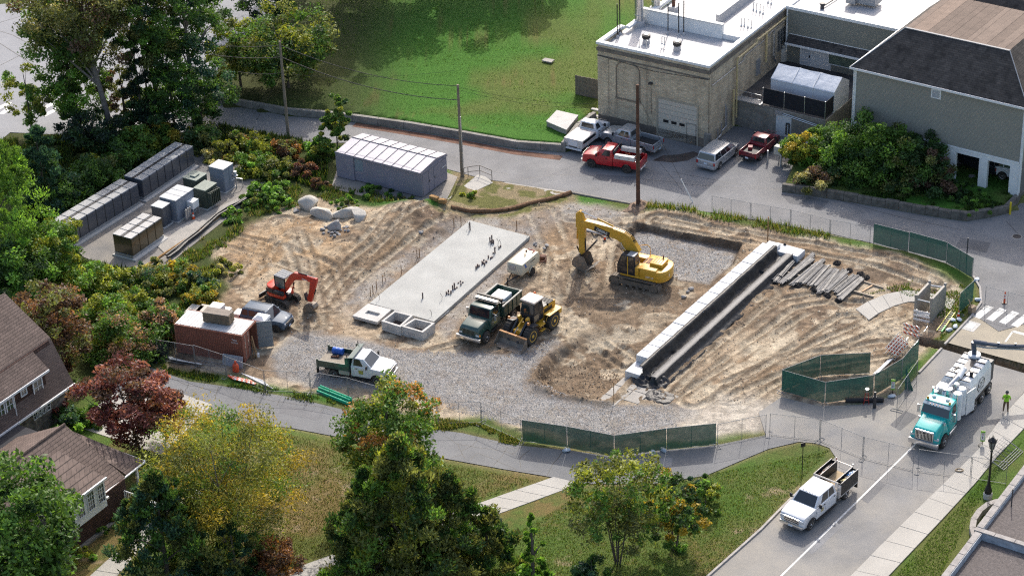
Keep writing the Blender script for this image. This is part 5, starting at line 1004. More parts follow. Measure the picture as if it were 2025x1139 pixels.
for y in(-1.2,1.2):track(t,y,4.5,.92,.62,TRACK)
mb=MB();mb.b2(-1.2,1.2,-1.0,1.0,.45,.85);mb.lathe([(.75,.8),(.75,1.02)],n=20);mb.build('undercarriage',TRACK,t)
body=MB();body.b2(-2.1,1.35,-1.27,1.27,1.0,1.2);body.b2(-1.9,-.3,-1.27,1.27,1.2,2.05);body.b2(-.3,1.25,-1.27,-.55,1.2,1.95);body.b2(-.55,.0,.35,1.27,1.2,2.0);body.build('house',YEL,t,bevel=.05,seg=2,smooth=True)
cw=[(-1.75,-1.27),(-1.75,1.27)]+[(-1.75-1.0*math.sin(k*math.pi/10)**.7 if 0<k<10 else-1.75,1.27*math.cos(k*math.pi/10))for k in range(1,10)]
mb=MB();mb.prism(cw,.98,1.95);mb.build('counterweight',YEL,t,bevel=.08,seg=2,smooth=True)
mb=MB();mb.b2(-2.15,-1.0,-.75,.55,2.0,2.32);hd=mb.build('engine_hood',YEL,t,bevel=.06,seg=2,smooth=True)
for k in range(4):mb=MB();mb.b2(-1.95+k*.22,-1.85+k*.22,-.55,.35,2.315,2.33);mb.build('hood_vent',M('vent_tan',(.38,.24,.09),.7),hd)
mb=MB();mb.b2(-.85,-.55,-.6,.3,2.05,2.07);mb.b2(-.45,-.3,-.6,.3,2.05,2.065);mb.build('grip_tread',M('grip',(.22,.13,.09),.9,var=.4),t);mb=MB();mb.tube((-1.75,-.6,2.3),(-1.75,-.6,2.6),.06,8);mb.build('exhaust',RUSTP,t)
cab=MB();gh=greenhouse(cab,(-.05,1.6),(.05,1.25),2.0,2.92,.98,.86);cab.b2(-.05,1.62,-.49,.49,1.12,2.0)
cab.v=[(x,y+.78,z)for x,y,z in cab.v];cab.build('cab',DKBLUE,t,bevel=.06,seg=2,smooth=True)
sh=lambda q:tuple(p+Vector((0,.78,0))for p in q)
mb=MB();mb.patch(*sh(gh['front']),.06,.94,.04,.94,.008);mb.build('windscreen',CARGLASS,t);mb=MB();mb.patch(*sh(gh['rear']),.1,.9,.1,.9,.008);mb.build('rear_window',CARGLASS,t)
for s_,y in(('left',1.27),('right',.29)):
    for a,b in((.08,.42),(.50,.95)):mb=MB();aa,bb=(a,b)if s_=='left' else(1-b,1-a);mb.patch(*sh(gh[s_]),aa,bb,.0,.92,.008);mb.build('side_window',CARGLASS,t)
    for x0,x1 in((.15,.55),(.72,1.5)):mb=MB();yy=y+(.008 if s_=='left' else-.008);mb.b2(x0,x1,min(y,yy),max(y,yy),1.45,2.0);mb.build('side_window',CARGLASS,t)
mb=MB();mb.b2(.60,.68,1.262,1.285,1.15,2.85);mb.build('cab_pillar',YEL,t);mb=MB();mb.b2(.1,.75,.38,1.18,2.915,2.94);mb.build('roof_hatch',M('hatch_grey',(.30,.31,.33),.4),t)
mb=MB();mb.path([(1.75,1.3,1.2),(1.8,1.32,2.1),(1.5,1.3,2.3)],.025,6);mb.build('handrail',BLACK,t);mb=MB();mb.path([(-.35,-1.1,1.9),(-.3,-1.1,2.75),(.0,-1.1,2.95),(.7,-1.1,2.7),(1.1,-1.1,1.9)],.03,6);mb.build('handrail',YEL,t)
q=lambda*ps:[fE.onx(p,0)for p in ps]
boomp=q((1267,497),(1256,478),(1247.5,467),(1236,459),(1223,454),(1187.8,442),(1159.7,435),(1149,437),(1152,446),(1159.7,448),(1205,465),(1222,472),(1231,478),(1241,494),(1248,504))
mb=MB();bar(mb,boomp,-.26,.26);bm_=mb.build('boom',YEL,t,bevel=.03)
stk=q((1147.5,416),(1151,419),(1157,436),(1158,445),(1157.5,497),(1152,502),(1147,497),(1144,452),(1140.5,446),(1140,421))
mb=MB();bar(mb,stk,-.19,.19);st_=mb.build('stick',YEL,t,bevel=.02)
bk=q((1150,499),(1141.5,503),(1137,511),(1138,518),(1148,526),(1163,531),(1178,523),(1167,522),(1160,518),(1156,508))
bkt=MB();shell=q((1150,499),(1141.5,503),(1137,511),(1138,518),(1148,526),(1163,531));inner=[(x+.09*(1 if 1 else 0)*-1 if False else x,z)for x,z in shell]
cen=(sum(p[0]for p in bk)/len(bk),sum(p[1]for p in bk)/len(bk));inn=[(x+(cen[0]-x)*.14,z+(cen[1]-z)*.14)for x,z in shell]
bar(bkt,shell+inn[::-1],-.6,.6)
tip=q((1163,531),(1150,499),(1161,503));side_=shell+[q((1168,522))[0],q((1161,503))[0]]
for y in(-.62,.58):bar(bkt,side_,y,y+.04)
bkt=bkt.build('bucket',BUCKET,t)
a_,b_=q((1163,530),(1182,521));
for k in range(5):mb=MB();y=-.55+k*.275;mb.prism([a_,(a_[0]*.4+b_[0]*.6,a_[1]*.4+b_[1]*.6+.05),(b_[0],b_[1]),(a_[0],a_[1]-.09)],y-.06,y+.06,'y');mb.build('bucket_tooth',M('tooth_steel',(.45,.42,.38),.5,.5),bkt)
for y in(-.16,.16):cyl(t,*q((1245,506),(1231,476)),y*2.2,.085)
cyl(t,*q((1213,448),(1150,418)),0,.085,.5);cyl(t,*q((1142,444),(1141,487)),0,.07,.65)
mb=MB();A_=q((1141,487),(1146,498),(1155,500),(1158,470),(1160,497),(1180,476));mb.path([(x,0,z)for x,z in A_[:3]],.07,7);mb.path([(x,.1,z)for x,z in A_[3:]],.06,7);mb.path([(x,-.1,z)for x,z in(A_[4],A_[5])],.075,7);mb.build('bucket_linkage',DARKM,t)
mb=MB();hp=q((1262,493),(1250,466),(1236,456),(1214,448));mb.path([(x,-.15,z+.06)for x,z in hp],.03,6);mb.path([(x,.0,z+.06)for x,z in hp],.03,6);mb.path([(x,.15,z+.06)for x,z in hp],.03,6);mb.build('hose',BLACK,t)
bx0,bx1=q((1183,451),(1203,460));th=math.atan2(bx1[1]-bx0[1],bx1[0]-bx0[0]);cx_,cz_=(bx0[0]+bx1[0])/2,(bx0[1]+bx1[1])/2
WBACK=M('decal_black',(.02,.02,.02),.5)
o_=text('boom_lettering','DEERE',.36,M('decal_white',(.75,.75,.72),.5),t,(cx_,.266,cz_),(R(90),-(th+math.pi)if False else 0,R(180)));o_.rotation_euler=(Matrix.Rotation(R(180),3,'Z')@Matrix.Rotation(R(90),3,'X')@Matrix.Rotation(-th+math.pi if abs(th)>1.6 else-th,3,'Z')).to_euler()
mb=MB();L5=.72;mb.prism([(cx_+sx*L5*math.cos(th)-sz*.22*math.sin(th),cz_+sx*L5*math.sin(th)+sz*.22*math.cos(th))for sx,sz in((-1,-1),(1,-1),(1,1),(-1,1))],.2602,.2635,'y');mb.build('boom_decal',WBACK,t)
text('counterweight_lettering','DEERE',.3,MATS['decal_white'],t,(-2.72,.35,1.55),(R(90),0,R(-68)));text('model_lettering','200C LC',.2,MATS['decal_white'],t,(-1.35,1.28,1.35),(R(90),0,R(180)))
n1,n2=G(566.6,611),G(592.7,595.5);lat=(n2-n1);lat.z=0;lat.normalize();hd_=Vector((lat.y,-lat.x,0));rz=math.atan2(hd_.y,hd_.x);c=(n1+n2)/2-hd_*1.15;c.z=0
tip_=G(613,614);rzu=ang(c,tip_)-rz
t=thing('mini_excavator','red mini excavator with grey canopy roof on the sandy dirt','excavator',c,rz)
hw=(n2-n1).length/2
for y in(-hw+.1,hw-.1):track(t,y,2.5,.55,.40,RUBT,40)
mb=MB();mb.b2(-.6,.6,-.6,.6,.3,.62);mb.b2(-1.75,-.8,-.35,-.22,.25,.35);mb.b2(-1.75,-.8,.22,.35,.25,.35);mb.build('undercarriage',CHASS,t);mb=MB();mb.box((-1.8,0,.32),(.1,1.9,.42),ry=.15);mb.build('dozer_blade',DARKM,t)
U=bpy.data.objects.new('upper_structure',None);COL.objects.link(U);U.parent=t;U.rotation_euler.z=rzu
fU=Fr(c,rz+rzu);qq=lambda*ps:[fU.onx(p,-.15)for p in ps]
prof=[(-1.25,-.45),(-1.35,0),(-1.25,.45),(-.9,.82),(.3,.82),(.75,.6),(.75,-.78),(-.7,-.85),(-1.05,-.7)]
mb=MB();mb.prism(prof,.68,1.0);mb.prism([(x*.98,y*.98)for x,y in prof if x<.3]+[(-.2,.75),(-.2,-.75)][::-1]if False else[(-1.22,-.45),(-1.3,0),(-1.22,.45),(-.9,.8),(-.35,.8),(-.35,-.82),(-.7,-.82),(-1.02,-.68)],1.0,1.55);mb.build('body_shell',REDM,U,bevel=.06,seg=2,smooth=True)
mb=MB();mb.prism([(-.35,-.83),(.72,-.77),(.72,-.5),(-.35,-.5)],1.0,1.32);mb.build('side_cover',DKBLUE,U,bevel=.05,seg=2,smooth=True);mb=MB();mb.b2(-.98,-.3,-.86,-.80,1.05,1.42);mb.build('side_decal',DKBLUE,U)
mb=MB()
for x,y in((-.42,-.3),(-.42,.78),(.62,-.25),(.62,.78)):mb.b2(x-.04,x+.04,y-.04,y+.04,1.0,2.42)
mb.build('canopy_post',DKBLUE,U);mb=MB();mb.b2(-.5,.72,-.36,.84,2.42,2.5);rf=mb.build('canopy_roof',M('roof_slate',(.12,.14,.165),.4),U,bevel=.03)
for k in range(4):mb=MB();mb.b2(-.45,.66,-.22+k*.28,-.10+k*.28,2.5,2.52);mb.build('roof_rib',MATS['roof_slate'],rf)
mb=MB();mb.b2(-.40,.6,-.315,-.30,1.45,2.4);mb.build('side_window',glass('pale_glass',(.09,.12,.12),.06),U);mb=MB();mb.b2(-.3,.2,0,.5,1.0,1.3);mb.b2(-.3,-.15,0,.5,1.3,1.85);mb.build('seat',PLAST,U)
bp=qq((561,578),(557,573),(575,543),(583,538),(600,543),(627,551),(628,556),(620,560),(605,553),(586,553),(580,557),(567,577))
mb=MB();bar(mb,bp,-.29,-.03);mb.build('boom',REDM,U,bevel=.02);sp=qq((618,552),(626,551.5),(628,556),(625,568),(617,597),(608,594),(613,572),(614,560));mb=MB();bar(mb,sp,-.27,-.05);mb.build('stick',REDM,U,bevel=.02)
bk=qq((612,598),(622,600),(626,607),(623,614),(614,618),(604,619),(603,608),(607,600));mb=MB();bar(mb,bk,-.46,.16);mb.build('bucket',BUCKET,U,bevel=.03)
th_=qq((611,594),(606,592),(603,580),(605,578),(609,590));mb=MB();bar(mb,th_,-.3,-.02);mb.build('thumb',DARKM,U)
cyl(U,*qq((577,575),(584,556)),-.16,.055,.5,col=REDM);cyl(U,*qq((590,539),(624,549)),-.16,.045,.5,col=DARKM);cyl(U,*qq((625,572),(620,592)),-.16,.045,.5,col=DARKM)
mb=MB();mb.b2(.6,1.0,-.35,.05,.7,1.1);mb.build('swing_post',DKBLUE,U,bevel=.03)
lb=qq((597,549),(612,555));text('boom_lettering','KUBOTA',.15,MATS['decal_white'],U,((lb[0][0]+lb[1][0])/2,-.295,(lb[0][1]+lb[1][1])/2),(R(90),-math.atan2(lb[1][1]-lb[0][1],lb[1][0]-lb[0][0]),0))
wb=2.95;c,rz=at2((1095,651),(1056,679.6),-wb/2,wb/2,1,1.2)
t=thing('wheel_loader','yellow wheel loader with glazed cab and wide bucket beside the green dump truck','loader',c,rz);xf,xr=wb/2,-wb/2
for x in(xf,xr):
    for s_ in(-1,1):wheel(t,x,s_*.98,.74,.52,M('rim_yellow',(.60,.36,.05),.5,dirt=.2),tread=1)
mb=MB();mb.b2(xr-.95,-.35,-.55,.55,.75,1.25);mb.b2(xr-1.0,-.75,-.62,.62,1.25,2.05);mb.b2(-.35,xf+.5,-.38,.38,.65,1.15);mb.build('frame',YEL,t,bevel=.05,seg=2,smooth=True)
mb=MB();mb.b2(xr-1.35,xr-.9,-1.0,1.0,.8,1.35);mb.build('counterweight',YEL,t,bevel=.08,seg=2,smooth=True)
for s_ in(-1,1):
    mb=MB();mb.path([(xr+.9*math.cos(a)*1.0,s_*.98,.74+.86*math.sin(a))for a in[R(20+14*k)for k in range(9)]],.03,5);mb.b2(xr-.9,xr+.75,s_*.98-.3,s_*.98+.3,1.50,1.56);mb.build('rear_fender',YEL,t)
    mb=MB();mb.hexa([(xf-.75,s_*.98-.28,1.42),(xf+.05,s_*.98-.28,1.55),(xf+.05,s_*.98+.28,1.55),(xf-.75,s_*.98+.28,1.42),(xf-.75,s_*.98-.28,1.47),(xf+.05,s_*.98-.28,1.6),(xf+.05,s_*.98+.28,1.6),(xf-.75,s_*.98+.28,1.47)]);mb.build('front_fender',DKBLUE,t)
    mb=MB();mb.b2(-.5,.15,s_*.75-.25,s_*.75+.25,.85,1.0);mb.b2(-.45,.1,s_*.95-.1,s_*.95+.1,.4,.5);mb.build('step',YEL if s_>0 else YEL,t)
mb=MB();gh=greenhouse(mb,(-.75,.55),(-.68,.38),1.95,2.95,1.36,1.2);mb.b2(-.75,.6,-.68,.68,1.2,1.95);mb.build('cab',DKBLUE,t,bevel=.05,seg=2,smooth=True);panes(t,gh,[(.06,.45),(.52,.94)],ws=(.05,.95,-.3,.94),rear=(.08,.92,.1,.9))
for s_ in(-1,1):mb=MB();y=s_*.684;mb.b2(-.2,.55,y-.006,y+.006,1.4,1.95);mb.build('side_window',CARGLASS,t)
mb=MB();mb.b2(-.86,.52,-.72,.72,2.95,3.12);mb.build('cab_roof',M('roof_cream',(.62,.52,.44),.55,var=.12,scale=1),t,bevel=.1,seg=3,smooth=True)
mb=MB();mb.lathe([(.09,0),(.09,.2),(.05,.24)],(-.95,-.3,2.95),n=10);mb.build('beacon',M('beacon_orange',(.70,.14,.02),.3),t)
mb=MB();mb.b2(xr-.75,-.9,-.60,.60,2.05,2.12);mb.build('hood_panel',DKBLUE,t);mb=MB();mb.b2(xr-.5,-.9,.625,.64,1.55,1.85);mb.build('hood_stripe',DKBLUE,t)
for k in range(5):mb=MB();mb.b2(xr-.9+k*.16,xr-.82+k*.16,-.55,.55,2.12,2.16);mb.build('hood_vent',BLACK,t)
for s_ in(-1,1):
    mb=MB();bar(mb,[(xf-.55,1.7),(xf-.3,1.78),(xf+.7,.95),(xf+1.1,.45),(xf+.95,.3),(xf+.5,.75),(xf-.5,1.45)],s_*.45-.09,s_*.45+.09);mb.build('lift_arm',DKBLUE,t,bevel=.02)
    cyl(t,(xf-.4,.9),(xf+.6,.85),s_*.30,.07,.6,col=DARKM)
mb=MB();bar(mb,[(xf-.75,1.1),(xf-.3,1.1),(xf-.25,1.95),(xf-.6,1.98)],-.5,-.3);bar(mb,[(xf-.75,1.1),(xf-.3,1.1),(xf-.25,1.95),(xf-.6,1.98)],.3,.5);mb.build('arm_tower',YEL,t,bevel=.03);cyl(t,(xf-.4,1.85),(xf+.8,1.05),0,.07,.6,col=YEL)
mb=MB();x0=xf+.95;sh_=[(x0,.95),(x0-.02,.35),(x0+.2,.06),(x0+.95,.03)];inn=[(x0+.06,.95),(x0+.05,.38),(x0+.25,.12),(x0+.95,.07)]
bar(mb,sh_+inn[::-1],-1.32,1.32)
for y in(-1.34,1.30):bar(mb,[(x0,.95),(x0-.02,.35),(x0+.2,.06),(x0+.95,.03),(x0+.75,.35),(x0+.12,.95)],y,y+.04)
mb.build('bucket',BUCKET,t);mb=MB();mb.b2(x0-.05,x0+.12,-1.33,1.33,.95,1.03);mb.build('bucket_lip',M('lip_orange',(.50,.25,.10),.7,dirt=.4),t)
for s_ in(-1,1):mb=MB();mb.box((xf+.2,s_*.95,1.9),(.12,.16,.2));mb.tube((xf-.3,s_*.6,1.7),(xf+.2,s_*.95,1.85),.025,6);mb.build('work_lamp',M('lamp_orange',(.55,.22,.06),.4),t);mb=MB();mb.path([(-.8,s_*.7,2.6),(-.85,s_*1.0,2.6)],.02,5);mb.box((-.85,s_*1.02,2.5),(.06,.16,.3));mb.build('mirror',BLACK,t)
wb=4.07;c,rz=at2((1015,632.5),(962.8,678),-wb/2,wb/2,1,1.1)
t=thing('dump_truck','dark green dump truck with a white tank in its open body','dump truck',c,rz);xf,xr=wb/2,-wb/2;W=2.3
for s_ in(-1,1):wheel(t,xf,s_*1.02,.52,.3,CHROME);wheel(t,xr,s_*.92,.52,.55,M('rim_white',(.5,.48,.45),.5,dirt=.4))
mb=MB();mb.prism(profile(xf-.75,xf+.85,.62,[(xf,.62,.52)],[(xf+.85,.75),(xf+.88,1.35),(xf+.7,1.62),(xf-.55,1.78),(xf-.75,1.7)]),-W/2+.02,W/2-.02,'y')
for i,(x,y,z)in enumerate(mb.v):
    k=max(0,(x-(xf-.75))/1.6);zz=max(0,min(1,(z-1.15)/.4));mb.v[i]=(x,y*(1-.12*k-.22*zz),z)
mb.b2(xf-2.25,xf-.7,-W/2+.08,W/2-.08,.8,1.75);gh=greenhouse(mb,(xf-2.25,xf-.72),(xf-2.2,xf-.98),1.74,2.5,W-.18,W-.34);mb.build('cab',DKGREEN,t,bevel=.06,seg=2,smooth=True,angle=50)
panes(t,gh,[(.18,.78)],rear=None)
mb=MB();mb.b2(xf+.85,xf+1.1,-W/2+.02,W/2-.02,.5,.82);mb.build('front_bumper',CHROME,t,bevel=.04,seg=2,smooth=True)
gr=MB();gr.b2(xf+.82,xf+.9,-.55,.55,.9,1.42);gr=gr.build('grille',DKGREEN,t,bevel=.02)
for k in range(9):mb=MB();y=-.48+k*.12;mb.b2(xf+.895,xf+.92,y-.025,y+.025,.94,1.38);mb.build('grille_bar',BLACK,gr)
for s_ in(-1,1):
    mb=MB();mb.box((xf+.84,s_*.78,1.0),(.1,.3,.16));mb.build('headlight',LAMPW,t,bevel=.02);mb=MB();mb.box((xf+.78,s_*.97,1.0),(.14,.1,.16));mb.build('turn_signal',AMBER,t,bevel=.02)
    mb=MB();mb.b2(xf-1.12,xf-1.06,s_*1.3-.1,s_*1.3+.1,1.55,2.1);mb.path([(xf-1.0,s_*1.1,2.2),(xf-1.08,s_*1.3,2.12),(xf-1.08,s_*1.3,1.5),(xf-.95,s_*1.1,1.4)],.018,5);mb.build('mirror',GALV,t)
    d_=MB();d_.box((xf-1.35,s_*(W/2-.075),1.3),(1.05,.015,.85));d_=d_.build('door',DKGREEN,t,bevel=.005);mb=MB();mb.box((xf-1.75,s_*(W/2-.05),1.55),(.16,.04,.04));mb.build('handle',CHROME,d_);mb=MB();mb.box((xf-1.45,s_*(W/2-.06),1.3),(.42,.012,.34));mb.build('door_emblem',MATS['yellow_green_decal'],d_)
    mb=MB();mb.b2(xf-1.9,xf-.85,s_*1.0-.15,s_*1.0+.15,.5,.62);mb.build('step',CHASS,t)
mb=MB();mb.b2(xr-1.4,xf+.8,-.42,.42,.55,.85);mb.tube((xr,-.9,.52),(xr,.9,.52),.12,8);mb.build('chassis',CHASS,t)
b0,b1=xr-1.35,xf-2.45;mb=MB();mb.b2(b0,b1,-1.15,1.15,1.05,1.15)
for s_ in(-1,1):
    mb.hexa([(b0,s_*1.15-.05,1.05),(b1,s_*1.15-.05,1.05),(b1,s_*1.15+.05,1.05),(b0,s_*1.15+.05,1.05),(b0,s_*1.15-.05,2.05),(b1,s_*1.15-.05,2.05),(b1,s_*1.15+.05,2.05),(b0,s_*1.15+.05,2.05)])
    for k in range(5):x=b0+.15+k*(b1-b0-.3)/4;mb.b2(x-.06,x+.06,s_*1.2-.03,s_*1.2+.05,1.05,2.0)
mb.b2(b1-.06,b1,-1.1,1.1,1.15,2.35);mb.b2(b0,b0+.07,-1.1,1.1,1.15,2.1);mb.build('dump_body',DKGREEN,t,bevel=.01)
mb=MB();mb.b2(b0-.03,b1+.02,-1.22,-1.08,2.05,2.13);mb.b2(b0-.03,b1+.02,1.08,1.22,2.05,2.13);mb.build('top_rail',M('rail_grey',(.27,.27,.25),.6,dirt=.3),t)
mb=MB();mb.b2(b1,b1+.75,-1.12,1.12,2.62,2.68);mb.b2(b1-.05,b1+.02,-1.12,-1.05,2.0,2.65);mb.b2(b1-.05,b1+.02,1.05,1.12,2.0,2.65);mb.b2(b1-.1,b1+.1,-1.15,1.15,2.60,2.78);mb.build('cab_shield',BLACK,t);mb=MB();mb.b2(b1+.3,b1+.62,-1.0,1.0,2.68,2.76);mb.build('tarp_roll',M('alu_roll',(.55,.54,.5),.4,.5),t)
for s_ in(-1,1):mb=MB();mb.b2(xr-1.0,xr-.95,s_*.95-.25,s_*.95+.25,.25,.9);mb.build('mud_flap',BLACK,t)
mb=MB();mb.b2(b0+.5,b0+1.75,-.75,.55,1.5,2.0);mb.T=None;o_=mb.build('square_tank',M('tank_white',(.68,.70,.72),.5),None,bevel=.05,seg=2,smooth=True,loc=c,rz=rz);tag(o_,'white square tank riding in the green dump truck','tank')
clutter('scrap_heap','grey scrap metal heaped in the green dump body','scrap',onveh(c,rz,(b1-.75,.1,1.15)),rz,[GALV,GREYM,DARKM],36,(.5,.7),21,.7)
wb=5.5;c,rz=at2((1924,814),(1866,884),-wb/2,wb/2,1,1.12)
t=thing('vacuum_truck','teal and white vacuum truck with a dark boom on the right road','truck',c,rz);xf,xr=wb/2,-wb/2;W=2.4
for s_ in(-1,1):
    wheel(t,xf,s_*1.05,.54,.32,CHROME)
    for k in range(3):wheel(t,xr-k*1.42,s_*.95,.53,.55,CHROME)
mb=MB();mb.prism(profile(xf-.8,xf+1.05,.65,[(xf,.66,.54)],[(xf+1.05,.8),(xf+1.1,1.5),(xf+.95,1.78),(xf-.6,2.02),(xf-.8,1.95)]),-W/2,W/2,'y')
for i,(x,y,z)in enumerate(mb.v):
    k=max(0,(x-(xf-.8))/1.9);zz=max(0,min(1,(z-1.3)/.4));mb.v[i]=(x,y*(1-.10*k-.24*zz),z)
mb.b2(xf-2.3,xf-.75,-W/2+.06,W/2-.06,.8,1.95);gh=greenhouse(mb,(xf-2.3,xf-.7),(xf-2.25,xf-1.12),1.94,2.8,W-.14,W-.3);mb.build('cab',TEAL,t,bevel=.07,seg=2,smooth=True,angle=50)
panes(t,gh,[(.22,.72)],ws=(.03,.97,.1,.92),rear=None)
mb=MB();mb.b2(xf-2.2,xf-1.15,-1.0,1.0,2.8,2.88);mb.build('roof_cap',TEAL,t,bevel=.05,seg=2,smooth=True);mb=MB();mb.hexa([(xf-1.15,-1.05,2.72),(xf-.85,-1.05,2.66),(xf-.85,1.05,2.66),(xf-1.15,1.05,2.72),(xf-1.15,-1.05,2.82),(xf-.85,-1.05,2.72),(xf-.85,1.05,2.72),(xf-1.15,1.05,2.82)]);mb.build('sun_visor',M('visor',(.16,.22,.28),.3,.4),t)
mb=MB();mb.b2(xf+1.0,xf+1.3,-1.15,1.15,.48,.9);mb.build('front_bumper',CHROME,t,bevel=.06,seg=2,smooth=True)
mb=MB();mb.b2(xf+1.04,xf+1.16,-.72,.72,.92,1.72);gr=mb.build('grille',CHROME,t,bevel=.04)
for k in range(12):mb=MB();y=-.6+k*.109;mb.b2(xf+1.15,xf+1.175,y-.028,y+.028,1.0,1.62);mb.build('grille_slot',BLACK,gr)
mb=MB();mb.b2(xf+1.175,xf+1.2,-.1,.1,1.5,1.62);mb.build('grille_badge',DARKM,gr)
for s_ in(-1,1):
    mb=MB();mb.box((xf+.98,s_*.92,1.15),(.2,.36,.2));mb.build('headlight',LAMPW,t,bevel=.04);mb=MB();mb.box((xf-.2,s_*.95,1.85),(.14,.2,.24));mb.build('hood_mirror',CHROME,t,bevel=.03)
    mb=MB();mb.b2(xf-1.0,xf-.92,s_*1.38-.11,s_*1.38+.11,1.75,2.4);mb.path([(xf-.95,s_*1.15,2.45),(xf-.95,s_*1.38,2.4)],.03,5);mb.path([(xf-.95,s_*1.15,1.8),(xf-.95,s_*1.38,1.8)],.03,5);mb.build('mirror',CHROME,t)
    d_=MB();d_.box((xf-1.4,s_*(W/2-.055),1.4),(1.1,.015,.95));d_=d_.build('door',TEAL,t,bevel=.005);mb=MB();mb.box((xf-1.8,s_*(W/2-.035),1.7),(.16,.03,.04));mb.build('handle',CHROME,d_)
    mb=MB();mb.b2(xf-2.2,xf-.9,s_*1.05-.16,s_*1.05+.16,.42,.72);mb.build('fuel_tank',CHROME,t,bevel=.06,seg=2,smooth=True)
    mb=MB();mb.lathe([(.09,0),(.09,.16),(.05,.2)],(xf-1.3,s_*.85,2.9),n=10);mb.build('beacon',M('beacon_amber',(.75,.35,.03),.3),t);mb=MB();mb.tube((xf-2.45,s_*.95,1.0),(xf-2.45,s_*.95,3.2),.08,10);mb.build('exhaust_stack',CHROME,t)
for k in range(5):mb=MB();mb.lathe([(.045,0),(.03,.07)],(xf-.93,-.5+.25*k,2.74),n=6);mb.build('roof_marker',AMBER,t)
for y in(-.55,.5):mb=MB();mb.lathe([(.17,0),(.15,.12),(.05,.18)],(xf-1.75,y,2.88),n=12);mb.build('roof_light',WHITE,t)
mb=MB();mb.b2(xr-3.6,xf+.9,-.42,.42,.6,.95);mb.build('chassis',CHASS,t)
TW_=M('tank_gloss_white',(.68,.70,.72),.35,coat=.3,dirt=.15)
for y in(.55,1.0):mb=MB();mb.lathe([(.36,.95),(.36,2.95),(.28,3.1),(.1,3.14)],(xf-2.85-(.65 if y>.7 else .0)+.0,.95,0),n=20);
for k in range(2):mb=MB();mb.lathe([(.37,.9),(.37,2.95),(.3,3.08),(.1,3.12)],(xf-2.75-k*.78,.85,0),n=20);mb.build('filter_canister',TW_,t,smooth=True)
mb=MB();mb.lathe([(.1,3.1),(.2,3.14),(.2,3.3),(.1,3.34)],(xf-3.6,.4,0),n=12);mb.lathe([(.35,2.2),(.4,2.6),(.3,2.9)],(xf-3.3,-.1,0),n=14);mb.path([(xf-2.6,-.2,2.2),(xf-3.0,-.3,2.7),(xf-3.6,-.2,2.8),(xf-4.6,.1,3.2)],.2,10);mb.path([(xf-2.7,.3,2.1),(xf-3.2,.2,2.6),(xf-3.5,.2,2.2)],.14,8);mb.build('vacuum_pipe',GALV,t,smooth=True)
mb=MB();mb.b2(xf-4.1,xf-2.5,-1.15,.4,.95,1.9);mb.build('blower_housing',DARKM,t,bevel=.04);mb=MB();mb.b2(xf-4.2,xf-3.3,-1.15,-.5,1.9,2.7);mb.build('silencer_box',TW_,t,bevel=.03);mb=MB();mb.path([(xf-2.5,-.9,2.0),(xf-2.7,-.9,2.6),(xf-3.2,-.85,2.75)],.16,10);mb.lathe([(.24,2.55),(.24,2.75),(.1,2.8)],(xf-2.75,-.9,0),n=14);mb.build('air_cleaner',GALV,t,smooth=True)
mb=MB();mb.box((xf-4.15,1.35,1.75),(1.05,.06,1.95),R(-12));mb.build('open_panel',TW_,t,bevel=.01)
T0,T1=xr-2.9,xr+.95
mb=MB();mb.prism([(-1.22,1.15),(1.22,1.15),(1.22,2.55),(.98,3.0),(-.98,3.0),(-1.22,2.55)],T0,T1,'x');mb.build('debris_tank',TW_,t,bevel=.04)
for k in range(6):mb=MB();x=T0+.1+k*(T1-T0-.2)/5;mb.b2(x-.05,x+.05,-1.0,-.32,3.0,3.06);mb.b2(x-.05,x+.05,.32,1.0,3.0,3.06);mb.build('tank_rib',DARKM,t)
mb=MB();mb.b2(T0,T1,-.3,.3,3.0,3.05);mb.build('walkway',DARKM,t);mb=MB();mb.b2(T0-.55,T0,-1.2,1.2,1.05,2.75);mb.build('rear_cabinet',M('cabinet_charcoal',(.045,.05,.058),.5),t,bevel=.04)
mb=MB();mb.b2(T0,T1+.3,1.2,1.24,.98,1.16);mb.b2(T0,T1+.3,-1.24,-1.2,.98,1.16);mb.build('side_rail',DARKM,t)
mb=MB();mb.lathe([(.62,0),(.62,.012)],(xr-.9,1.222,1.95),(0,1,0),22);mb.build('logo_disc',M('logo_grey',(.20,.21,.22),.5),t);mb=MB();mb.lathe([(.54,0),(.54,.006)],(xr-.9,1.234,1.95),(0,1,0),22);mb.build('logo_field',TW_,t)
text('logo_lettering','ADTI',.62,BLACK,t,(xr-.9,1.245,1.98),(R(90),0,R(180)));text('logo_lettering','VAC EXCAVATION',.13,DARKM,t,(xr-.9,1.245,1.6),(R(90),0,R(180)))
mb=MB();mb.lathe([(.13,3.0),(.15,3.35),(.1,3.4)],(xr+.0,.75,0),n=12);mb.build('fill_cap',BLACK,t);mb=MB();mb.path([(xr+.9,.1,3.1),(xr+.0,.1,3.35),(xr-.2,.1,3.3)],.22,12);mb.build('suction_elbow',TW_,t,smooth=True)
mb=MB();mb.path([(T1-.9,-.6,3.05),(T1-.9,-.2,3.5),(T1-.4,-.6,3.4),(T1-1.3,-.4,3.3)],.035,6);mb.build('hose_bracket',BLACK,t)
hx=Vector((T0-.1,0,0));
fV=Fr(c,rz);pb=fV.l(G(1918,690,3.0));e1=fV.l(G(1952,684,4.1));e2=fV.l(G(2060,690,3.9))
NAVY=M('boom_navy',(.045,.06,.09),.4,var=.15,coat=.2)
pb=Vector((T0+.15,-.15,3.05));mb=MB();mb.lathe([(.48,0),(.48,.22),(.3,.25)],pb-Vector((0,0,.05)),n=18);mb.build('boom_turret',TW_,t)
def SOLv(px,P0,d2):
    s_,q_=SOL(px,P0,Vector((1,.0,0)),Vector((0,0,1)));return Vector(P0)+Vector((s_,0,q_))
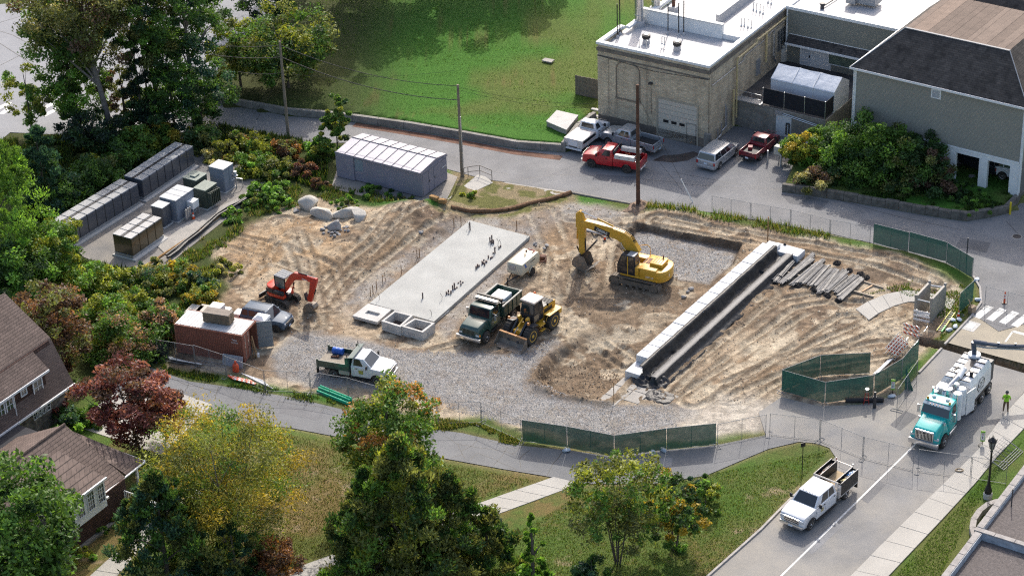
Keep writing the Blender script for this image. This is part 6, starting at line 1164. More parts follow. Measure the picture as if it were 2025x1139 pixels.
Pw=onveh(c,rz,pb);wpts=[fV.l(SOLv(p,Pw,0))for p in((1915,688),(1925,676),(1951,680),(1985,684),(2070,686))]
mb=MB();mb.path([pb+Vector((0,0,.1)),wpts[1],wpts[2]],.2,8);mb.build('boom',NAVY,t,bevel=.01)
mb=MB();mb.path([wpts[2],wpts[3],wpts[4]],.15,8);mb.build('boom_arm',NAVY,t);mb=MB();dz_=Vector((0,0,-.32));mb.path([wpts[1]+dz_,wpts[2]+dz_,wpts[4]+dz_],.08,8);mb.build('boom_cylinder',GREYM,t)
for k in range(3):mb=MB();p=wpts[2].lerp(wpts[4],.2+.28*k);mb.tube(p-Vector((.02,0,.3)),p+Vector((.02,0,.2)),.07,6);mb.build('hose_clamp',NAVY,t)
cn=G(1050.7,546);rz=R(59+180-2);u_=Vector((math.cos(rz),math.sin(rz),0));v_=Vector((-u_.y,u_.x,0));c=cn-v_*.78;c.z=.0
CREAM=M('compressor_cream',(.56,.52,.40),.5,dirt=.2)
t=thing('air_compressor','cream towable air compressor with a blue stripe beside the slab','compressor',c,rz)
mb=MB();bar(mb,[(-1.45,.62),(1.35,.62),(1.4,.9),(1.3,1.62),(-1.35,1.66),(-1.55,1.2)],-.72,.72);mb.build('housing',CREAM,t,bevel=.05,seg=2,smooth=True)
mb=MB();bar(mb,[(.55,1.1),(.75,1.1),(.95,1.5),(.75,1.5)],-.735,.735);mb.build('blue_stripe',M('stripe_blue',(.015,.10,.38),.4),t);text('side_lettering','COMPRESSOR',.13,BLACK,t,(-.4,.735,1.3),(R(90),0,R(180)))
mb=MB();mb.b2(1.37,1.4,-.55,.1,1.0,1.45);mb.build('control_panel',GREYM,t)
for s_ in(-1,1):wheel(t,-.15,s_*.78,.36,.22,RIMK);mb=MB();mb.path([(-.15+.48*math.cos(a),s_*.8,.36+.48*math.sin(a))for a in[R(15+15*k)for k in range(11)]],.05,5);mb.build('fender',CREAM,t)
mb=MB();mb.path([(1.2,-.4,.6),(2.5,0,.5),(1.2,.4,.6)],.06,6);mb.path([(2.3,0,.55),(2.9,0,.5)],.06,6);mb.tube((2.5,0,0),(2.5,0,.9),.05,8);mb.build('drawbar',BLACK,t)
mb=MB();mb.tube((-.2,.1,1.66),(-.2,.1,1.85),.05,8);mb.tube((-.9,-.2,1.66),(-.9,-.2,1.78),.08,8);mb.build('exhaust',RUSTP,t);mb=MB();mb.path([(-1.3,-.3,1.68),(-1.3,.4,1.68),(-.9,.4,1.7)],.04,6);mb.build('red_hose',M('hose_red',(.32,.06,.04),.6),t)
q_=G(1070,522);mb=MB();mb.path([(.45*math.cos(k*.9),.35*math.sin(k*.9),.12+.05*k)for k in range(9)],.05,6);mb.lathe([(.3,0),(.3,.5),(.2,.55)],(.2,.5,0),n=12);tag(mb.build('hose_reel',RUSTP,loc=q_),'coiled hose and drum behind the cream compressor','hose reel')
# ================================================================ things on and around the site
def quadf(px4,z0,z1):
    return[(*G(*p,z1).xy,z0)for p in px4],[(*G(*p,z1).xy,z1)for p in px4]
def ORD(i):
    w_='first second third fourth fifth sixth seventh eighth ninth tenth eleventh twelfth'.split();i+=1
    return w_[i-1]if i<13 else '%d%s'%(i,{1:'st',2:'nd',3:'rd'}.get(i%10,'th')if i>20 else 'th')
SLABM=M('fresh_slab',(.325,.33,.315),.8,var=.14,scale=.5,bump=.004,bscale=9,dirt=.35,dcol=(.35,.345,.33));CORTEN=M('stub_pipe',(.13,.10,.095),.6,.2,.3);STAKE=M('wood_stake',(.26,.15,.07),.85,var=.3)
BLACKF=M('black_geotextile',(.012,.012,.014),.55,var=.3,scale=2.5,bump=.05,bscale=3,spec=.5);SHEENF=M('painted_sheen_geotextile',(.10,.10,.104),.6,var=.25,scale=1.4,bump=.02,bscale=6,spec=.5)  # grey one: sun sheen on the black fabric, put into its colour
BLOCK=M('precast_block',(.58,.585,.59),.8,var=.06,scale=1.4,bump=.006,bscale=10,dirt=.12,dcol=(.36,.35,.33))
# ---- concrete floor slab
t=thing('floor_slab','long pale concrete floor slab with pipe stubs in the middle of the site','slab',(0,0,0));ZS=.30
mb=MB();lo,hi=quadf([SLAB_PX[i]for i in(3,2,1,0)],-.1,ZS);mb.hexa(lo+hi);mb.build('slab',SLABM,t,bevel=.02)
stubs=[(865,20,.5),(905,8,.2),(1015,110,.35),(1045,82,.3),(938,200,1.0),(905,205,.22),(815,292,.45),(858,305,.3),(885,285,.25),(730,345,.3),(698,400,.5),(745,425,.45),(782,372,.3),(612,465,.55),(585,495,.5),(300,795,.35),(335,752,.2),(250,762,.2),(290,732,.2),(178,860,.9),(145,880,.7),(192,872,.2),(225,848,.2),(65,935,.45),(28,970,.45),(72,970,.2),(112,958,.5),(770,360,.25),(720,395,.3),(640,450,.3)]
for x,y,h_ in stubs:
    q=G(880+x/9.49,480+y/9.49,ZS);mb=MB();h_*=.62;mb.tube((0,0,0),(0,0,h_),.062,8);mb.build('pipe_stub',[CORTEN],t,loc=q)
for x,y,h_ in((929.5,455,.8),(973,480,.75),(969,478,.45),(976,482,.4),(836,590,.55)):q=G(x,y,ZS);mb=MB();mb.tube((0,0,0),(0,0,h_),.06,8);mb.build('pipe_stub',CORTEN,t,loc=q)
for x,y in((750,592),(853,624),(874,592),(990,486),(1042,470),(985,483),(927,450)):
    q=G(x,y,ZS);mb=MB();mb.path([(0,0,0),(.03,0,.3),(-.1,.05,.5),(-.05,-.1,.62)],.018,5);mb.build('cable_tail',BLACK,t,loc=q)
rs=random.Random(12)
for i,(x,y)in enumerate(((733,586),(738,582),(745,574),(757,562),(762,557),(794,542),(825,512),(830,510),(898,452),(912,446),(1022,453),(1022,455))):
    q=G(x,y);mb=MB();mb.box((0,0,.42),(.05,.05,.95));tag(mb.build('grade_stake',STAKE,loc=(q.x,q.y,gz(q)-.02),rz=rs.random()),'thin wooden grade stake beside the pale slab, %s from the vault boxes'%ORD(i),'stake','grade stakes along the slab')
# ---- precast lid and two open boxes
t=thing('cover_slab','flat square concrete vault lid with a rectangular opening','slab',(0,0,0))
top=[G(*p,.42)for p in((697,624),(746,637),(774,612),(728,600))];a,b,c_,d=top
P=lambda u,v,z:(*((a*(1-u)+b*u)*(1-v)+(d*(1-u)+c_*u)*v).xy,z)
mb=MB();U0,U1,V0,V1=.28,.80,.34,.58
for(u0,u1,v0,v1)in((0,1,0,V0),(0,1,V1,1),(0,U0,V0,V1),(U1,1,V0,V1)):mb.hexa([P(u0,v0,.24),P(u1,v0,.24),P(u1,v1,.24),P(u0,v1,.24),P(u0,v0,.42),P(u1,v0,.42),P(u1,v1,.42),P(u0,v1,.42)])
mb.build('lid',CONCP,t);mb=MB();mb.hexa([P(.03,.03,.1),P(.97,.03,.1),P(.97,.97,.1),P(.03,.97,.1),P(.03,.03,.23),P(.97,.03,.23),P(.97,.97,.23),P(.03,.97,.23)]);mb.build('lower_slab',CONCP,t)
mb=MB();mb.hexa([P(-.05,.1,.0),P(1.05,.1,0),P(1.05,.18,0),P(-.05,.18,0),P(-.05,.1,.1),P(1.05,.1,.1),P(1.05,.18,.1),P(-.05,.18,.1)]);mb.build('timber_bearer',WOODG,t)
for k,(px4,lab)in enumerate(((((754,634.6),(792,646.5),(817,623),(780.5,614)),'open concrete vault box nearest the flat lid'),(((794,645),(836,657),(860,638.5),(820,629)),'open concrete vault box nearest the camera by the slab corner'))):
    H=.85;a,b,c_,d=[G(*p,H)for p in px4];t=thing('vault_box',lab,'vault',(0,0,0),group='open concrete vault boxes');e=.10
    mb=MB()
    for(u0,u1,v0,v1)in((0,1,0,e),(0,1,1-e,1),(0,e,e,1-e),(1-e,1,e,1-e)):mb.hexa([P(u0,v0,0),P(u1,v0,0),P(u1,v1,0),P(u0,v1,0),P(u0,v0,H),P(u1,v0,H),P(u1,v1,H),P(u0,v1,H)])
    mb.build('box_wall',CONCP,t);mb=MB();mb.hexa([P(e,e,.02),P(1-e,e,.02),P(1-e,1-e,.02),P(e,1-e,.02),P(e,e,.08),P(1-e,e,.08),P(1-e,1-e,.08),P(e,1-e,.08)]);mb.build('box_floor',M('dark_box_floor',(.09,.06,.05),.9),t)  # box floor drawn much darker and browner than its walls
    for(u,v)in((.35,0),(.55,0),(1.0,.4)):q=Vector(P(u,v,.35));mb=MB();mb.box((0,0,0),(.22,.03,.3));mb.build('knockout',M('knock_grey',(.36,.355,.34),.85),t,loc=q,rz=ang(a,b)if v==0 else ang(b,c_))
mb=MB()
for k in range(3):mb.lathe([(.07,0),(.07,1.6),(.04,1.61)],(0,k*.16,.07),(1,0,0),10)
q=G(866,634);tag(mb.build('white_pipe_bundle',M('pvc_white',(.55,.55,.52),.4),loc=(q.x,q.y,.0),rz=R(58)),'short white pipes lying against the slab corner','pipes')
# ---- block retaining wall with fabric
ZT=1.22;o=G(1257,702,ZT);aw=R(55.5);fW=Fr((o.x,o.y,0),aw);BL=.955;BWd=1.3
t=thing('block_wall','diagonal wall of large pale precast concrete blocks','wall',fW.o,aw);rb=random.Random(8)
bme={}
for k in range(22):
    mb=MB();g=.02 if k%2 else .09;mb.b2(k*BL+g/2,(k+1)*BL-.012,-BWd,0,ZT-.6,ZT+(-.0 if k%2 else .015)+rb.uniform(-.01,.01));mb.build('block',BLOCK,t,bevel=.025)
for k in range(12):
    mb=MB();mb.b2(-1.55+k*1.91,-1.55+(k+1)*1.91-.02,-BWd-.0+.02,.05,-.1,ZT-.612);mb.build('block',BLOCK,t,bevel=.025)
mb=MB();mb.b2(21.2,22.6,-3.2,-.6,.0,.62);mb.build('block',BLOCK,t,bevel=.03);mb=MB();mb.b2(21.1,22.0,-1.2,-.1,.63,.95);mb.build('block',BLOCK,t,bevel=.03)
for i,(x0,x1,y0,y1)in enumerate(((-2.9,-1.65,-1.5,.1),(-2.9,-1.65,-2.9,-1.55),(-4.4,-2.95,-1.5,.1),(-4.4,-2.95,-2.8,-1.55),(-5.6,-4.45,-1.4,.1))):
    mb=MB();mb.b2(x0,x1,y0,y1,-.1,.07+.01*(i%2));mb.build('levelling_slab',CONC2,t,bevel=.02)
def fabric(name,label,cat,prof,x0,x1,mat,seed,amp=.08,n=140,group=None,thick=.012):
    xs=np.linspace(x0,x1,n);m_=len(prof);V=np.zeros((n,m_,3));rr=np.random.RandomState(seed)
    for j,(y,z,a_)in enumerate(prof):
        nz=(fbm(xs*1.3+seed,xs*0+j*.7,seed)-.5)*2*amp*a_;nz2=(fbm(xs*3.1+seed,xs*0+j*1.3,seed+5)-.5)*amp*a_
        V[:,j,0]=xs+nz2*.5;V[:,j,1]=y+nz;V[:,j,2]=np.maximum(z+nz2+nz*.5,.015 if z<.1 else .03)
    I=np.arange(n-1)[:,None]*m_+np.arange(m_-1)[None];Q=np.stack([I,I+1,I+m_+1,I+m_],-1).reshape(-1,4)
    o_=inst(name,np_mesh(name,V.reshape(-1,3),Q,{},mat),None,fW.o,aw);md=o_.modifiers.new('s','SOLIDIFY');md.thickness=thick
    return tag(o_,label,cat,group)
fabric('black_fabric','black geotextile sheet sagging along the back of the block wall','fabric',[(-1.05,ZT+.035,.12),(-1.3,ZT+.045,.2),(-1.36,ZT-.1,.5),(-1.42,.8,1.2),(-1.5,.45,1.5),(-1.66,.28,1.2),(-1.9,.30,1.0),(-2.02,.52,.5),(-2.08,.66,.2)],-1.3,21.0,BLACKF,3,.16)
fabric('wrapped_soil_lift','long strip of soil in black geotextile with painted grey sun sheen behind the block wall','soil lift',[(-2.06,.05,0),(-2.08,.64,.1),(-2.14,.70,.2),(-2.4,.71,.25),(-2.62,.70,.25),(-2.7,.66,.1)],-1.4,21.2,SHEENF,9,.05)
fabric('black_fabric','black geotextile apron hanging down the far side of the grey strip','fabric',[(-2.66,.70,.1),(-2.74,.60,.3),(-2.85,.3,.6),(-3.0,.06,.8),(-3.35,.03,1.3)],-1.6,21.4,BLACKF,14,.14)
def crumple(name,label,c,rx,ry,h_,mat,seed,cat='fabric',n=34):
    xs=np.linspace(-1,1,n);X2,Y2=np.meshgrid(xs,xs);r=np.hypot(X2,Y2)
    zz=h_*np.clip(1-r**2,0,1)**.6*(.3+1.1*np.abs(fbm(X2*3+seed,Y2*3,seed)-.5)*2.4);V=np.stack([X2*rx*(1+.3*(fbm(X2*2,Y2*2+seed,seed)-.5)),Y2*ry,np.where(r<1,zz+.015,-.05)],-1)
    I=np.arange(n-1)[:,None]*n+np.arange(n-1)[None];Q=np.stack([I,I+1,I+n+1,I+n],-1).reshape(-1,4)
    return tag(inst(name,np_mesh(name,V.reshape(-1,3),Q,{},mat),None,(c.x,c.y,max(gz(c),0)),aw),label,cat)
crumple('black_fabric','crumpled black sheet heaped at the near end of the block wall',G(1285,752),1.3,1.6,.75,BLACKF,5);crumple('black_fabric','crumpled black sheet at the far end of the block wall',G(1548,500),.8,1.3,.6,BLACKF,6);crumple('black_fabric','loose black sheeting piled beside the grey rails',G(1515,545),.7,2.0,.4,BLACKF,7)
crumple('black_fabric','tattered black scraps on the ground before the block wall',G(1305,785),.9,1.2,.18,BLACKF,8)
q=G(1518,480);mb=MB();mb.box((0,0,1.2),(.09,.09,2.6));tag(mb.build('survey_post',STAKE,loc=q),'tall wooden post at the far end of the block wall','post')
q=G(1214,797);mb=MB();mb.box((0,0,.9),(.06,.06,1.9));tag(mb.build('survey_post',STAKE,loc=q),'tall wooden stake at the near end of the block wall','post')
# ---- old rails laid out on timbers
RAILM=[M('rail_grey%d'%i,c_,.65,.25,.3,3,dirt=.35,dcol=(.07,.065,.06))for i,c_ in enumerate(((.145,.145,.15),(.10,.10,.105),(.19,.185,.18)))]
rails=[(245,572,525,255),(275,575,555,262),(312,625,655,215),(345,628,680,235),(378,640,815,255),(408,650,832,266),(490,605,800,328),(590,512,832,336),(508,665,868,366),(540,668,890,372),(622,640,930,330),(652,645,962,330),(690,650,945,400),(768,680,1010,412),(838,682,1070,445),(856,770,1098,452),(885,768,1122,455),(940,740,1132,468),(978,722,1250,445),(960,770,1250,530),(1058,742,1330,520),(1088,772,1390,532),(1118,842,1428,570),(1152,850,1446,575)]
rails=[r_ for a_,b_ in zip(rails,rails[1:]+rails[-1:])for r_ in([a_,tuple((u+v)/2+((i_%3)-1)*4 for u,v,i_ in zip(a_,b_,(1,0,2,1)))]if a_!=b_ and rails.index(a_)%4!=3 else[a_])]
for i,(x0,y0,x1,y1)in enumerate(rails):
    a,b=G(1480+x0/6.327,460+y0/6.327,.22),G(1480+x1/6.327,460+y1/6.327,.22);L_=(b-a).length;mb=MB();rr=random.Random(i)
    for k in range(3):y=-.075+k*.075;mb.prism([(y-.034,0),(y+.034,0),(y+.03,.07+.03*rr.random()),(y-.03,.07+.03*rr.random())],rr.uniform(0,.25),L_-rr.uniform(0,.25),'x')
    mb.b2(.1,L_-.1,-.105,.105,-.03,.01)
    tag(mb.build('steel_rail',RAILM[i%3],loc=(a.x,a.y,.18+.05*(i%2)),rz=ang(a,b)),'weathered grey ribbed rail, %s from the block wall'%ORD(i),'rail','grey rails laid out on timbers')
for a,b,lab in(((1545,508),(1747,571),'thin timber bearer under the far ends of the grey rails'),((1538,535),(1728,589),'thin timber bearer under the near ends of the grey rails')):
    a,b=G(*a),G(*b);L_=(b-a).length;mb=MB();mb.b2(0,L_,-.06,.06,0,.13);tag(mb.build('timber_bearer',M('pale_timber',(.36,.30,.23),.8,var=.2),loc=(a.x,a.y,.02),rz=ang(a,b)),lab,'timber')
for a,b,lab in(((1516,560),(1537,542),'pale plank between the leftmost grey rails'),((1705,578),(1725,566),'pale plank lying past the last grey rail')):
    a,b=G(*a),G(*b);L_=(b-a).length;mb=MB();mb.b2(0,L_,-.07,.07,0,.06);tag(mb.build('plank',M('fresh_timber',(.48,.33,.2),.8),loc=(a.x,a.y,.06),rz=ang(a,b)),lab,'plank')
for p,s_ in(((1655,523),1),((1678,537),2),((1702,545),3),((1578,565),4),((1610,573),5),((1635,585),6),((1658,594),7),((1712,551),8)):
    crumple('root_tangle','dark tangle of scrap at the ends of the grey rails',G(*p),.4,.35,.3,M('root_dark',(.03,.026,.024),.95,var=.4),20+s_,'debris',22)['group']='dark tangles round the rails'
# ---- plywood, pallets, straw, boulders
mb=MB();lo,hi=quadf(((1737,546),(1795,564),(1803,550),(1748,537)),.01,.06);mb.hexa(lo+hi);tag(mb.build('plywood_sheet',M('pale_plate',(.46,.40,.31),.7,var=.15,scale=1.5)),'pale sheet of plywood lying near the trench box','board')
def rockmesh(seed,sx,sy,sz,sub=3,rough_=.35):
    bm=bmesh.new();bmesh.ops.create_icosphere(bm,subdivisions=sub,radius=1);rr=random.Random(seed)
    pl=[(Vector((rr.gauss(0,1),rr.gauss(0,1),rr.gauss(0,.8))).normalized(),rr.uniform(.45,.85))for _ in range(11)]
    for v in bm.verts:
        for n,d in pl:
            k=v.co.dot(n)
            if k>d:v.co-=n*(k-d)*.9
        p=v.co*1.7;f_=float(vnoise(np.array([p.x+seed*3.1+p.z]),np.array([p.y-p.z*1.3]),seed)[0])-.5;v.co*=1+rough_*f_*.5
        v.co=Vector((v.co.x*sx,v.co.y*sy,max(v.co.z,-.35)*sz*.85))
    me=bpy.data.meshes.new('rock');bm.to_mesh(me);bm.free();me.polygons.foreach_set('use_smooth',[True]*len(me.polygons));me.set_sharp_from_angle(angle=R(32));return me
ROCK=M('pale_granite',(.47,.445,.395),.9,var=.25,scale=1.6,bump=.05,bscale=5,dirt=.4,dcol=(.27,.21,.15));ROCK2=M('grey_cobble',(.30,.29,.28),.9,var=.3,scale=2)
for i,(x,y,w_,d_,h_,a_,lab)in enumerate(((611,412,.95,.8,1.0,20,'rounded pale boulder leftmost of the row'),(643,432,1.25,.75,.85,-10,'long pale boulder second from the left'),(684,432,1.5,.75,.8,12,'flat pale boulder third from the left'),(714,443,.8,.95,.95,40,'pale boulder rightmost of the row'),(664,462,.85,.7,.85,0,'grey boulder among the small cobbles'))):
    me=rockmesh(i+2,w_*1.15,d_*1.1,h_*1.1);me.materials.append(ROCK if i<4 else ROCK2);q=G(x,y);tag(inst('boulder',me,None,(q.x,q.y,gz(q)+.16*h_),R(a_-20)),lab,'boulder','boulders above the dig')
cob=[rockmesh(40+k,.2,.17,.17,2)for k in range(4)]
for m_ in cob:m_.materials.append(ROCK2)
rr=random.Random(77);spots=[(639,466),(644,461),(651,470),(657,472),(663,470),(668,474),(675,468),(681,464),(687,462),(684,470),(655,478),(663,481),(672,478),(641,474),(690,470),(583,416),(586,420),(832,472),(836,470),(1060,488),(1081,490),(1076,494),(1058,484),(1345,418),(1350,415),(1340,421),(1355,418),(1360,580),(1352,590),(1366,574),(895,602),(905,590)]
for i,p in enumerate(spots):
    q=G(*p);s_=rr.uniform(.7,1.7);o_=inst('cobble',cob[i%4],None,(q.x,q.y,gz(q)+.06),rr.uniform(0,6));o_.scale=(s_,s_,s_);tag(o_,'small grey cobble lying on the dirt','stone','cobbles on the dirt')
def scatter(name,label,region_px,n,smin,smax,mat,seed,meshes=None,zoff=.0):
    rr=np.random.RandomState(seed);pl=W2(region_px);xs=[p[0]for p in pl];ys=[p[1]for p in pl];V=[];Q=[];k=0
    base=np.array([(1,0,0),(-.5,.87,0),(-.5,-.87,0),(0,0,1),(.3,.3,.7)],float);fs=np.array([(0,1,3),(1,2,3),(2,0,3)])
    px=rr.uniform(min(xs),max(xs),n*3);py=rr.uniform(min(ys),max(ys),n*3);ins=sdf(pl,px,py)<0;px,py=px[ins][:n],py[ins][:n]
    ix=np.clip(np.searchsorted(gx,px)-1,0,nx-2);iy=np.clip(np.searchsorted(gy,py)-1,0,ny-2);pz=Z[iy,ix]
    m=len(px);s_=smin+(smax-smin)*rr.rand(m)**3;an=rr.rand(m)*6.28;b=base[:4].copy();b[:3,2]=-.3
    P3=b[None]*s_[:,None,None]*np.array([1,1,.8])+rr.uniform(-.25,.25,(m,4,3))*s_[:,None,None]
    c_,sn=np.cos(an),np.sin(an);R3=np.stack([P3[...,0]*c_[:,None]-P3[...,1]*sn[:,None]+px[:,None],P3[...,0]*sn[:,None]+P3[...,1]*c_[:,None]+py[:,None],P3[...,2]+pz[:,None]+zoff],-1)
    F=(np.arange(m)*4)[:,None,None]+fs[None];o_=inst(name,np_mesh(name,R3.reshape(-1,3),F.reshape(-1,3),{},mat,smooth=False));return tag(o_,label,'stones',kind='stuff')
SITE_PX=[(440,560),(420,480),(560,405),(880,425),(1128,392),(1410,430),(1721,490),(1900,570),(1800,700),(1500,800),(1240,800),(880,700),(560,660)]
scatter('loose_stones','loose brown clods and stones strewn over the dirt',SITE_PX,7000,.03,.15,M('clod',(.27,.20,.135),.95,var=.5,scale=.8),5)
scatter('pale_chips','pale stone chips strewn over the dirt',SITE_PX,4000,.025,.10,M('chip',(.42,.38,.31),.9,var=.3,scale=.8),6)
scatter('gravel_stones','loose crushed grey stone over the gravel yard',[(535,705),(600,662),(780,690),(1000,702),(1100,668),(1050,752),(1150,797),(1330,805),(1340,845),(1215,872),(960,832),(780,770),(620,768)],26000,.03,.085,M('gravel_chip',(.30,.295,.29),.9,var=.6,scale=5),7)
scatter('pit_gravel','loose crushed grey stone on the floor of the dig',[(1262,458),(1452,498),(1400,560),(1300,530),(1240,500)],6000,.03,.08,MATS['gravel_chip'],8)
scatter('trench_spoil','dark crumbly spoil round the lower hole',[(1050,735),(1140,700),(1245,725),(1200,798),(1100,790),(1055,762)],1300,.04,.17,M('spoil',(.22,.16,.105),.95,var=.5,scale=1),9)
STRAW=M('straw',(.30,.175,.07),.95,var=.4,scale=5,bump=.04,bscale=14);WATTLE=M('coir_wattle',(.15,.085,.045),.95,var=.5,scale=4,bump=.05,bscale=12)
bal=[(775,403),(790,403),(806,405),(822,408),(838,411),(852,414),(868,419),(884,421)]
for i in range(len(bal)-1):
    a,b=G(*bal[i]),G(*bal[i+1]);L_=(b-a).length;mb=MB();mb.box((0,0,.2),(L_*.97,.42,.38));q=(a+b)/2;z=gz(q)
    tag(mb.build('straw_bale',STRAW,loc=(q.x,q.y,z-.03),rz=ang(a,b),bevel=.06,seg=2,smooth=True),'brown straw bale below the grey shed, %s from the left'%ORD(i),'straw bale','straw bales below the shed')
mb=MB();mb.path([(*G(*p).xy,.12+max(0,gz(G(*p)))*.8)for p in((892,424),(930,424),(970,420),(1005,417),(1040,407),(1080,398),(1110,390),(1129,383))],.2,9);tag(mb.build('coir_wattle',WATTLE,smooth=True),'long dark brown fibre roll along the top of the dig','fibre roll')
mb=MB()
for k in range(6):mb.b2(-.5,.5,-.58+k*.21,-.44+k*.21,.1,.13)
for x in(-.45,0,.45):mb.b2(x-.05,x+.05,-.58,.6,0,.1)
q=G(908,411);tag(mb.build('wooden_pallet',M('pallet_grey',(.42,.40,.37),.85,var=.2),loc=(q.x,q.y,.05),rz=R(-20)),'weathered pallet lying below the concrete ramp','pallet')
q=G(1243,401);mb=MB();mb.lathe([(.9,0),(.85,.25),(.6,.3)],n=12);q=G(1262,411)
crumple('pole_footing','broken earth footing round the tall bare pole',q,1.3,.8,.5,M('footing_earth',(.20,.14,.10),.95,var=.5),31,'footing',24)
t=thing('ramp_railing','low grey pipe railing at the head of the concrete ramp','railing');ps=[G(*p)for p in((918,352),(926,350),(949,347),(973,357))]
for p in ps:mb=MB();mb.tube((p.x,p.y,0),(p.x,p.y,1.0),.035,6);mb.build('post',WOODG,t)
for z in(.5,1.0):mb=MB();mb.path([(p.x,p.y,z)for p in ps],.03,6);mb.build('rail',WOODG,t)
t=thing('lawn_vault','white topped concrete access hatch on the upper lawn','hatch');z0=.62
top=[(1081,241),(1120,257),(1143,228),(1101,219)];mb=MB();lo,hi=quadf(top,.3,1.15);mb.hexa(lo+hi);mb.build('base',CONC2,t);mb=MB();lo,hi=quadf([(1080,240),(1120,257),(1144,228),(1101,218)],1.155,1.22);mb.hexa(lo+hi);mb.build('cover',CONCP,t)
mb=MB();q=f0=G(1084,122,.9);mb.box((0,0,.1),(1.1,.7,.12));tag(mb.build('lawn_slab',CONC2,loc=(q.x,q.y,.9),rz=R(-30)),'small concrete slab set in the upper lawn','slab')
a,b=G(1138,187,.65),G(1183,196,.65);t=thing('timber_fence','dark weathered board fence beside the brick building','fence',(a.x,a.y,.6),ang(a,b));L_=(b-a).length;n_=16
for k in range(n_):mb=MB();mb.b2(k*L_/n_+.008,(k+1)*L_/n_-.008,-.03,.03,0,2.1-.02*(k%3));mb.build('board',WOODG,t)
# ---- grey prefabricated shed
SHB=Fr(G(836,392),R(-32.5));SL,SWd,SH=9.3,4.1,2.5;SHEDM=M('mauve_panel',(.21,.205,.255),.6,var=.08,scale=.8,dirt=.2,dcol=(.16,.15,.16));SHEDR=M('mauve_roof',(.42,.40,.44),.5,var=.08,scale=.8,dirt=.25,dcol=(.3,.28,.28))
t=thing('prefab_shed','long mauve grey prefabricated shed with ribbed pale roof','shed',SHB.o,SHB.rz)
mb=MB();mb.prism([(0,.08),(SWd,.08),(SWd,SH),(SWd*.62,SH+.30),(0,SH)],-SL,0,'x');mb.build('wall',SHEDM,t)
mb=MB();mb.b2(-SL-.0,-SL+1.95,-.16,.0,.05,SH-.05);mb.build('wall_bay',SHEDM,t,bevel=.02);mb=MB();mb.b2(-SL+2.0,-SL+2.9,-.02,.0,SH-1.4,SH-.25);mb.build('blank_window',M('blank_pane',(.19,.24,.28),.4),t)
for k in range(9):
    x0,x1=-SL+k*SL/9,-SL+(k+1)*SL/9;yr=SWd*.62
    mb=MB();mb.hexa([(x0+.03,-.1,SH),(x1-.03,-.1,SH),(x1-.03,yr,SH+.30),(x0+.03,yr,SH+.30),(x0+.03,-.1,SH+.05),(x1-.03,-.1,SH+.05),(x1-.03,yr,SH+.35),(x0+.03,yr,SH+.35)]);mb.build('roof_panel',SHEDR,t)
    mb=MB();mb.hexa([(x0+.03,yr,SH+.30),(x1-.03,yr,SH+.30),(x1-.03,SWd+.1,SH),(x0+.03,SWd+.1,SH),(x0+.03,yr,SH+.35),(x1-.03,yr,SH+.35),(x1-.03,SWd+.1,SH+.05),(x0+.03,SWd+.1,SH+.05)]);mb.build('roof_panel',SHEDR,t)
    mb=MB();mb.path([(x1,-.12,SH+.08),(x1,yr,SH+.38),(x1,SWd+.12,SH+.08)],.032,4);mb.build('roof_rib',M('rib_dark',(.20,.19,.20),.6),t)
mb=MB();mb.tube((-SL,yr,SH+.37),(0,yr,SH+.37),.05,5);mb.build('ridge_cap',MATS['rib_dark'],t);mb=MB();mb.b2(-SL-.05,.05,-.14,-.08,SH-.12,SH+.06);mb.b2(.0,.06,-.14,SWd+.12,SH-.12,SH+.02);mb.build('fascia',SHEDM,t)
for k,(y0,y1)in enumerate(((.15,1.0),(1.1,1.85),(1.95,3.95))):
    d_=MB();d_.b2(0,.03,y0,y1,.15,SH-.25);d_=d_.build('door',SHEDM,t,bevel=.01)
    if k:mb=MB();mb.box((.05,y0+.1,1.2),(.04,.04,.2));mb.build('handle',BLACK,d_)
mb=MB();mb.b2(.03,.05,3.3,3.55,1.55,1.62);mb.b2(.03,.05,3.65,3.9,1.55,1.62);mb.build('notice',WHITE,t)
# ---- battery / charger cabinets
CAB=M('cabinet_dark',(.09,.10,.12),.3,.3,var=.1,coat=.3);CABT=M('cabinet_lid',(.40,.405,.41),.32,.3,var=.1,scale=1.5,dirt=.15);CABB=M('cabinet_bronze',(.10,.085,.055),.25,.45,var=.15,coat=.3)
def cabinet(p,rz,lab,grp,W_=1.0,D_=2.05,H_=2.0,mat=CAB,first=[None]):
    t=thing('equipment_cabinet',lab,'cabinet',p,rz,grp)
    mb=MB();mb.b2(.05,W_-.05,0,D_,.25,H_);mb.build('body',mat,t,bevel=.06)
    for y0,y1 in((.0,D_*.42),(D_*.58,D_)):mb=MB();mb.b2(.03,W_-.03,y0,y1,H_,H_+.05);mb.build('lid',CABT,t,bevel=.035)
    g=MB();g.b2(.04,W_-.04,D_*.43,D_*.57,H_-.04,H_+.035);g=g.build('vent',BLACK,t)
    for k in range(3):mb=MB();mb.b2(.1+k*.3*W_,.12+.24*W_+k*.3*W_,D_*.455,D_*.545,H_+.035,H_+.045);mb.build('grille',DARKM,g)
    mb=MB();mb.b2(.05,W_-.05,-.015,0,.32,H_-.08);mb.build('door',mat,t,bevel=.006);mb=MB();mb.b2(0,W_,.03,D_-.03,0,.25);mb.build('plinth',GREYM,t);return t
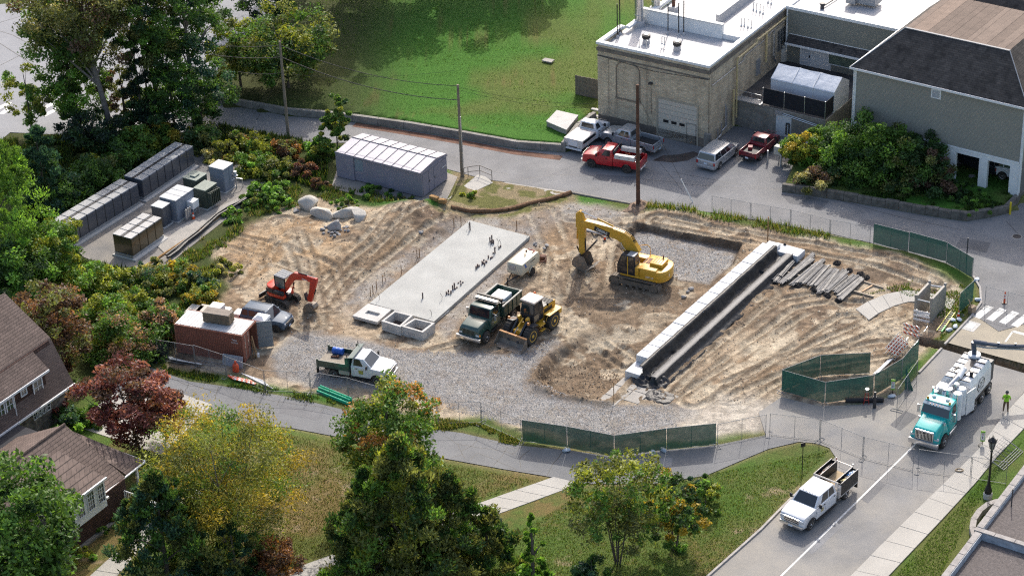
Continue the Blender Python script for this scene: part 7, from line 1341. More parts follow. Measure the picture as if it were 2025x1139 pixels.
def row(pa,pb,n_,H_,lab,grp,mat,zt):
    """cabinets between two pixels of the front top edge"""
    a,b=G(*pa,zt),G(*pb,zt);rz=ang(a,b);u_=(b-a).normalized();W_=(b-a).length/n_
    nums=['first','second','third','fourth','fifth','sixth','seventh','last']
    for k in range(n_):
        p=a+u_*W_*k;cabinet((p.x,p.y,.12),rz,lab%(nums[k]if k<n_-1 else 'last'),grp,W_,2.05,zt-.12,mat)
    mb=MB();q=a;mb.b2(-.15,W_*n_+.15,-.35,2.2,-.05,.12);o_=mb.build('plinth',CONCP,None,loc=(a.x,a.y,0),rz=rz,bevel=.02);return tag(o_,'pale concrete plinth under the '+grp,'plinth')
row((137,447),(272.5,364),8,2.0,'dark equipment cabinet, %s from the near end of the lower long row','near run of dark cabinets',CAB,2.1)
row((280,357.5),(382,289.5),7,2.0,'dark equipment cabinet, %s from the near end of the upper long row','far run of dark cabinets',CAB,2.1)
row((258.5,473.5),(320,431),4,2.0,'bronze equipment cabinet, %s from the near end of the short row','short row of bronze cabinets',CABB,2.05)
def ebox(name,lab,px,w_,d_,h_,mat,topm,rz=R(59),extra=None):
    q=G(*px);t=thing(name,lab,'cabinet',q,rz);mb=MB();mb.b2(0,w_,0,d_,.1,h_);mb.build('body',mat,t,bevel=.02);mb=MB();mb.b2(-.04,w_+.04,-.04,d_+.04,h_,h_+.07);mb.build('lid',topm,t,bevel=.015);mb=MB();mb.b2(-.1,w_+.1,-.1,d_+.1,0,.1);mb.build('plinth',CONCP,t)
    mb=MB();mb.b2(.06,w_/2-.02,-.02,0,.2,h_-.1);mb.build('door',mat,t,bevel=.006);mb=MB();mb.b2(w_/2+.02,w_-.06,-.02,0,.2,h_-.1);mb.build('door',mat,t,bevel=.006);return t
BLG=M('box_bluegrey',(.19,.22,.27),.5,var=.08);XFG=M('transformer_green',(.055,.07,.055),.5,var=.12);PALEL=M('box_pale',(.50,.51,.52),.5,var=.08,dirt=.2)
ebox('switch_cabinet','tall blue grey switch cabinet alone at the far end of the yard',(446,383),1.5,1.6,2.35,BLG,PALEL,R(59));t=ebox('switchgear_box','wide grey switchgear box with pale ribbed lid',(352,441),2.6,1.75,2.15,BLG,PALEL,R(59))
for k in range(2):mb=MB();x=.87*(k+1);mb.b2(x-.02,x+.02,-.03,1.78,2.215,2.24);mb.build('lid_seam',GREYM,t)
ebox('control_cabinet','narrow dark cabinet with a small red and white label',(325,452),1.1,1.2,1.95,CAB,PALEL)
t=ebox('transformer','dark green transformer with cooling fins',(410,416),1.7,1.3,1.9,XFG,M('xf_lid',(.20,.23,.195),.5));
for k in range(6):mb=MB();mb.b2(.15+k*.25,.22+k*.25,-.5,-.02,.4,1.7);mb.build('cooling_fin',XFG,t)
t=ebox('transformer_tank','green transformer tank with stepped lid behind the fins',(392,398),1.6,1.5,2.0,XFG,M('xf_lid2',(.22,.25,.215),.5));mb=MB();mb.b2(.4,1.1,.4,1.0,2.07,2.2);mb.build('hatch',MATS['xf_lid2'],t,bevel=.02)
q=G(384,430);t=thing('meter_box','small white meter box raised on thin posts','meter box',q,R(59));mb=MB();mb.b2(0,.9,0,.8,.75,1.45);mb.build('body',WHITE,t,bevel=.02)
for x,y in((.05,.05),(.85,.05),(.05,.75),(.85,.75)):mb=MB();mb.tube((x,y,0),(x,y,.76),.03,6);mb.build('post',GALV,t)
mb=MB()
for x in(-.9,-.6,-.3):mb.tube((x,.1,0),(x,.1,1.2),.05,8)
mb.b2(-1.0,-.2,.12,.16,.2,1.1);mb.build('conduit_panel',GALV,t)
mb=MB();mb.lathe([(.3,0),(.28,.05),(.07,.75),(.03,.8)],n=12);q=G(383,434);
def cone(p,lab,s_=1.0,z=0,group=None):
    t=thing('traffic_cone',lab,'cone',(*G(*p).xy,z),0,group);mb=MB();mb.lathe([(.15*s_,.03),(.03*s_,.72*s_)],n=14);mb.build('body',ORANGE,t,smooth=True);mb=MB();mb.box((0,0,.02),(.38*s_,.38*s_,.04));mb.build('base',BLACK,t);mb=MB();mb.lathe([(.105*s_,.33*s_),(.075*s_,.5*s_)],n=14);mb.build('reflective_band',WHITE,t)
ORANGE=M('safety_orange',(.62,.07,.01),.45,var=.1);cone((383,434),'red cone standing beside the white meter box',1.0)
t=thing('gas_riser','grey gas meter pipes beside the tall blue grey cabinet','pipework',G(468,372),R(20));mb=MB();mb.path([(-.6,0,0),(-.6,0,.8),(0,0,1.0),(.6,0,.8),(.6,0,0)],.05,7);mb.tube((0,0,0),(0,0,1.5),.06,8);mb.build('pipe',GALV,t);mb=MB();mb.lathe([(.2,1.2),(.24,1.3),(.1,1.4),(.2,1.5),(.15,1.7)],n=12);mb.build('regulator',GALV,t,smooth=True)
mb=MB();lo,hi=quadf([(300,475),(420,415),(465,395),(520,358),(510,380),(330,505)],0,.06);mb.prism([p[:2]for p in lo],0,.06);struct(mb.build('yard_slab',CONC2))
mb=MB();pts=[(332,514),(350,500),(368,484),(392,466),(410,450),(430,432),(455,416),(478,404),(500,390)]
for j,off in enumerate((0,.12,-.1)):mb.path([(G(*p).x+off,G(*p).y+rr.uniform(-.1,.1),.18+.12*j+rr.uniform(-.05,.08))for p in pts],.13-.02*j,7)
tag(mb.build('silt_fence',BLACKF,smooth=True),'rumpled black silt fence roll between the cabinets and the dirt','silt fence')
mb=MB();mb.path([(*G(*p).xy,.06)for p in((250,545),(300,520),(360,480),(400,455),(440,425))],.12,7);tag(mb.build('coir_wattle',STRAW,smooth=True),'thin straw roll beside the cabinet yard','fibre roll')
# ---- rusty container with load
fc_=Fr((*G(485.1,719.6).xy,0),R(-21.7));CL,CW_,CH=6.06,2.44,2.59;RUSTC=M('container_rust',(.29,.115,.078),.75,var=.22,scale=1.2,dirt=.5,dcol=(.11,.045,.03));CROOF=M('container_roof',(.50,.50,.50),.5,var=.12,scale=1,dirt=.5,dcol=(.30,.24,.20))
t=thing('shipping_container','rusty red shipping container with one door swung open','container',fc_.o,fc_.rz)
mb=MB();n_=36;prof=[]
for k in range(n_):
    x0=-CL+.1+k*(CL-.2)/n_;w_=(CL-.2)/n_;prof+=[(x0,0),(x0+w_*.3,0),(x0+w_*.5,.05),(x0+w_*.8,.05)]
prof+=[(-.1,0)]
mb.prism(prof+[(-.1,.12),(-CL+.1,.12)],.15,CH-.12);mb.b2(-CL+.1,-.1,CW_-.1,CW_-.02,.15,CH-.12);mb.b2(-CL+.02,-CL+.1,.0,CW_,.15,CH-.12);mb.build('side_wall',RUSTC,t)
mb=MB()
for x in(-CL,-.12):mb.b2(x,x+.12,-.02,.1,0,CH);mb.b2(x,x+.12,CW_-.1,CW_+.02,0,CH)
mb.b2(-CL+.12,-.12,-.02,.1,0,.15);mb.b2(-CL+.12,-.12,-.02,.1,CH-.12,CH);mb.b2(-CL+.12,-.12,CW_-.1,CW_+.02,CH-.12,CH);mb.b2(-.12,0,.1,CW_-.1,CH-.12,CH);mb.build('frame',RUSTC,t)
rf=MB();rf.b2(-CL+.05,-.05,.05,CW_-.05,CH-.06,CH-.0);rf=rf.build('roof',CROOF,t)
for k in range(22):mb=MB();x=-CL+.25+k*(CL-.5)/21;mb.b2(x-.055,x+.055,.12,CW_-.12,CH,CH+.022);mb.build('roof_corrugation',CROOF,rf,bevel=.008)
mb=MB();mb.b2(-CL+.1,-.15,.12,CW_-.1,.12,.16);mb.build('floor',WOODG,t)
d_=MB();d_.b2(-.08,-.03,.08,1.2,.12,CH-.12);d_=d_.build('closed_door',RUSTC,t)
for y in(.35,.9):mb=MB();mb.tube((.0,y,.15),(.0,y,CH-.15),.025,6);mb.build('lock_bar',GALV,d_)
for k in range(5):mb=MB();mb.b2(-.03,.0,.15,1.15,.25+k*.47,.55+k*.47);mb.build('door_panel',RUSTC,d_,bevel=.02)
hinge=Vector((0,CW_,0));E_=bpy.data.objects.new('open_door',None);COL.objects.link(E_);E_.parent=t;E_.location=hinge;E_.rotation_euler.z=R(28)
mb=MB();mb.b2(0,1.2,-.05,0,.12,CH-.1);mb.build('leaf',M('door_grey',(.22,.25,.27),.6,dirt=.3),E_)
for k in range(5):mb=MB();mb.b2(.08,1.12,-.07,-.05,.2+k*.46,.56+k*.46);mb.build('panel',MATS['door_grey'],E_,bevel=.012)
text('container_number','TRIU',.22,WHITE,t,(-.75,-.024,2.05),(R(90),0,0));text('container_number','4417760',.17,WHITE,t,(-.75,-.024,1.82),(R(90),0,0))
def oncont(x,y,z):return onveh(fc_.o,fc_.rz,(x,y,z))
LUMB=M('lumber_edge',(.20,.15,.10),.85,var=.3,scale=3);LUMT=M('lumber_top',(.22,.185,.155),.85,var=.15)
t=thing('lumber_stack','brown stack of boards on the container roof','lumber',oncont(-2.75,.95,CH+.02),fc_.rz+R(2))
for k in range(11):
    for j in range(2):mb=MB();mb.b2(-1.15+rr.uniform(-.02,.02),1.15+rr.uniform(-.03,.03),j*.47,j*.47+.45,.08+k*.078,.08+k*.078+.07);mb.build('board',LUMT if k==10 else LUMB,t)
for x in(-.8,.8):mb=MB();mb.b2(x-.05,x+.05,0,.93,0,.08);mb.build('bearer',WOODG,t)
WRAP=M('shrink_wrap',(.60,.58,.55),.35,var=.12,scale=2,bump=.05,bscale=4)
for i,(p,z,sx,sy,sz,lab)in enumerate((((428,603),1.6,1.1,1.0,.7,'white shrink wrapped pallet load behind the container, upper'),((436,612),.5,1.5,1.3,1.1,'white shrink wrapped pallet load behind the container, lower'),((475,616),.6,1.0,1.0,.9,'white wrapped load between container and blue SUV'))):
    q=G(p[0],p[1],z+sz/2);mb=MB();mb.box((0,0,0),(sx,sy,sz));tag(mb.build('wrapped_pallet',WRAP,loc=(q.x,q.y,z),rz=R(-22),bevel=.08,seg=2,smooth=True),lab,'pallet load')
for i,(p,lab)in enumerate((((383,612),'pale board sheets stacked behind the container, left'),((403,612),'pale board sheets stacked behind the container, right'))):
    q=G(p[0],p[1],.8);mb=MB();mb.box((0,0,.4),(1.15,1.6,.8));tag(mb.build('board_stack',M('sheet_pale',(.50,.46,.40),.8,var=.1),loc=(q.x,q.y,0),rz=R(-22),bevel=.01),lab,'board stack')
q=G(516,626,2.2);t=thing('portable_toilet','white domed portable toilet behind the open container door','toilet',(q.x,q.y,0),R(-22));mb=MB();mb.b2(-.55,.55,-.55,.55,0,1.95);mb.build('cabin',BLG,t,bevel=.03);mb=MB();mb.fr((-.6,.6,-.6,.6,1.95),(-.55,.55,-.55,.55,2.15));mb.fr((-.55,.55,-.55,.55,2.15),(-.2,.2,-.2,.2,2.4));mb.build('roof',WHITE,t,bevel=.03);mb=MB();mb.b2(.55,.57,-.4,.4,.1,1.85);mb.build('door',WHITE,t)
mb=MB()
for k in range(9):a_=onveh((0,0,0),0,(rr.uniform(-.1,.5),rr.uniform(-.2,.5),0));mb.tube(a_,(a_[0]*.3-.2,a_[1]*.3+.3,rr.uniform(1.2,2.0)),.03,5)
tag(mb.build('scrap_planks',M('scrap_wood',(.33,.22,.12),.85,var=.2),loc=oncont(.35,.75,0),rz=fc_.rz),'thin timber offcuts leaning in the container doorway','planks')
q=oncont(-.75,-.75,0);mb=MB();mb.box((0,0,.5),(1.75,.06,1.0));tag(mb.build('leaning_board',M('board_bluegrey',(.33,.37,.42),.6,var=.15,dirt=.3),loc=q,rz=fc_.rz),'blue grey board leaning against the container side','board').rotation_euler.x=R(-14)
q=G(467,735);mb=MB();mb.lathe([(.26,0),(.26,.55),(.2,.7),(.1,.75),(.1,.95),(.05,1.0)],n=12);tag(mb.build('orange_can',ORANGE,loc=q,smooth=True),'bright orange plastic can before the container','can')
q=G(475,680);mb=MB();mb.lathe([(.15,0),(.17,.35),(.18,.36)],n=12);tag(mb.build('bucket',WHITE,loc=oncont(.5,1.2,0)),'white bucket beside the container doorway','bucket')
t=thing('aluminium_ladder','aluminium ladder lying on the grass below the container','ladder',G(392,717),fc_.rz+R(0))
for y in(-.2,.2):mb=MB();mb.b2(-.2,2.5,y-.03,y+.03,.05,.13);mb.build('rail',GALV,t)
for k in range(9):mb=MB();mb.tube((k*.29,-.2,.09),(k*.29,.2,.09),.02,6);mb.build('rung',GALV,t)
for k in range(4):a,b=G(330+k*2,706+k*3),G(376+k*8,720+k*2);mb=MB();mb.tube((a.x,a.y,.1+k*.05),(b.x,b.y,.1+k*.05),.07,8);tag(mb.build('steel_pipe',GALV),'long grey steel tube lying below the container','pipe','steel tubes below the container')
def stripes(key,c1,c2,sc):
    if key in MATS:return MATS[key]
    m=bpy.data.materials.new(key);m.use_nodes=True;nt=m.node_tree;L=nt.links.new;p=nt.nodes['Principled BSDF'];tc=_n(nt,'ShaderNodeTexCoord')
    sx=_n(nt,'ShaderNodeSeparateXYZ');L(tc.outputs['Object'],sx.inputs[0]);ad=_n(nt,'ShaderNodeMath',operation='ADD');L(sx.outputs[0],ad.inputs[0]);L(sx.outputs[2],ad.inputs[1])
    mu=_n(nt,'ShaderNodeMath',operation='MULTIPLY');L(ad.outputs[0],mu.inputs[0]);mu.inputs[1].default_value=sc;fr=_n(nt,'ShaderNodeMath',operation='FRACT');L(mu.outputs[0],fr.inputs[0]);gt=_n(nt,'ShaderNodeMath',operation='GREATER_THAN');L(fr.outputs[0],gt.inputs[0]);gt.inputs[1].default_value=.5
    mm=_n(nt,'ShaderNodeMix',data_type='RGBA');L(gt.outputs[0],mm.inputs[0]);mm.inputs[6].default_value=(*c1,1);mm.inputs[7].default_value=(*c2,1);L(mm.outputs[2],p.inputs['Base Color']);p.inputs['Roughness'].default_value=.5;MATS[key]=m;return m
STRIPE=stripes('orange_white_stripe',(.55,.08,.03),(.68,.67,.65),2.4)
for k in range(4):a,b=G(451+k*3,744+k*2.5),G(497+k*3,755+k*2.5);mb=MB();L_=(b-a).length;mb.b2(0,L_,-.1,.1,0,.05);tag(mb.build('barricade_board',STRIPE if k!=1 else ORANGE,loc=(a.x,a.y,.05+.03*k),rz=ang(a,b)),'barricade board lying flat by the fence, %s from the container'%ORD(k),'board','barricade boards lying by the fence')
for k in range(5):a,b=G(478+k*6,740+k*3),G(520+k*5,754+k*4);mb=MB();mb.tube((a.x,a.y,.07),(b.x,b.y,.07),.05,7);tag(mb.build('white_pole',WHITE),'thin white pole lying by the fence','pole','white poles lying by the fence')
GRP=M('green_pvc',(.03,.42,.24),.4,var=.08)
for k in range(3):
    for j in range(3-(k==2)):a,b=G(634-j*3.5,770+j*3.2),G(696-j*3.5,795+j*3.2);off=Vector((0,0,.08+k*.13));mb=MB();mb.tube(a+off,b+off,.07,9);tag(mb.build('green_pipe',GRP),'turquoise green plastic pipe in the bundle by the path','pipe','bundle of green pipes')
# ================================================================ fences
SCREEN=M('green_screen',(.016,.105,.075),.7,var=.18,scale=1.2,bump=.02,bscale=3)
_p=SCREEN.node_tree;_b=_p.nodes['Principled BSDF'];_tr=_n(_p,'ShaderNodeBsdfTransparent');_mx=_n(_p,'ShaderNodeMixShader');_mx.inputs[0].default_value=.10
_out=[n for n in _p.nodes if n.type=='OUTPUT_MATERIAL'][0];_p.links.new(_b.outputs[0],_mx.inputs[1]);_p.links.new(_tr.outputs[0],_mx.inputs[2]);_p.links.new(_mx.outputs[0],_out.inputs[0])
WIRE=M('fence_wire',(.15,.155,.16),.7,0,.1);TUBE=M('fence_tube',(.24,.245,.25),.6,.1,.1)
def panel(pa,pb,lab,green=False,H=1.95,group='temporary fence panels',name='fence_panel',mid=True,mesh=True,feet=True,zb=.08,sag=None):
    a,b=G(*pa),G(*pb);L_=(b-a).length;rz=ang(a,b);t=thing(name,lab,'fence',(a.x,a.y,max(0,min(gz(a),gz(b)))),rz,group)
    for x in((.04,L_-.04)):mb=MB();mb.tube((x,0,0),(x,0,H),.021,6);mb.build('post',TUBE,t)
    for z in(zb,H-.03):mb=MB();mb.tube((.04,0,z),(L_-.04,0,z),.019,6);mb.build('rail',TUBE,t)
    if mid:mb=MB();mb.tube((L_/2,0,zb),(L_/2,0,H),.018,5);mb.build('brace',TUBE,t)
    if mesh:
        mb=MB();s_=.16;hh=H-zb;n_=int((L_+hh)/s_)
        for k in range(n_):
            x0=-hh+k*s_
            for d_ in(1,-1):
                xa,za,xb_,zb_=(x0,0,x0+hh,hh)if d_==1 else(x0,hh,x0+hh,0)
                if xa<0:za+=-xa*d_;xa=0
                if xb_>L_:zb_-=(xb_-L_)*d_;xb_=L_
                if xb_>xa:mb.tube((xa,.01*d_,zb+za),(xb_,.01*d_,zb+zb_),.0028,3,caps=False)
        mb.build('wire_mesh',WIRE,t)
    if green:
        n_=26;m_=6;xs=np.linspace(.05,L_-.05,n_);zs=np.linspace(zb+.03,H-.02,m_);X2,Z2=np.meshgrid(xs,zs);Y2=-.035+(fbm(X2*1.1+pa[0],Z2*.9,3)-.5)*.09;Z3=Z2.copy();Z3[0]+=(fbm(xs*2+pa[0],xs*0,4)-.5)*.1
        if sag:Z3[-1]-=sag*np.exp(-((xs-L_*.75)/(L_*.12))**2);Z3[-2]-=sag*.5*np.exp(-((xs-L_*.75)/(L_*.12))**2)
        I=np.arange(m_-1)[:,None]*n_+np.arange(n_-1)[None];Q=np.stack([I,I+1,I+n_+1,I+n_],-1).reshape(-1,4)
        o_=inst('privacy_screen',np_mesh('privacy_screen',np.stack([X2,Y2,Z3],-1).reshape(-1,3),Q,{},SCREEN),t)
    if feet:
        for x in(0,):mb=MB();mb.path([(x-.15,-.45,.03),(x+.15,-.45,.03),(x+.15,.45,.03),(x-.15,.45,.03),(x-.15,-.45,.03)],.02,5);mb.build('foot_frame',TUBE,t)
    return t
def fence(pts,labs,**k):
    for i in range(len(pts)-1):panel(pts[i],pts[i+1],labs[i]if isinstance(labs,list)else labs,**k)
fence([(1033,873),(1122,886),(1215,904),(1318,890),(1416,880)],['green screened fence panel, leftmost of the four by the lower path','green screened fence panel, second of the four by the lower path','green screened fence panel, third of the four by the lower path','green screened fence panel with sagging corner, last of the four by the lower path'],green=True)
fence([(1418,882),(1515,862)],'bare chain link panel right of the lower green screens')
fence([(1521,860),(1621,872),(1706,907),(1806,932)],['bare chain link panel across the drive, leftmost','bare chain link panel across the drive, middle','bare chain link panel on the road before the white crew cab'])
fence([(1814,932),(1919,947),(1990,958)],['bare chain link gate panel across the right road','bare chain link panel on the right sidewalk'])
fence([(313,712),(387,725),(448,745),(525,774),(615,778),(690,790),(775,815),(866,838),(952,837),(1032,873)],['bare chain link panel below the container, far left','bare chain link panel below the container, middle','bare chain link panel below the container, right','bare chain link panel by the barricade boards','bare chain link panel behind the green pipes','bare chain link panel behind the yellow leafed tree','bare chain link panel right of the tall green tree','bare chain link panel by the gravel edge','bare chain link panel left of the lower green screens'])
fence([(1407,419),(1484,433),(1563,447),(1641,467),(1721,480)],['chain link panel along the upper road, first from the bare pole','chain link panel along the upper road, second from the bare pole','chain link panel along the upper road, third from the bare pole','chain link panel along the upper road, beside the green screens'],feet=False,H=1.6)
fence([(1726,482),(1796,500),(1871,521),(1923,552)],['green screened panel by the road bend, leftmost','green screened panel by the road bend, middle','green screened panel by the road bend, rightmost'],green=True,feet=False)
panel((1895,622),(1923,596),'short green screened panel near the storm drain',True);panel((1946,607),(2035,630),'bare chain link panel at the crosswalk')
fence([(1545,774),(1621,745),(1720,740)],['green screened panel at the back left of the enclosure','green screened panel at the back right of the enclosure'],green=True)
fence([(1545,774),(1631,799),(1726,785),(1782,752),(1815,712)],['green screened panel at the front left of the enclosure','green screened panel at the front middle of the enclosure','green screened panel at the front right of the enclosure','green screened panel by the stacked barricades'],green=True)
fence([(1773,812),(1813,754)],'bare chain link panel standing at the kerb',feet=True)
t=thing('loose_panels','stack of loose chain link panels leaning on the lower right lawn','fence panels',G(1985,930),R(50))
for k in range(4):
    pnl=MB();y=k*.16;pnl.path([(0,y,.05+k*.05),(2.9,y,.05+k*.05),(2.9,y+1.2,.5+k*.05),(0,y+1.2,.5+k*.05),(0,y,.05+k*.05)],.024,6)
    for j in range(1,7):pnl.tube((2.9*j/7,y,.05+k*.05),(2.9*j/7,y+1.2,.5+k*.05),.008,4)
    pnl.build('panel',TUBE,t)
SANDB=M('sandbag',(.50,.55,.60),.7,var=.1,scale=4,bump=.02,bscale=10)
sbm=rockmesh(91,.38,.24,.2,2,.25);sbm.materials.append(SANDB)
for i,(p,lab)in enumerate((((1119,892),'pale sandbag at the first foot of the lower green fence'),((1210,909),'pale sandbag at the bend of the lower green fence'),((1290,897),'pale sandbag right of the bend in the lower green fence'),((1312,892),'pale sandbag with raised corner at the lower green fence'),((1935,595),'pale sandbag by the short green screen'),((1878,654),'white sandbag on the verge by the yellow ladder'),((1890,647),'white sandbag beside another on the verge'),((1897,633),'white sandbag near the orange cone'),((1882,634),'white sandbag under the yellow ladder'),((1762,785),'pale sandbag by the near sign'),((1930,555),'pale sandbag at the road bend'))):
    tag(inst('sandbag',sbm,None,(*G(*p).xy,.1),i*.7),lab,'sandbag','sandbags on fence feet')
mb=MB();mb.path([(.28*math.cos(k*.5),.2*math.sin(k*.5),.05+.005*k)for k in range(26)],.035,5);tag(mb.build('rope_coil',M('rope_tan',(.33,.26,.17),.9),loc=G(1897,932)),'tan rope coil on the sidewalk at the gate','rope')
# ================================================================ trench box, barricades, signs, lamp, person
t=thing('trench_box','grey steel trench box standing upright near the crosswalk','trench box');TB=M('trench_grey',(.30,.285,.26),.7,.2,.15,1.3,dirt=.4,dcol=(.17,.14,.11));Zv=Vector((0,0,1));HB=2.15
nr,fr_=G(1839,638),G(1866,608);nl,fl=G(1809,631),G(1835,603)
for a,b in((nr,fr_),(nl,fl)):
    mb=MB();d=(b-a).normalized();n=Vector((-d.y,d.x,0))*.1;mb.hexa([tuple(q)for q in(a-n,b-n,b+n,a+n)]+[tuple(q+Zv*HB)for q in(a-n,b-n,b+n,a+n)]);mb.build('side_panel',TB,t,bevel=.02)
    for q in(a,b):mb=MB();mb.tube(q,q+Zv*(HB+.12),.12,8);mb.build('corner_post',TB,t)
for a,b in((nl,nr),(fl,fr_)):
    for z in(.6,1.85):mb=MB();mb.tube(a+Zv*z,b+Zv*z,.06,8);mb.build('spreader',GALV,t)
def barricade(pa,pb,lab,mat,lean=0):
    a,b=G(*pa),G(*pb);L_=(b-a).length;t=thing('barricade',lab,'barricade',a,ang(a,b),'type three barricades')
    for x in(.25,L_-.25):mb=MB();mb.tube((x,0,0),(x,0,1.6),.03,6);mb.tube((x,-.5,.03),(x,.5,.03),.03,6);mb.build('leg',GALV,t)
    for k in range(3):mb=MB();mb.b2(0,L_,-.05,-.025,.65+k*.36,.85+k*.36);mb.build('plank',mat,t)
barricade((1805,645),(1837,652),'white backed barricade before the trench box',M('plank_white',(.66,.66,.66),.5,dirt=.1));barricade((1785,672),(1817,681),'orange and white striped barricade by the trench',STRIPE)
t=thing('barricade_stack','pile of folded striped barricades inside the green enclosure','barricades',G(1768,715),R(52))
for k in range(5):
    mb=MB();y=k*.2;
    mb.path([(0,y,.1+.1*k),(2.3,y,.35+.1*k)],.035,6);mb.path([(0,y+.05,.5+.1*k),(2.3,y+.05,.85+.1*k)],.035,6);mb.build('frame',TUBE,t);mb=MB();mb.box((1.2,y,.5+.1*k),(2.0,.03,.2),ry=-.1);mb.build('plank',STRIPE,t)
for k in range(4):a,b=G(1727+k*3,742-k),G(1757+k*3,715-k);mb=MB();mb.tube((a.x,a.y,.1),(b.x,b.y,.15),.05,7);tag(mb.build('white_pipe',WHITE),'white plastic pipe lying inside the enclosure','pipe','white pipes inside the enclosure')
t=thing('fibreglass_ladder','yellow and green ladder lying on the grass verge','ladder',(*G(1857,658).xy,.12),ang(G(1857,658),G(1890,612)))
for y in(-.2,.2):mb=MB();mb.b2(0,3.3,y-.03,y+.03,0,.08);mb.build('rail',M('ladder_yellow',(.55,.50,.05),.5),t)
for k in range(11):mb=MB();mb.tube((.15+k*.3,-.2,.04),(.15+k*.3,.2,.04),.02,5);mb.build('rung',GALV,t)
mb=MB();mb.b2(.0,1.0,-.245,-.155,-.01,.095);mb.build('green_rail_end',M('ladder_green',(.10,.55,.12),.5),t)
cone((1895,628),'orange cone lying among the sandbags on the verge',.8,.1)
mb=MB();mb.box((0,0,.3),(.55,.4,.6));mb.tube((-.15,0,.5),(-.4,.1,1.3),.04,6);tag(mb.build('sign_crate',M('crate_brown',(.30,.22,.15),.8),loc=G(1922,618),rz=R(40)),'brown crate with a pole at the kerb corner','crate')
t=thing('delineator','orange delineator post with white bands in the intersection','delineator',G(1986,600));mb=MB();mb.lathe([(.09,0),(.06,1.05),(.02,1.1)],n=10);mb.build('post',ORANGE,t);mb=MB();mb.lathe([(.22,0),(.2,.06)],n=8);mb.build('base',BLACK,t)
for z in(.5,.75):mb=MB();mb.lathe([(.085,z),(.08,z+.12)],n=10);mb.build('band',WHITE,t)
for p,lab in(((1181,461),'red marker cone by the excavator boom, near'),((1196,474),'red pipe plug standing by the excavator bucket')):cone(p,lab,.8)
mb=MB()
for(x0,y0,x1,y1)in((0,0,2.6,0),(0,0,.35,.9),(.35,.9,1.3,.9)):mb.tube((x0,y0,.12),(x1,y1,.12),.12,8)
q=G(1160,458);tag(mb.build('concrete_form',CONCP,loc=q,rz=R(-30)),'pale concrete channel lying behind the excavator boom','channel')
def yieldsign(p,lab):
    t=thing('crossing_sign',lab,'sign',G(*p),R(-100));mb=MB();mb.lathe([(.3,0),(.28,.06),(.1,.1)],n=14);mb.build('base',BLACK,t);mb=MB();mb.tube((0,0,.08),(0,0,.4),.03,6);mb.build('post',BLACK,t)
    mb=MB();mb.b2(-.02,.02,-.16,.16,.38,1.3);mb.build('board',M('sign_lime',(.25,.50,.05),.5),t);mb=MB();mb.b2(-.026,.026,-.125,.125,.5,1.12);mb.build('face',WHITE,t)
    for s_ in(1,-1):
        mb=MB();mb.prism([(-.1,1.08),(.1,1.08),(0,.9)],s_*.0265,s_*.029,'x');mb.build('yield_triangle',LAMPR,t);mb=MB();mb.prism([(-.055,1.055),(.055,1.055),(0,.955)],s_*.0285,s_*.031,'x');mb.build('triangle_field',WHITE,t)
        mb=MB();mb.prism([(-.03,.56),(.0,.68),(.05,.56),(.03,.7),(.03,.78),(-.03,.78),(-.04,.68)],s_*.0265,s_*.029,'x');mb.lathe([(.025,.8),(.025,.85)],(s_*.027,0,0),n=8);mb.build('walker_symbol',BLACK,t)
yieldsign((1942,881),'lime framed yield to pedestrians sign on the right sidewalk edge');yieldsign((1765,779),'lime framed yield to pedestrians sign by the green enclosure')
a,b=G(1672,796),G(1747,794);mb=MB();mb.tube((a.x,a.y,.2),(b.x,b.y,.2),.2,12);tag(mb.build('black_pipe',PLAST),'thick black plastic pipe before the green enclosure','pipe')
t=thing('pipe_jack','red pipe jack stand on the black pipe','jack',G(1713,800));mb=MB();mb.path([(-.2,0,0),(-.1,0,1.0),(.1,0,1.0),(.2,0,0)],.03,6);mb.path([(-.16,0,.4),(.16,0,.4)],.025,6);mb.build('frame',M('jack_red',(.40,.04,.03),.6),t);mb=MB();mb.tube((0,0,1),(0,0,1.35),.03,6);mb.lathe([(.15,1.35),(.15,1.42)],n=10);mb.build('head',GALV,t)
mb=MB();mb.box((0,0,.5),(.22,.2,1.0));mb.box((0,0,1.15),(.14,.14,.5));tag(mb.build('trench_shore',DARKM,loc=G(1729,806)),'dark upright shoring jack beside the black pipe','jack')
mb=MB();q0,q1=G(1789,770),G(1806,772);mb.add([(q0.x,q0.y,0),(q1.x,q1.y,0),((q0.x+q1.x)/2-.2,(q0.y+q1.y)/2+.6,1.7)],[(0,1,2)]);o_=mb.build('screen_flap',SCREEN);o_.modifiers.new('s','SOLIDIFY').thickness=.03;tag(o_,'dark triangular flap of screen hanging on the kerb panel','screen')
q=G(1953,984);t=thing('lamp_post','black cast iron lamp post with lantern on the right lawn','lamp post',q)
mb=MB();mb.lathe([(.32,0),(.32,.3),(.34,.32),(.3,.45)],n=14);mb.build('footing',CONCP,t);mb=MB();mb.lathe([(.26,.45),(.27,.7),(.18,.95),(.12,1.2),(.085,1.5),(.07,3.9),(.11,3.95),(.07,4.05)],n=14);mb.build('column',BLACK,t,smooth=True)
mb=MB();mb.lathe([(.09,4.05),(.14,4.15),(.28,4.75),(.28,4.8)],n=6);mb.build('lantern',glass('lamp_glass',(.14,.15,.16),.15),t);mb=MB();mb.lathe([(.32,4.8),(.3,4.86),(.12,5.05),(.04,5.12),(.03,5.3)],n=8)
for k in range(6):a_=k*math.pi/3;mb.tube((.14*math.cos(a_),.14*math.sin(a_),4.15),(.3*math.cos(a_),.3*math.sin(a_),4.85),.018,4);mb.tube((.31*math.cos(a_),.31*math.sin(a_),4.8),(.33*math.cos(a_),.33*math.sin(a_),5.0),.015,4)
mb.build('lantern_cage',BLACK,t)
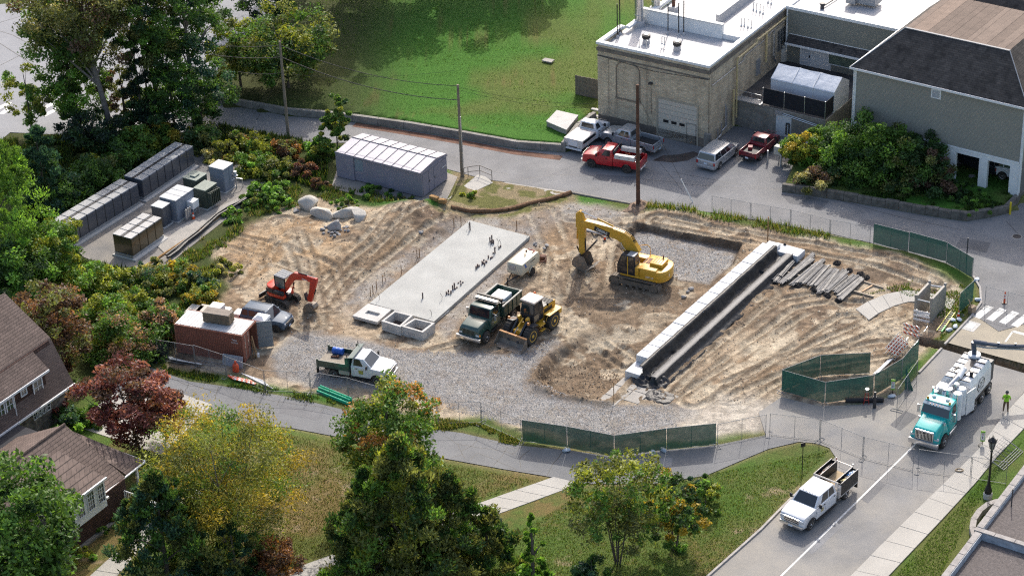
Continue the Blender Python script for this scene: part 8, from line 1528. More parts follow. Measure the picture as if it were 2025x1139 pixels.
q=G(696,1112);t=thing('lamp_post','black path lamp half hidden by the big juniper','lamp post',q);mb=MB();mb.lathe([(.2,0),(.12,.5),(.06,.9),(.06,3.6)],n=10);mb.build('column',BLACK,t);mb=MB();mb.lathe([(.1,3.6),(.25,4.1),(.3,4.15),(.1,4.35)],n=10);mb.build('lantern',GREYM,t)
q=G(1586,939);t=thing('post_sign','thin black post with a small black sign plate on the lawn','sign',q,R(-70));mb=MB();mb.tube((0,0,0),(0,0,2.6),.035,6);mb.build('post',BLACK,t);mb=MB();mb.b2(-.02,.02,-.18,.18,2.45,2.8);mb.build('plate',BLACK,t)
q=G(1997,424);mb=MB();mb.lathe([(.09,0),(.09,1.15),(.06,1.2)],n=10);tag(mb.build('bollard',M('bollard_yellow',(.60,.45,.02),.5),loc=q),'yellow steel bollard at the end of the stone wall','bollard')
q=G(1911,516);mb=MB();mb.tube((0,0,0),(0,0,2.2),.05,6);tag(mb.build('road_post',DARKM,loc=q),'dark thin post behind the green screen at the bend','post')
mb=MB();mb.lathe([(.38,0),(.38,.012),(.34,.014)],n=24);mb.cm=1;mb.lathe([(.46,0),(.46,.008)],n=24);tag(mb.build('manhole_cover',[M('cast_iron',(.06,.055,.055),.7,.4,.3),CONC2],loc=(*G(2011,468).xy,.003)),'round iron manhole cover in the intersection','manhole')
t=thing('storm_drain','rectangular storm drain grate by the kerb','drain',(*G(1920,645).xy,.008),R(54));mb=MB();mb.b2(-.75,.75,-.55,.55,-.02,.01);mb.build('apron',CONCP,t);mb=MB();mb.b2(-.45,.45,-.28,.28,.0,.02);mb.build('grate',DARKM,t)
for k in range(8):mb=MB();mb.b2(-.42+k*.11,-.36+k*.11,-.26,.26,.02,.03);mb.build('bar',GREYM,t)
t=thing('gas_meter_set','grey utility box on posts between two pipe bollards','utility box',G(1540,322),UT);mb=MB();mb.b2(-.4,.4,-.3,.3,.9,1.7);mb.build('box',M('util_beige',(.42,.42,.38),.6,dirt=.3,dcol=(.3,.15,.08)),t,bevel=.02);mb=MB();mb.tube((0,0,0),(0,0,.9),.06,8);mb.build('post',GALV,t)
for p,lab in(((1518,321),'grey pipe bollard left of the utility box'),((1544,330),'grey pipe bollard right of the utility box')):mb=MB();mb.lathe([(.1,0),(.1,1.15),(.05,1.2)],n=10);tag(mb.build('pipe_bollard',GALV,loc=G(*p)),lab,'bollard')
mb=MB();mb.b2(0,2.2,0,1.6,0,.9);mb.build;tag(mb.build('condenser_unit',M('cond_grey',(.30,.30,.29),.7,var=.3),loc=G(1545,302),rz=UT,bevel=.03),'low grey machinery box behind the utility box','machinery')
POLE=M('pole_wood',(.20,.165,.125),.9,var=.25,scale=2);POLED=M('pole_creosote',(.085,.045,.03),.9,var=.4,scale=2)
def pole(p,top,h_,lab,mat,r=.16):
    q=G(*p);t=thing('utility_pole',lab,'utility pole',q);tp=SOL(top,q,Vector((1,0,0)),Vector((0,0,1)));tv=Vector((tp[0]*.5,0,tp[1]));mb=MB();mb.tube((0,0,-.2),tv,r,12,r*.68);mb.build('shaft',mat,t,smooth=True);return t,q+tv
p1,t1=pole((570,268),(553,82),9.7,'pale wooden utility pole beside the left shrubs',POLE);p2,t2=pole((914,348),(905.5,168),9.1,'grey wooden utility pole beside the mauve shed',POLE);p3,t3=pole((1262,411),(1260.5,168),11.9,'tall dark bare utility pole behind the excavator',POLED,.19)
mb=MB();mb.tube((.14,-.1,0),(.1,-.1,6.0),.06,8);mb.build('conduit',GALV,p2)
def wire(a,b,sag,r,lab,n=14):
    a,b=Vector(a),Vector(b);mb=MB();pts=[a.lerp(b,k/n)-Vector((0,0,sag*4*(k/n)*(1-k/n)))for k in range(n+1)];mb.path(pts,r,5);return tag(mb.build('overhead_wire',M('wire_black',(.02,.02,.022),.6)),lab,'wire','overhead wires')
d_=Vector((0,0,1))
wire(t1-d_*.4,t2-d_*.1,.9,.03,'upper overhead cable between the two pale poles');wire(t1-d_*1.6,t2-d_*1.5,.9,.035,'lower overhead cable between the two pale poles')
wire(t1-d_*.4,G(395,84,9.4),.3,.025,'upper overhead cable running left from the pale pole');wire(t1-d_*1.6,G(395,104,9.0),.3,.025,'lower overhead cable running left from the pale pole');wire(t1-d_*3.2,G(470,142,6.2),.2,.02,'thin cable running left below the others')
wire(t1-d_*3.3,G(900,140,6.5),.5,.012,'thin wire crossing above the lawn')
wire(t2-d_*.2,G(1184,205,3.6),.5,.012,'thin wire from the grey pole to the brick building, upper');wire(t2-d_*.5,G(1184,214,3.2),.5,.012,'thin wire from the grey pole to the brick building, lower')
for i,(dz,p)in enumerate(((.8,(498,222)),(2.0,(502,230)),(3.0,(508,237)))):wire(t1-d_*dz,G(*p),0,.014,['topmost guy wire left of the pale pole','middle guy wire left of the pale pole','lowest guy wire left of the pale pole'][i],2)
for i,(dz,p)in enumerate(((1.0,(1370,400)),(4.8,(1352,380)))):wire(t3-d_*dz,G(*p),0,.014,['upper guy wire right of the dark pole','lower guy wire right of the dark pole'][i],2)
a=t3-d_*1.0;b=G(1370,400);mb=MB();mb.tube(b,b.lerp(a,.22),.05,6);tag(mb.build('guy_guard',WHITE),'pale guard tube on the guy wire of the dark pole','guard')
# ================================================================ worker
def person(p,rz):
    q=G(*p);q.z=.1;t=thing('person','worker in lime shirt, brown trousers and dark cap by the vacuum truck','person',q,rz)
    jn=dict(pel=(0,0,.98),sp=(0.0,0,1.18),ch=(-.01,0,1.42),nk=(0,0,1.56),hd=(.02,0,1.66),ht=(.02,0,1.78),lh=(0,.10,.93),lk=(.04,.14,.52),la=(-.02,.17,.10),lt=(.15,.19,.04),rh=(0,-.10,.93),rk=(.04,-.14,.52),ra=(-.02,-.17,.10),rt=(.15,-.19,.04),ls=(-.01,.19,1.46),le=(-.08,.30,1.20),lw=(.10,.24,1.08),rs=(-.01,-.19,1.46),re=(-.08,-.30,1.20),rw=(.10,-.24,1.08))
    rad=dict(pel=.16,sp=.145,ch=.17,nk=.065,hd=.10,ht=.085,lh=.115,lk=.08,la=.055,lt=.05,rh=.115,rk=.08,ra=.055,rt=.05,ls=.085,le=.058,lw=.042,rs=.085,re=.058,rw=.042)
    ed=[('pel','sp'),('sp','ch'),('ch','nk'),('nk','hd'),('hd','ht'),('pel','lh'),('lh','lk'),('lk','la'),('la','lt'),('pel','rh'),('rh','rk'),('rk','ra'),('ra','rt'),('ch','ls'),('ls','le'),('le','lw'),('ch','rs'),('rs','re'),('re','rw')]
    for s_,w_ in((1,'lw'),(-1,'rw')):
        wv=Vector(jn[w_]);pk=w_+'p';jn[pk]=tuple(wv+Vector((.08,-s_*.02,-.03)));rad[pk]=.036;ed.append((w_,pk))
        for k in range(4):k1,k2=w_+'f%d'%k,w_+'g%d'%k;b_=Vector(jn[pk]);jn[k1]=tuple(b_+Vector((.045-.004*abs(k-1),(k-1.5)*.022,-.015)));jn[k2]=tuple(b_+Vector((.075-.006*abs(k-1),(k-1.5)*.022,-.05)));rad[k1]=.010;rad[k2]=.009;ed+=[(pk,k1),(k1,k2)]
        k1=w_+'th';jn[k1]=tuple(wv+Vector((.06,-s_*.06,.0)));rad[k1]=.011;ed.append((w_,k1))
    names=list(jn);me=bpy.data.meshes.new('body');me.from_pydata([jn[n]for n in names],[(names.index(a),names.index(b))for a,b in ed],[]);o_=bpy.data.objects.new('body',me);COL.objects.link(o_)
    sk=o_.modifiers.new('skin','SKIN');
    for i,n in enumerate(names):me.skin_vertices[0].data[i].radius=(rad[n],rad[n]*(1.15 if n in('ch','sp','pel')else 1));me.skin_vertices[0].data[i].use_root=n=='pel'
    o_.modifiers.new('sub','SUBSURF').levels=2;bpy.context.view_layer.update();m2=bpy.data.meshes.new_from_object(o_.evaluated_get(bpy.context.evaluated_depsgraph_get()));bpy.data.objects.remove(o_)
    SKIN=M('skin',(.40,.24,.17),.6);LIME=M('lime_cloth',(.30,.62,.03),.8,var=.12,scale=6);BRN=M('brown_cloth',(.12,.075,.045),.9,var=.2,scale=6);BOOT=M('boot',(.06,.04,.03),.8)
    m2.materials.clear()
    for m_ in(SKIN,LIME,BRN,BOOT):m2.materials.append(m_)
    for f_ in m2.polygons:
        c_=f_.center;r_=math.hypot(c_.x,c_.y);arm=abs(c_.y)>.2 and c_.z>1.0
        f_.material_index=3 if c_.z<.14 else 2 if c_.z<1.0 and not(arm)else 0 if(c_.z>1.56 or(arm and c_.z<1.3))else 1;f_.use_smooth=True
    inst('body',m2,t)
    mb=MB();mb.lathe([(.13,1.72),(.13,1.78),(.09,1.87),(.03,1.9)],(.02,0,0),n=14);mb.b2(.1,.24,-.09,.09,1.72,1.74);mb.build('cap',M('cap_dark',(.05,.06,.06),.7),t,smooth=True)
    mb=MB();mb.lathe([(.02,0),(.005,.03)],(.125,0,1.655),(1,0,0),6);mb.build('nose',SKIN,t)
    for s_ in(-1,1):mb=MB();mb.lathe([(.012,0),(.01,.012)],(.108,s_*.035,1.685),(1,0,0),6);mb.build('eye',DARKM,t);mb=MB();mb.box((.02,s_*.105,1.66),(.04,.02,.06));mb.build('ear',SKIN,t,bevel=.008)
    mb=MB();mb.b2(.105,.118,-.025,.025,1.60,1.61);mb.build('mouth',M('lip',(.28,.12,.1),.6),t)
    mb=MB();mb.b2(-.185,-.165,-.07,.07,1.44,1.46);mb.b2(-.186,-.165,-.008,.008,1.28,1.46);mb.build('shirt_print',BLACK,t)
person((1988,817),R(75))
# ================================================================ vegetation
def leaf_mat(key,tl=.42):
    m=bpy.data.materials.new(key);m.use_nodes=True;nt=m.node_tree;L=nt.links.new;p=nt.nodes['Principled BSDF']
    at=_n(nt,'ShaderNodeAttribute',attribute_name='Col');L(at.outputs['Color'],p.inputs['Base Color']);p.inputs['Roughness'].default_value=.55;p.inputs['Specular IOR Level'].default_value=.35
    tr=_n(nt,'ShaderNodeBsdfTranslucent');sc_=_n(nt,'ShaderNodeVectorMath',operation='MULTIPLY');L(at.outputs['Color'],sc_.inputs[0]);sc_.inputs[1].default_value=(1.35,1.3,.7);L(sc_.outputs[0],tr.inputs[0])
    mx=_n(nt,'ShaderNodeMixShader');mx.inputs[0].default_value=tl;L(p.outputs[0],mx.inputs[1]);L(tr.outputs[0],mx.inputs[2]);L(mx.outputs[0],nt.nodes['Material Output'].inputs[0]);return m
LEAF=leaf_mat('foliage');BARK=M('bark',(.10,.08,.065),.95,var=.4,scale=4,bump=.03,bscale=8);BARKP=M('bark_pale',(.20,.17,.15),.95,var=.3,scale=4,bump=.03,bscale=8)
def leafmesh(name,P,sz,cols,rs,up=.6,slim=.5,out=None,spray=False):
    n=len(P);N=rs.normal(size=(n,3));N[:,2]+=up*1.2
    if out is not None:N+=out*.5
    N/=np.linalg.norm(N,axis=1)[:,None];A_=rs.normal(size=(n,3));T=np.cross(N,A_);T/=np.linalg.norm(T,axis=1)[:,None]+1e-9;B=np.cross(N,T)
    if spray:T=out*.7+rs.normal(size=(n,3))*.45;T[:,2]+=.75;T/=np.linalg.norm(T,axis=1)[:,None]+1e-9;B=np.cross(T,A_);B/=np.linalg.norm(B,axis=1)[:,None]+1e-9;N=np.cross(T,B)
    s_=(sz*rs.uniform(.6,1.35,n))[:,None];V=np.stack([P-T*s_,P+B*s_*slim-N*s_*.12,P+T*s_,P-B*s_*slim-N*s_*.12],1)
    c4=np.ones((n,4,4),np.float32);c4[:,:,:3]=np.clip(cols,.004,1)[:,None]
    return np_mesh(name,V.reshape(-1,3),np.arange(n*4).reshape(-1,4),{'Col':c4.reshape(-1,4)},LEAF,smooth=False)
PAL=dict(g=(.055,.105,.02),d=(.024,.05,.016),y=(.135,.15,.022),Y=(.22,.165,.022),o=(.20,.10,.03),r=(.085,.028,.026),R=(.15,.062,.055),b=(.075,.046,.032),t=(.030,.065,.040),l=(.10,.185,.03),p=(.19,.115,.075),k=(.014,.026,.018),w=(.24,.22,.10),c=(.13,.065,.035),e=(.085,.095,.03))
def plant(name,lab,cat,px,h,r,pal,n,leaf=.16,z0=0,shape='round',K=None,seed=1,trunk=.14,ry=None,lean=(0,0),grp=None,zb=None,bark=None,limbs=7,stems=1,up=.6,slim=.5,squash=.7):
    rs=np.random.RandomState(seed);n=int(n*(1.45 if shape=='dome' else 1.25));leaf*=.93;q=G(*px,zb or 0);zg=zb if zb is not None else max(0,gz(q))-.05
    t=thing(name,lab,cat,(q.x,q.y,zg),0,grp);K=K or max(10,int(n/130));ry=ry or r
    u=rs.normal(size=(K*3,3));u/=np.linalg.norm(u,axis=1)[:,None];rad=rs.uniform(0,1,K*3)**(1/2.6)
    if shape=='cone':
        tz=rs.uniform(0,1,K)**1.35;an=rs.uniform(0,6.283,K);rr_=(1-tz)**.85*rs.uniform(.35,1,K)*(1+.25*np.sin(an*3+seed));C=np.stack([r*rr_*np.cos(an),ry*rr_*np.sin(an),z0+(h-z0)*tz],1);rc=r*.20*(1.25-tz)
    elif shape=='dome':
        tz=rs.uniform(0,1,K)**1.1;an=rs.uniform(0,6.283,K);rr_=(1-tz**2.4)*rs.uniform(.3,1,K)**.6*(1+.3*np.sin(an*4+seed+tz*3));C=np.stack([r*rr_*np.cos(an),ry*rr_*np.sin(an),z0+(h-z0)*tz],1);rc=r*.17*(1.3-.7*tz)
    elif shape=='shrub':C=u[:K]*rad[:K,None]*np.array([r,ry,h-z0]);C[:,2]=z0+np.abs(C[:,2])*.94;rc=np.full(K,min(r,h)*.24)
    else:
        hz_=(h-z0)/2;C=u[:K]*rad[:K,None]*np.array([r,ry,hz_]);C[:,2]+=z0+hz_;wob=1+.35*(fbm(u[:K,0]*1.6+seed,u[:K,1]*1.6+u[:K,2],seed)-.5)*2;C[:,:2]*=wob[:,None];rc=np.full(K,r*.2)
    C[:,0]+=lean[0]*C[:,2]/h;C[:,1]+=lean[1]*C[:,2]/h;rc=rc*rs.uniform(.65,1.4,K)
    ci=rs.randint(0,K,n);off=rs.normal(size=(n,3));off/=np.maximum(np.linalg.norm(off,axis=1),1e-6)[:,None];off*=(rs.uniform(0,1,n)**.5)[:,None];off[:,2]*=squash
    P=C[ci]+off*rc[ci][:,None];P[:,2]=np.maximum(P[:,2],.03)
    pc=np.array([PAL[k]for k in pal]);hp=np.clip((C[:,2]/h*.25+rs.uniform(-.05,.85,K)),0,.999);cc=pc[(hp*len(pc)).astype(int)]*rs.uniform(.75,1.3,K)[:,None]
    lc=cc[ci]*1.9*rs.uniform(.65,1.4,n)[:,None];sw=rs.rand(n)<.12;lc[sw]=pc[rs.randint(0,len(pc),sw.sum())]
    inst('crown',leafmesh('crown',P,leaf,lc,rs,up,slim,off,shape in('dome','cone')),t)
    if trunk:
        mb=MB();bk=bark or BARK
        for s_ in range(stems):
            an=6.28*s_/stems+seed;bx_,by_=(0,0)if stems==1 else(.15*math.cos(an),.15*math.sin(an));top=Vector((lean[0]*.85+(0 if stems==1 else r*.45*math.cos(an)),lean[1]*.85+(0 if stems==1 else ry*.45*math.sin(an)),h*.86));b0=Vector((bx_,by_,-.1));prev=b0;rp=trunk
            for k in range(1,6):f_=k/5;p=b0.lerp(top,f_)+Vector((rs.uniform(-.1,.1),rs.uniform(-.1,.1),0))*h*.03;r2=trunk*(1-.82*f_);mb.tube(prev,p,rp,8,r2);prev,rp=p,r2
            for k in range(limbs):
                j=rs.randint(K);c_=Vector(C[j]);f_=min(max((c_.z-abs(c_.x)*.6)/h,.12),.8)*rs.uniform(.75,1);p=b0.lerp(top,f_);mid=p.lerp(c_,.5)+Vector((0,0,.06*h*rs.rand()));rb_=trunk*(1-.8*f_)*.55;mb.tube(p,mid,rb_,6,rb_*.6);mb.tube(mid,c_,rb_*.6,5,rb_*.2)
        mb.build('trunk',bk,t,smooth=True)
    return t
S=0
def grp(name,cat,group,items,**kw):
    global S
    for lab,px,h,r,pal,n,*o in items:
        S+=7;k=dict(kw);k.update(o[0]if o else{});plant(name,lab,cat,px,h,r,pal,n,seed=100+S,grp=group,**k)
# ---- upper left wood
grp('tall_tree','tree','tall trees at the upper left',[
 ('tall thinning brown green tree, leftmost of the tall trunks',(222,266),18.5,5.6,'ebeewe',12500,dict(z0=7.0,lean=(-2.2,0),trunk=.34,bark=BARKP,limbs=22,K=110,ry=4.5)),
 ('tall green tree with dark forked trunk, between the other tall trunks',(325,246),18,4.0,'gdge',15000,dict(z0=6.5,lean=(-1.8,0),trunk=.27,limbs=16,K=80)),
 ('tall leafy tree left of the leftmost pale trunk',(150,250),15.5,4.2,'gdeg',12000,dict(z0=5,trunk=.25,limbs=12)),('tall dark trunked tree, rightmost of the tall trunks',(384,242),18,4.4,'dggt',15000,dict(z0=7.5,lean=(.3,0),trunk=.28,bark=BARKP,limbs=14,K=90))],leaf=.18)
grp('understory_tree','tree','smaller trees at the upper left',[
 ('small sparse tree before the far street, at the left edge',(65,268),7.6,2.7,'egy',3000,dict(z0=1.6,K=40)),('leafy green tree under the leftmost tall trunk',(158,256),7.6,3.4,'dggl',8000,dict(z0=.4)),
 ('drooping brownish tree right of the leftmost tall trunk',(250,248),7.5,2.2,'bee',3600,dict(z0=1)),('bright green leaning tree above the dark spruce',(300,255),11.5,2.0,'llg',2600,dict(z0=6.5)),
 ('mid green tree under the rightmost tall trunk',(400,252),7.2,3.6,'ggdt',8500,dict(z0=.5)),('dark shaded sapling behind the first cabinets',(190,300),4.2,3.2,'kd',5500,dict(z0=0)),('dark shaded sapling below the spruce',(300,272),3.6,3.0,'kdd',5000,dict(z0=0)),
 ('yellow green spreading shrub tree left of the round tree',(478,186),7.0,3.4,'yygeg',8000,dict(z0=1.2)),('big round mottled tree above the pale utility pole',(572,186),8.4,4.9,'ddggegey',17000,dict(z0=.8)),('green tree filling the gap right of the dark spruce',(345,250),9.5,3.2,'gdgl',7000,dict(z0=1)),('dark tree half out of frame at the top',(530,60),9,3.6,'dkg',6500,dict(z0=1))],leaf=.17,trunk=.15)
grp('spruce','tree',None,[('dark narrow spruce in the middle of the upper left wood',(285,262),10.5,2.7,'kkkd',8500)],shape='cone',leaf=.15,slim=.3,up=.2)
grp('shade_tree','tree','trees beyond the upper lawn',[('broad tree beyond the upper lawn, left',(690,-6),20,6.5,'dg',9000),('broad tree beyond the upper lawn, second from left',(770,-12),19,6.0,'dg',8000),('broad tree beyond the upper lawn, middle left',(850,-14),15,6.5,'dg',7500),('broad tree beyond the upper lawn, middle right',(990,-25),14,6.0,'dg',7000),('broad tree beyond the upper lawn, far left',(615,-20),18,6.0,'dg',7000),('broad tree beyond the upper lawn, right',(1085,-30),12,3.6,'dg',4500)],z0=3,leaf=.32,trunk=.3)
# ---- left edge
grp('conifer','tree','evergreens at the left edge',[('bright green feathery evergreen at the left edge',(12,560),15.5,4.2,'lgglg',15000),('blue green evergreen beside the cabinets',(92,408),8.0,3.0,'ttdt',9000),('second bright evergreen in the left corner',(-50,470),14,4,'glg',9000)],shape='dome',leaf=.18,slim=.36,up=.4,trunk=.2)
grp('leafy_tree','tree','leafy trees at the left edge',[('light green leafy tree before the first cabinet',(112,556),6.3,3.0,'lgyg',9000),('mid green leafy tree below the left evergreen',(40,610),6.0,3.6,'ggdl',10000),('copper brown tree behind the gambrel house',(112,742),8.2,3.5,'bbcbe',16000,dict(z0=.3,ry=3))],leaf=.15,z0=.3)
grp('shrub','shrub','shrubs round the cabinet yard',[
 ('dark shrub behind the first cabinets',(135,415),3.6,2.6,'dgt',5500),('dark green shrub behind the middle cabinets',(185,372),3.4,2.8,'dgg',6000),('pale sumac behind the fourth cabinet',(215,352),2.8,2.2,'gye',4000),('green shrub behind the upper cabinets',(245,330),3.0,2.5,'dgg',5000),('yellow sumac behind the upper cabinets',(283,305),3.0,2.6,'ygg',5000),('flat topped yellow sumac near the last cabinet',(318,285),2.6,2.2,'ygY',4500),
 ('dull green shrub right of the last cabinet',(400,290),2.2,2.4,'deg',4500),('olive shrub beside the tall blue cabinet',(440,315),1.8,2.0,'ewy',3500),('orange red sumac right of the cabinet yard',(475,300),1.9,2.1,'cgye',4000),('yellow shrub near the pale pole',(508,300),2.0,2.0,'yyg',4000),('green shrub right of the gas pipes',(500,335),1.9,2.2,'gyl',4500),('rust coloured shrub below the pale pole',(560,305),1.6,1.8,'cboe',3500),('dark red shrub above the boulders',(600,345),1.5,1.5,'brc',3000),('small rusty bush by the shed corner',(634,372),1.0,1.0,'cb',1500),('green bush below the rust shrub',(545,345),1.7,2.2,'gey',4500),('low green bush above the dirt',(530,385),1.3,2.3,'ggl',4500),('bright bush left of the shed',(635,312),2.8,1.5,'gly',4000)],shape='shrub',leaf=.15,trunk=.05,limbs=3)
grp('young_tree','tree',None,[('slim young tree beside the mauve shed',(668,300),6.2,1.5,'dggy',5500)],z0=.3,leaf=.16,trunk=.08)
grp('shrub','shrub','mixed shrubs left of the dig',[
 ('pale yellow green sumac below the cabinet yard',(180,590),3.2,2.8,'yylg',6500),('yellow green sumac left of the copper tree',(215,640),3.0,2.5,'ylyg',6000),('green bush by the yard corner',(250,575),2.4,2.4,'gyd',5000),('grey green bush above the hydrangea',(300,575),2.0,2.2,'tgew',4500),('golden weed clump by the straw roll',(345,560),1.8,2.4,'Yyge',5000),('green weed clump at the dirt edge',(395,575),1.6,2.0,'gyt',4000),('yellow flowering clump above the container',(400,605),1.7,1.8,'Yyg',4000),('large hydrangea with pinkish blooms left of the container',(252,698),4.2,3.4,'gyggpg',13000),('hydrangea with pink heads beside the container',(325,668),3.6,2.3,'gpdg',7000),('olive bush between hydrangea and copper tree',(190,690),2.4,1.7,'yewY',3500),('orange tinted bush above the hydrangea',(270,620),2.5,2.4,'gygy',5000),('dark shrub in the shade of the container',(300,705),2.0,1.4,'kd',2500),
 ('grey weed clump by the silt fence',(300,545),1.5,1.6,'twe',2500),('low weeds at the dirt corner',(440,535),1.0,1.8,'wye',2500),('bushy weeds beside the silt fence',(470,430),1.0,1.6,'glg',2500),('green weeds left of the boulders',(540,405),1.1,2.0,'gld',3500),('green weeds below the yard path',(505,400),1.1,1.6,'gle',2500),('rounded light green bush by the stone wall',(152,850),1.7,1.7,'lgt',4500),('green bush beside the light green one',(185,832),1.4,1.3,'gl',2500),('dark bush under the gambrel eaves',(118,820),2.2,1.3,'gdr',2500),
 ('weed tuft below the mauve shed',(735,382),.8,1.9,'gdl',2500),('weed tuft by the bales',(790,398),.7,1.3,'get',1500),('weed tuft behind the boulders',(690,405),.7,1.7,'gle',2000),('small weed by the ramp',(930,392),.8,.8,'yg',800)],shape='shrub',leaf=.14,trunk=.04,limbs=3)
# ---- foreground trees
grp('red_maple','tree',None,[('dark red maple over the patio',(278,892),7.4,4.1,'rrRbr',10500,dict(K=62,z0=1.4,ry=3.2,lean=(-1.2,0))),('lower red maple lobe reaching over the path',(330,868),4.2,2.0,'rRrc',5000,dict(z0=1.2))],leaf=.16,trunk=.13,limbs=12,squash=.45)
grp('yellow_tree','tree',None,[('broad yellow green tree in the left foreground',(455,1085),11.5,5.4,'eyygYyYe',32000,dict(z0=.8,stems=4,limbs=10,K=230,bark=BARKP,trunk=.12))],leaf=.125,slim=.36)
grp('cedar','tree','dark evergreens in the foreground',[('dark blue green cedar before the yellow tree',(335,1165),9.6,3.6,'tedtge',20000),('small dark cedar right of the first',(470,1165),5.6,2.2,'tde',5000),('tall dark juniper in the middle foreground',(808,1165),12.3,4.5,'egedgeey',26000,dict(K=300)),('dark juniper left of the tall one',(738,1160),9.8,3.0,'egde',15000,dict(K=170)),('dark juniper right of the tall one',(898,1150),9.0,3.2,'egdee',15000,dict(K=170)),('low spreading juniper by the footpath',(965,1125),5.0,2.6,'deg',7000)],shape='dome',leaf=.17,slim=.40,up=.5,trunk=.2)
grp('leafy_tree','tree','leafy trees in the foreground',[('orange tipped green tree behind the junipers',(776,985),10.0,3.5,'dggegyogyg',15000,dict(z0=1)),('glossy dark green oak in the lower left corner',(42,1255),13.4,4.8,'dggdg',20000,dict(z0=3,leaf=.2)),('slim light green tree at the bottom edge',(1055,1160),6.0,1.5,'lgl',4500,dict(shape='cone')),('loose olive tree with several stems on the lower lawn',(1222,1112),9.0,3.3,'egeyge',7500,dict(z0=1.2,stems=6,trunk=.06,K=120)),('upright green bush tree right of the loose olive tree',(1333,1085),6.4,2.1,'ggdY',6000,dict(z0=.4,stems=5,trunk=.05))],leaf=.15,trunk=.2)
grp('shrub','shrub','low shrubs on the lower lawns',[('coppery orange shrub left of the junipers',(540,1120),2.4,2.0,'cobc',4500),('bright green shrub at the bottom edge',(1012,1150),1.8,1.3,'lyl',2500),('dark green shrub at the bottom edge',(1170,1150),2.2,1.4,'gtd',3000),('yellow green bush beside the dark spiky clump',(1395,1000),2.6,1.3,'gyl',2800),('dark spiky clump at the path edge',(1380,975),2.0,1.1,'tdt',1800),('small bright tuft on the lawn',(1345,1082),.6,.7,'l',500),('low green hedge under the shake house',(195,1052),.8,.9,'gl',1000),('low green hedge by the porch',(230,1030),.7,.8,'gy',900),('bush under the oak',(150,1110),1.0,1.4,'ly',1800)],shape='shrub',leaf=.13,trunk=.04,limbs=3)
# ---- bank by the olive building
grp('bank_shrub','shrub','shrubs on the stone walled bank',[('golden vine shrub at the left end of the bank',(1582,322),3.4,1.9,'ygYyg',5500),('yellow green shrub behind the golden one',(1625,315),4.0,2.2,'yglg',5500),('dense green shrub in the middle of the bank',(1672,345),5.2,2.8,'gdgl',10000),('largest dark green shrub on the bank',(1730,352),6.0,3.0,'dggl',12000),('dark olive shrub right of the largest',(1790,370),4.8,2.8,'dged',9500),('green shrub against the olive wall, left',(1705,328),5.6,2.6,'dgg',8000),('green shrub against the olive wall, middle',(1765,340),5.6,2.6,'dge',8000),('green shrub against the olive wall, right',(1825,355),5.0,2.3,'dgd',7000),('brownish shrub by the garage pier',(1845,378),4.0,2.2,'debd',6000),('low grey twiggy shrub at the wall',(1620,365),2.0,2.0,'ewdb',3500),('low green groundcover by the garage',(1900,385),1.0,2.2,'dgd',3500),('low green groundcover at the wall bend',(1925,405),.6,2.2,'gdl',3000)],shape='shrub',leaf=.15,trunk=.05,limbs=4,zb=.55)
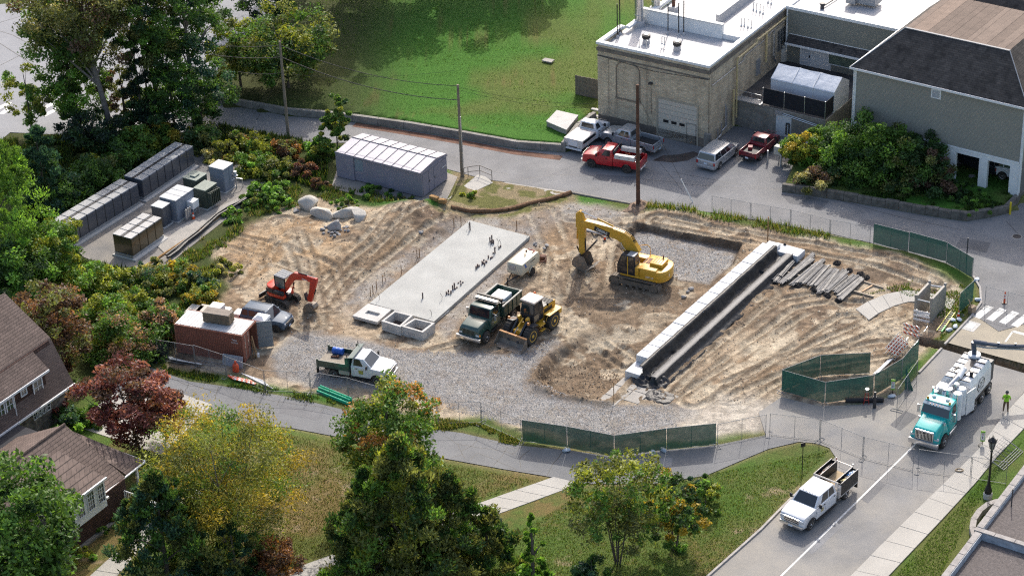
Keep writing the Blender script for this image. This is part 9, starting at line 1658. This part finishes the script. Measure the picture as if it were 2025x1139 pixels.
# ---- grasses and weeds nobody could count
def weeds(name,lab,poly,n,h,pal,seed,w_=.05):
    rs=np.random.RandomState(seed);pl=W2(poly);xs,ys=zip(*pl);px=rs.uniform(min(xs),max(xs),n*4);py=rs.uniform(min(ys),max(ys),n*4);ok=(sdf(pl,px,py)<0)&((fbm(px*.5,py*.5,seed)>.45)|('lawn' in name or 'upper' in name));px,py=px[ok][:n],py[ok][:n];m=len(px)
    pz=Z[np.clip(np.searchsorted(gy,py)-1,0,ny-2),np.clip(np.searchsorted(gx,px)-1,0,nx-2)];hh=h*rs.uniform(.4,1.3,m);an=rs.uniform(0,6.28,m);B=np.stack([px,py,pz-.02],1);d=np.stack([np.cos(an),np.sin(an),0*an],1)*w_;tp=B+np.stack([rs.normal(0,.3,m)*hh,rs.normal(0,.3,m)*hh,hh],1)
    V=np.stack([B-d,B+d,tp],1);pc=np.array([PAL[k]for k in pal]);c_=pc[rs.randint(0,len(pc),m)]*rs.uniform(.7,1.3,m)[:,None];c4=np.ones((m,3,4),np.float32);c4[:,:,:3]=c_[:,None]
    tag(inst(name,np_mesh(name,V.reshape(-1,3),np.arange(m*3).reshape(-1,3),{'Col':c4.reshape(-1,4)},LEAF,False)),lab,'grass',kind='stuff')
weeds('verge_weeds','rough grass and weeds along the upper road fence',[(1270,404),(1410,418),(1560,446),(1720,478),(1715,492),(1560,462),(1400,436),(1280,416)],2600,.55,'ywgyl',1)
weeds('dirt_edge_weeds','weeds along the left edge of the dig',[(380,560),(360,500),(470,420),(600,360),(760,385),(880,415),(620,400),(520,430),(450,480),(430,570)],9000,.4,'gywgle',2)
weeds('left_undergrowth','dense undergrowth below the left trees',[(0,280),(440,250),(660,290),(640,380),(380,285),(130,460),(160,520),(420,560),(330,690),(180,720),(0,560)],30000,.6,'dgeydg',3,.09)
weeds('path_grass','rough grass below the site fence',[(310,716),(450,748),(690,800),(690,812),(520,780),(330,738)],4500,.28,'gdgy',4);weeds('path_grass','rough grass between gravel and lower path',[(860,825),(950,838),(1030,872),(1020,882),(860,850)],2500,.22,'gyw',5)
weeds('bank_grass','grass on the stone walled bank',[(1700,395),(1840,390),(2000,395),(1990,418),(1910,432),(1830,420)],6000,.3,'gdgl',6);weeds('verge_grass','grass by the trench box',[(1700,585),(1800,560),(1890,560),(1935,580),(1880,655),(1830,700),(1820,735),(1860,640),(1840,600),(1760,575)],4500,.2,'gly',7)
weeds('lawn_grass','mown grass blades on the lower lawn',[(880,1139),(1160,970),(1440,930),(1640,890),(1500,1045),(1400,1139)],26000,.12,'gglye',8,.035);weeds('lawn_grass','mown grass blades on the left lawn',[(520,850),(690,880),(1060,950),(660,1090),(540,1130),(500,1000)],22000,.12,'gyegbe',9,.035);weeds('lawn_grass','mown grass blades beside the right sidewalk',[(1770,1139),(1980,910),(2025,870),(1930,1000),(1860,1139)],9000,.12,'glg',10,.035)
weeds('upper_grass','mown grass blades on the upper lawn',[(560,215),(700,220),(1110,280),(1180,215),(1190,90),(1200,0),(620,0),(650,120)],22000,.10,'ggl',11,.05)
weeds('fallen_leaves','fallen leaves scattered on the lower lawns',[(520,850),(1060,950),(1640,890),(1400,1139),(560,1139)],1500,.05,'YopYc',12,.07)
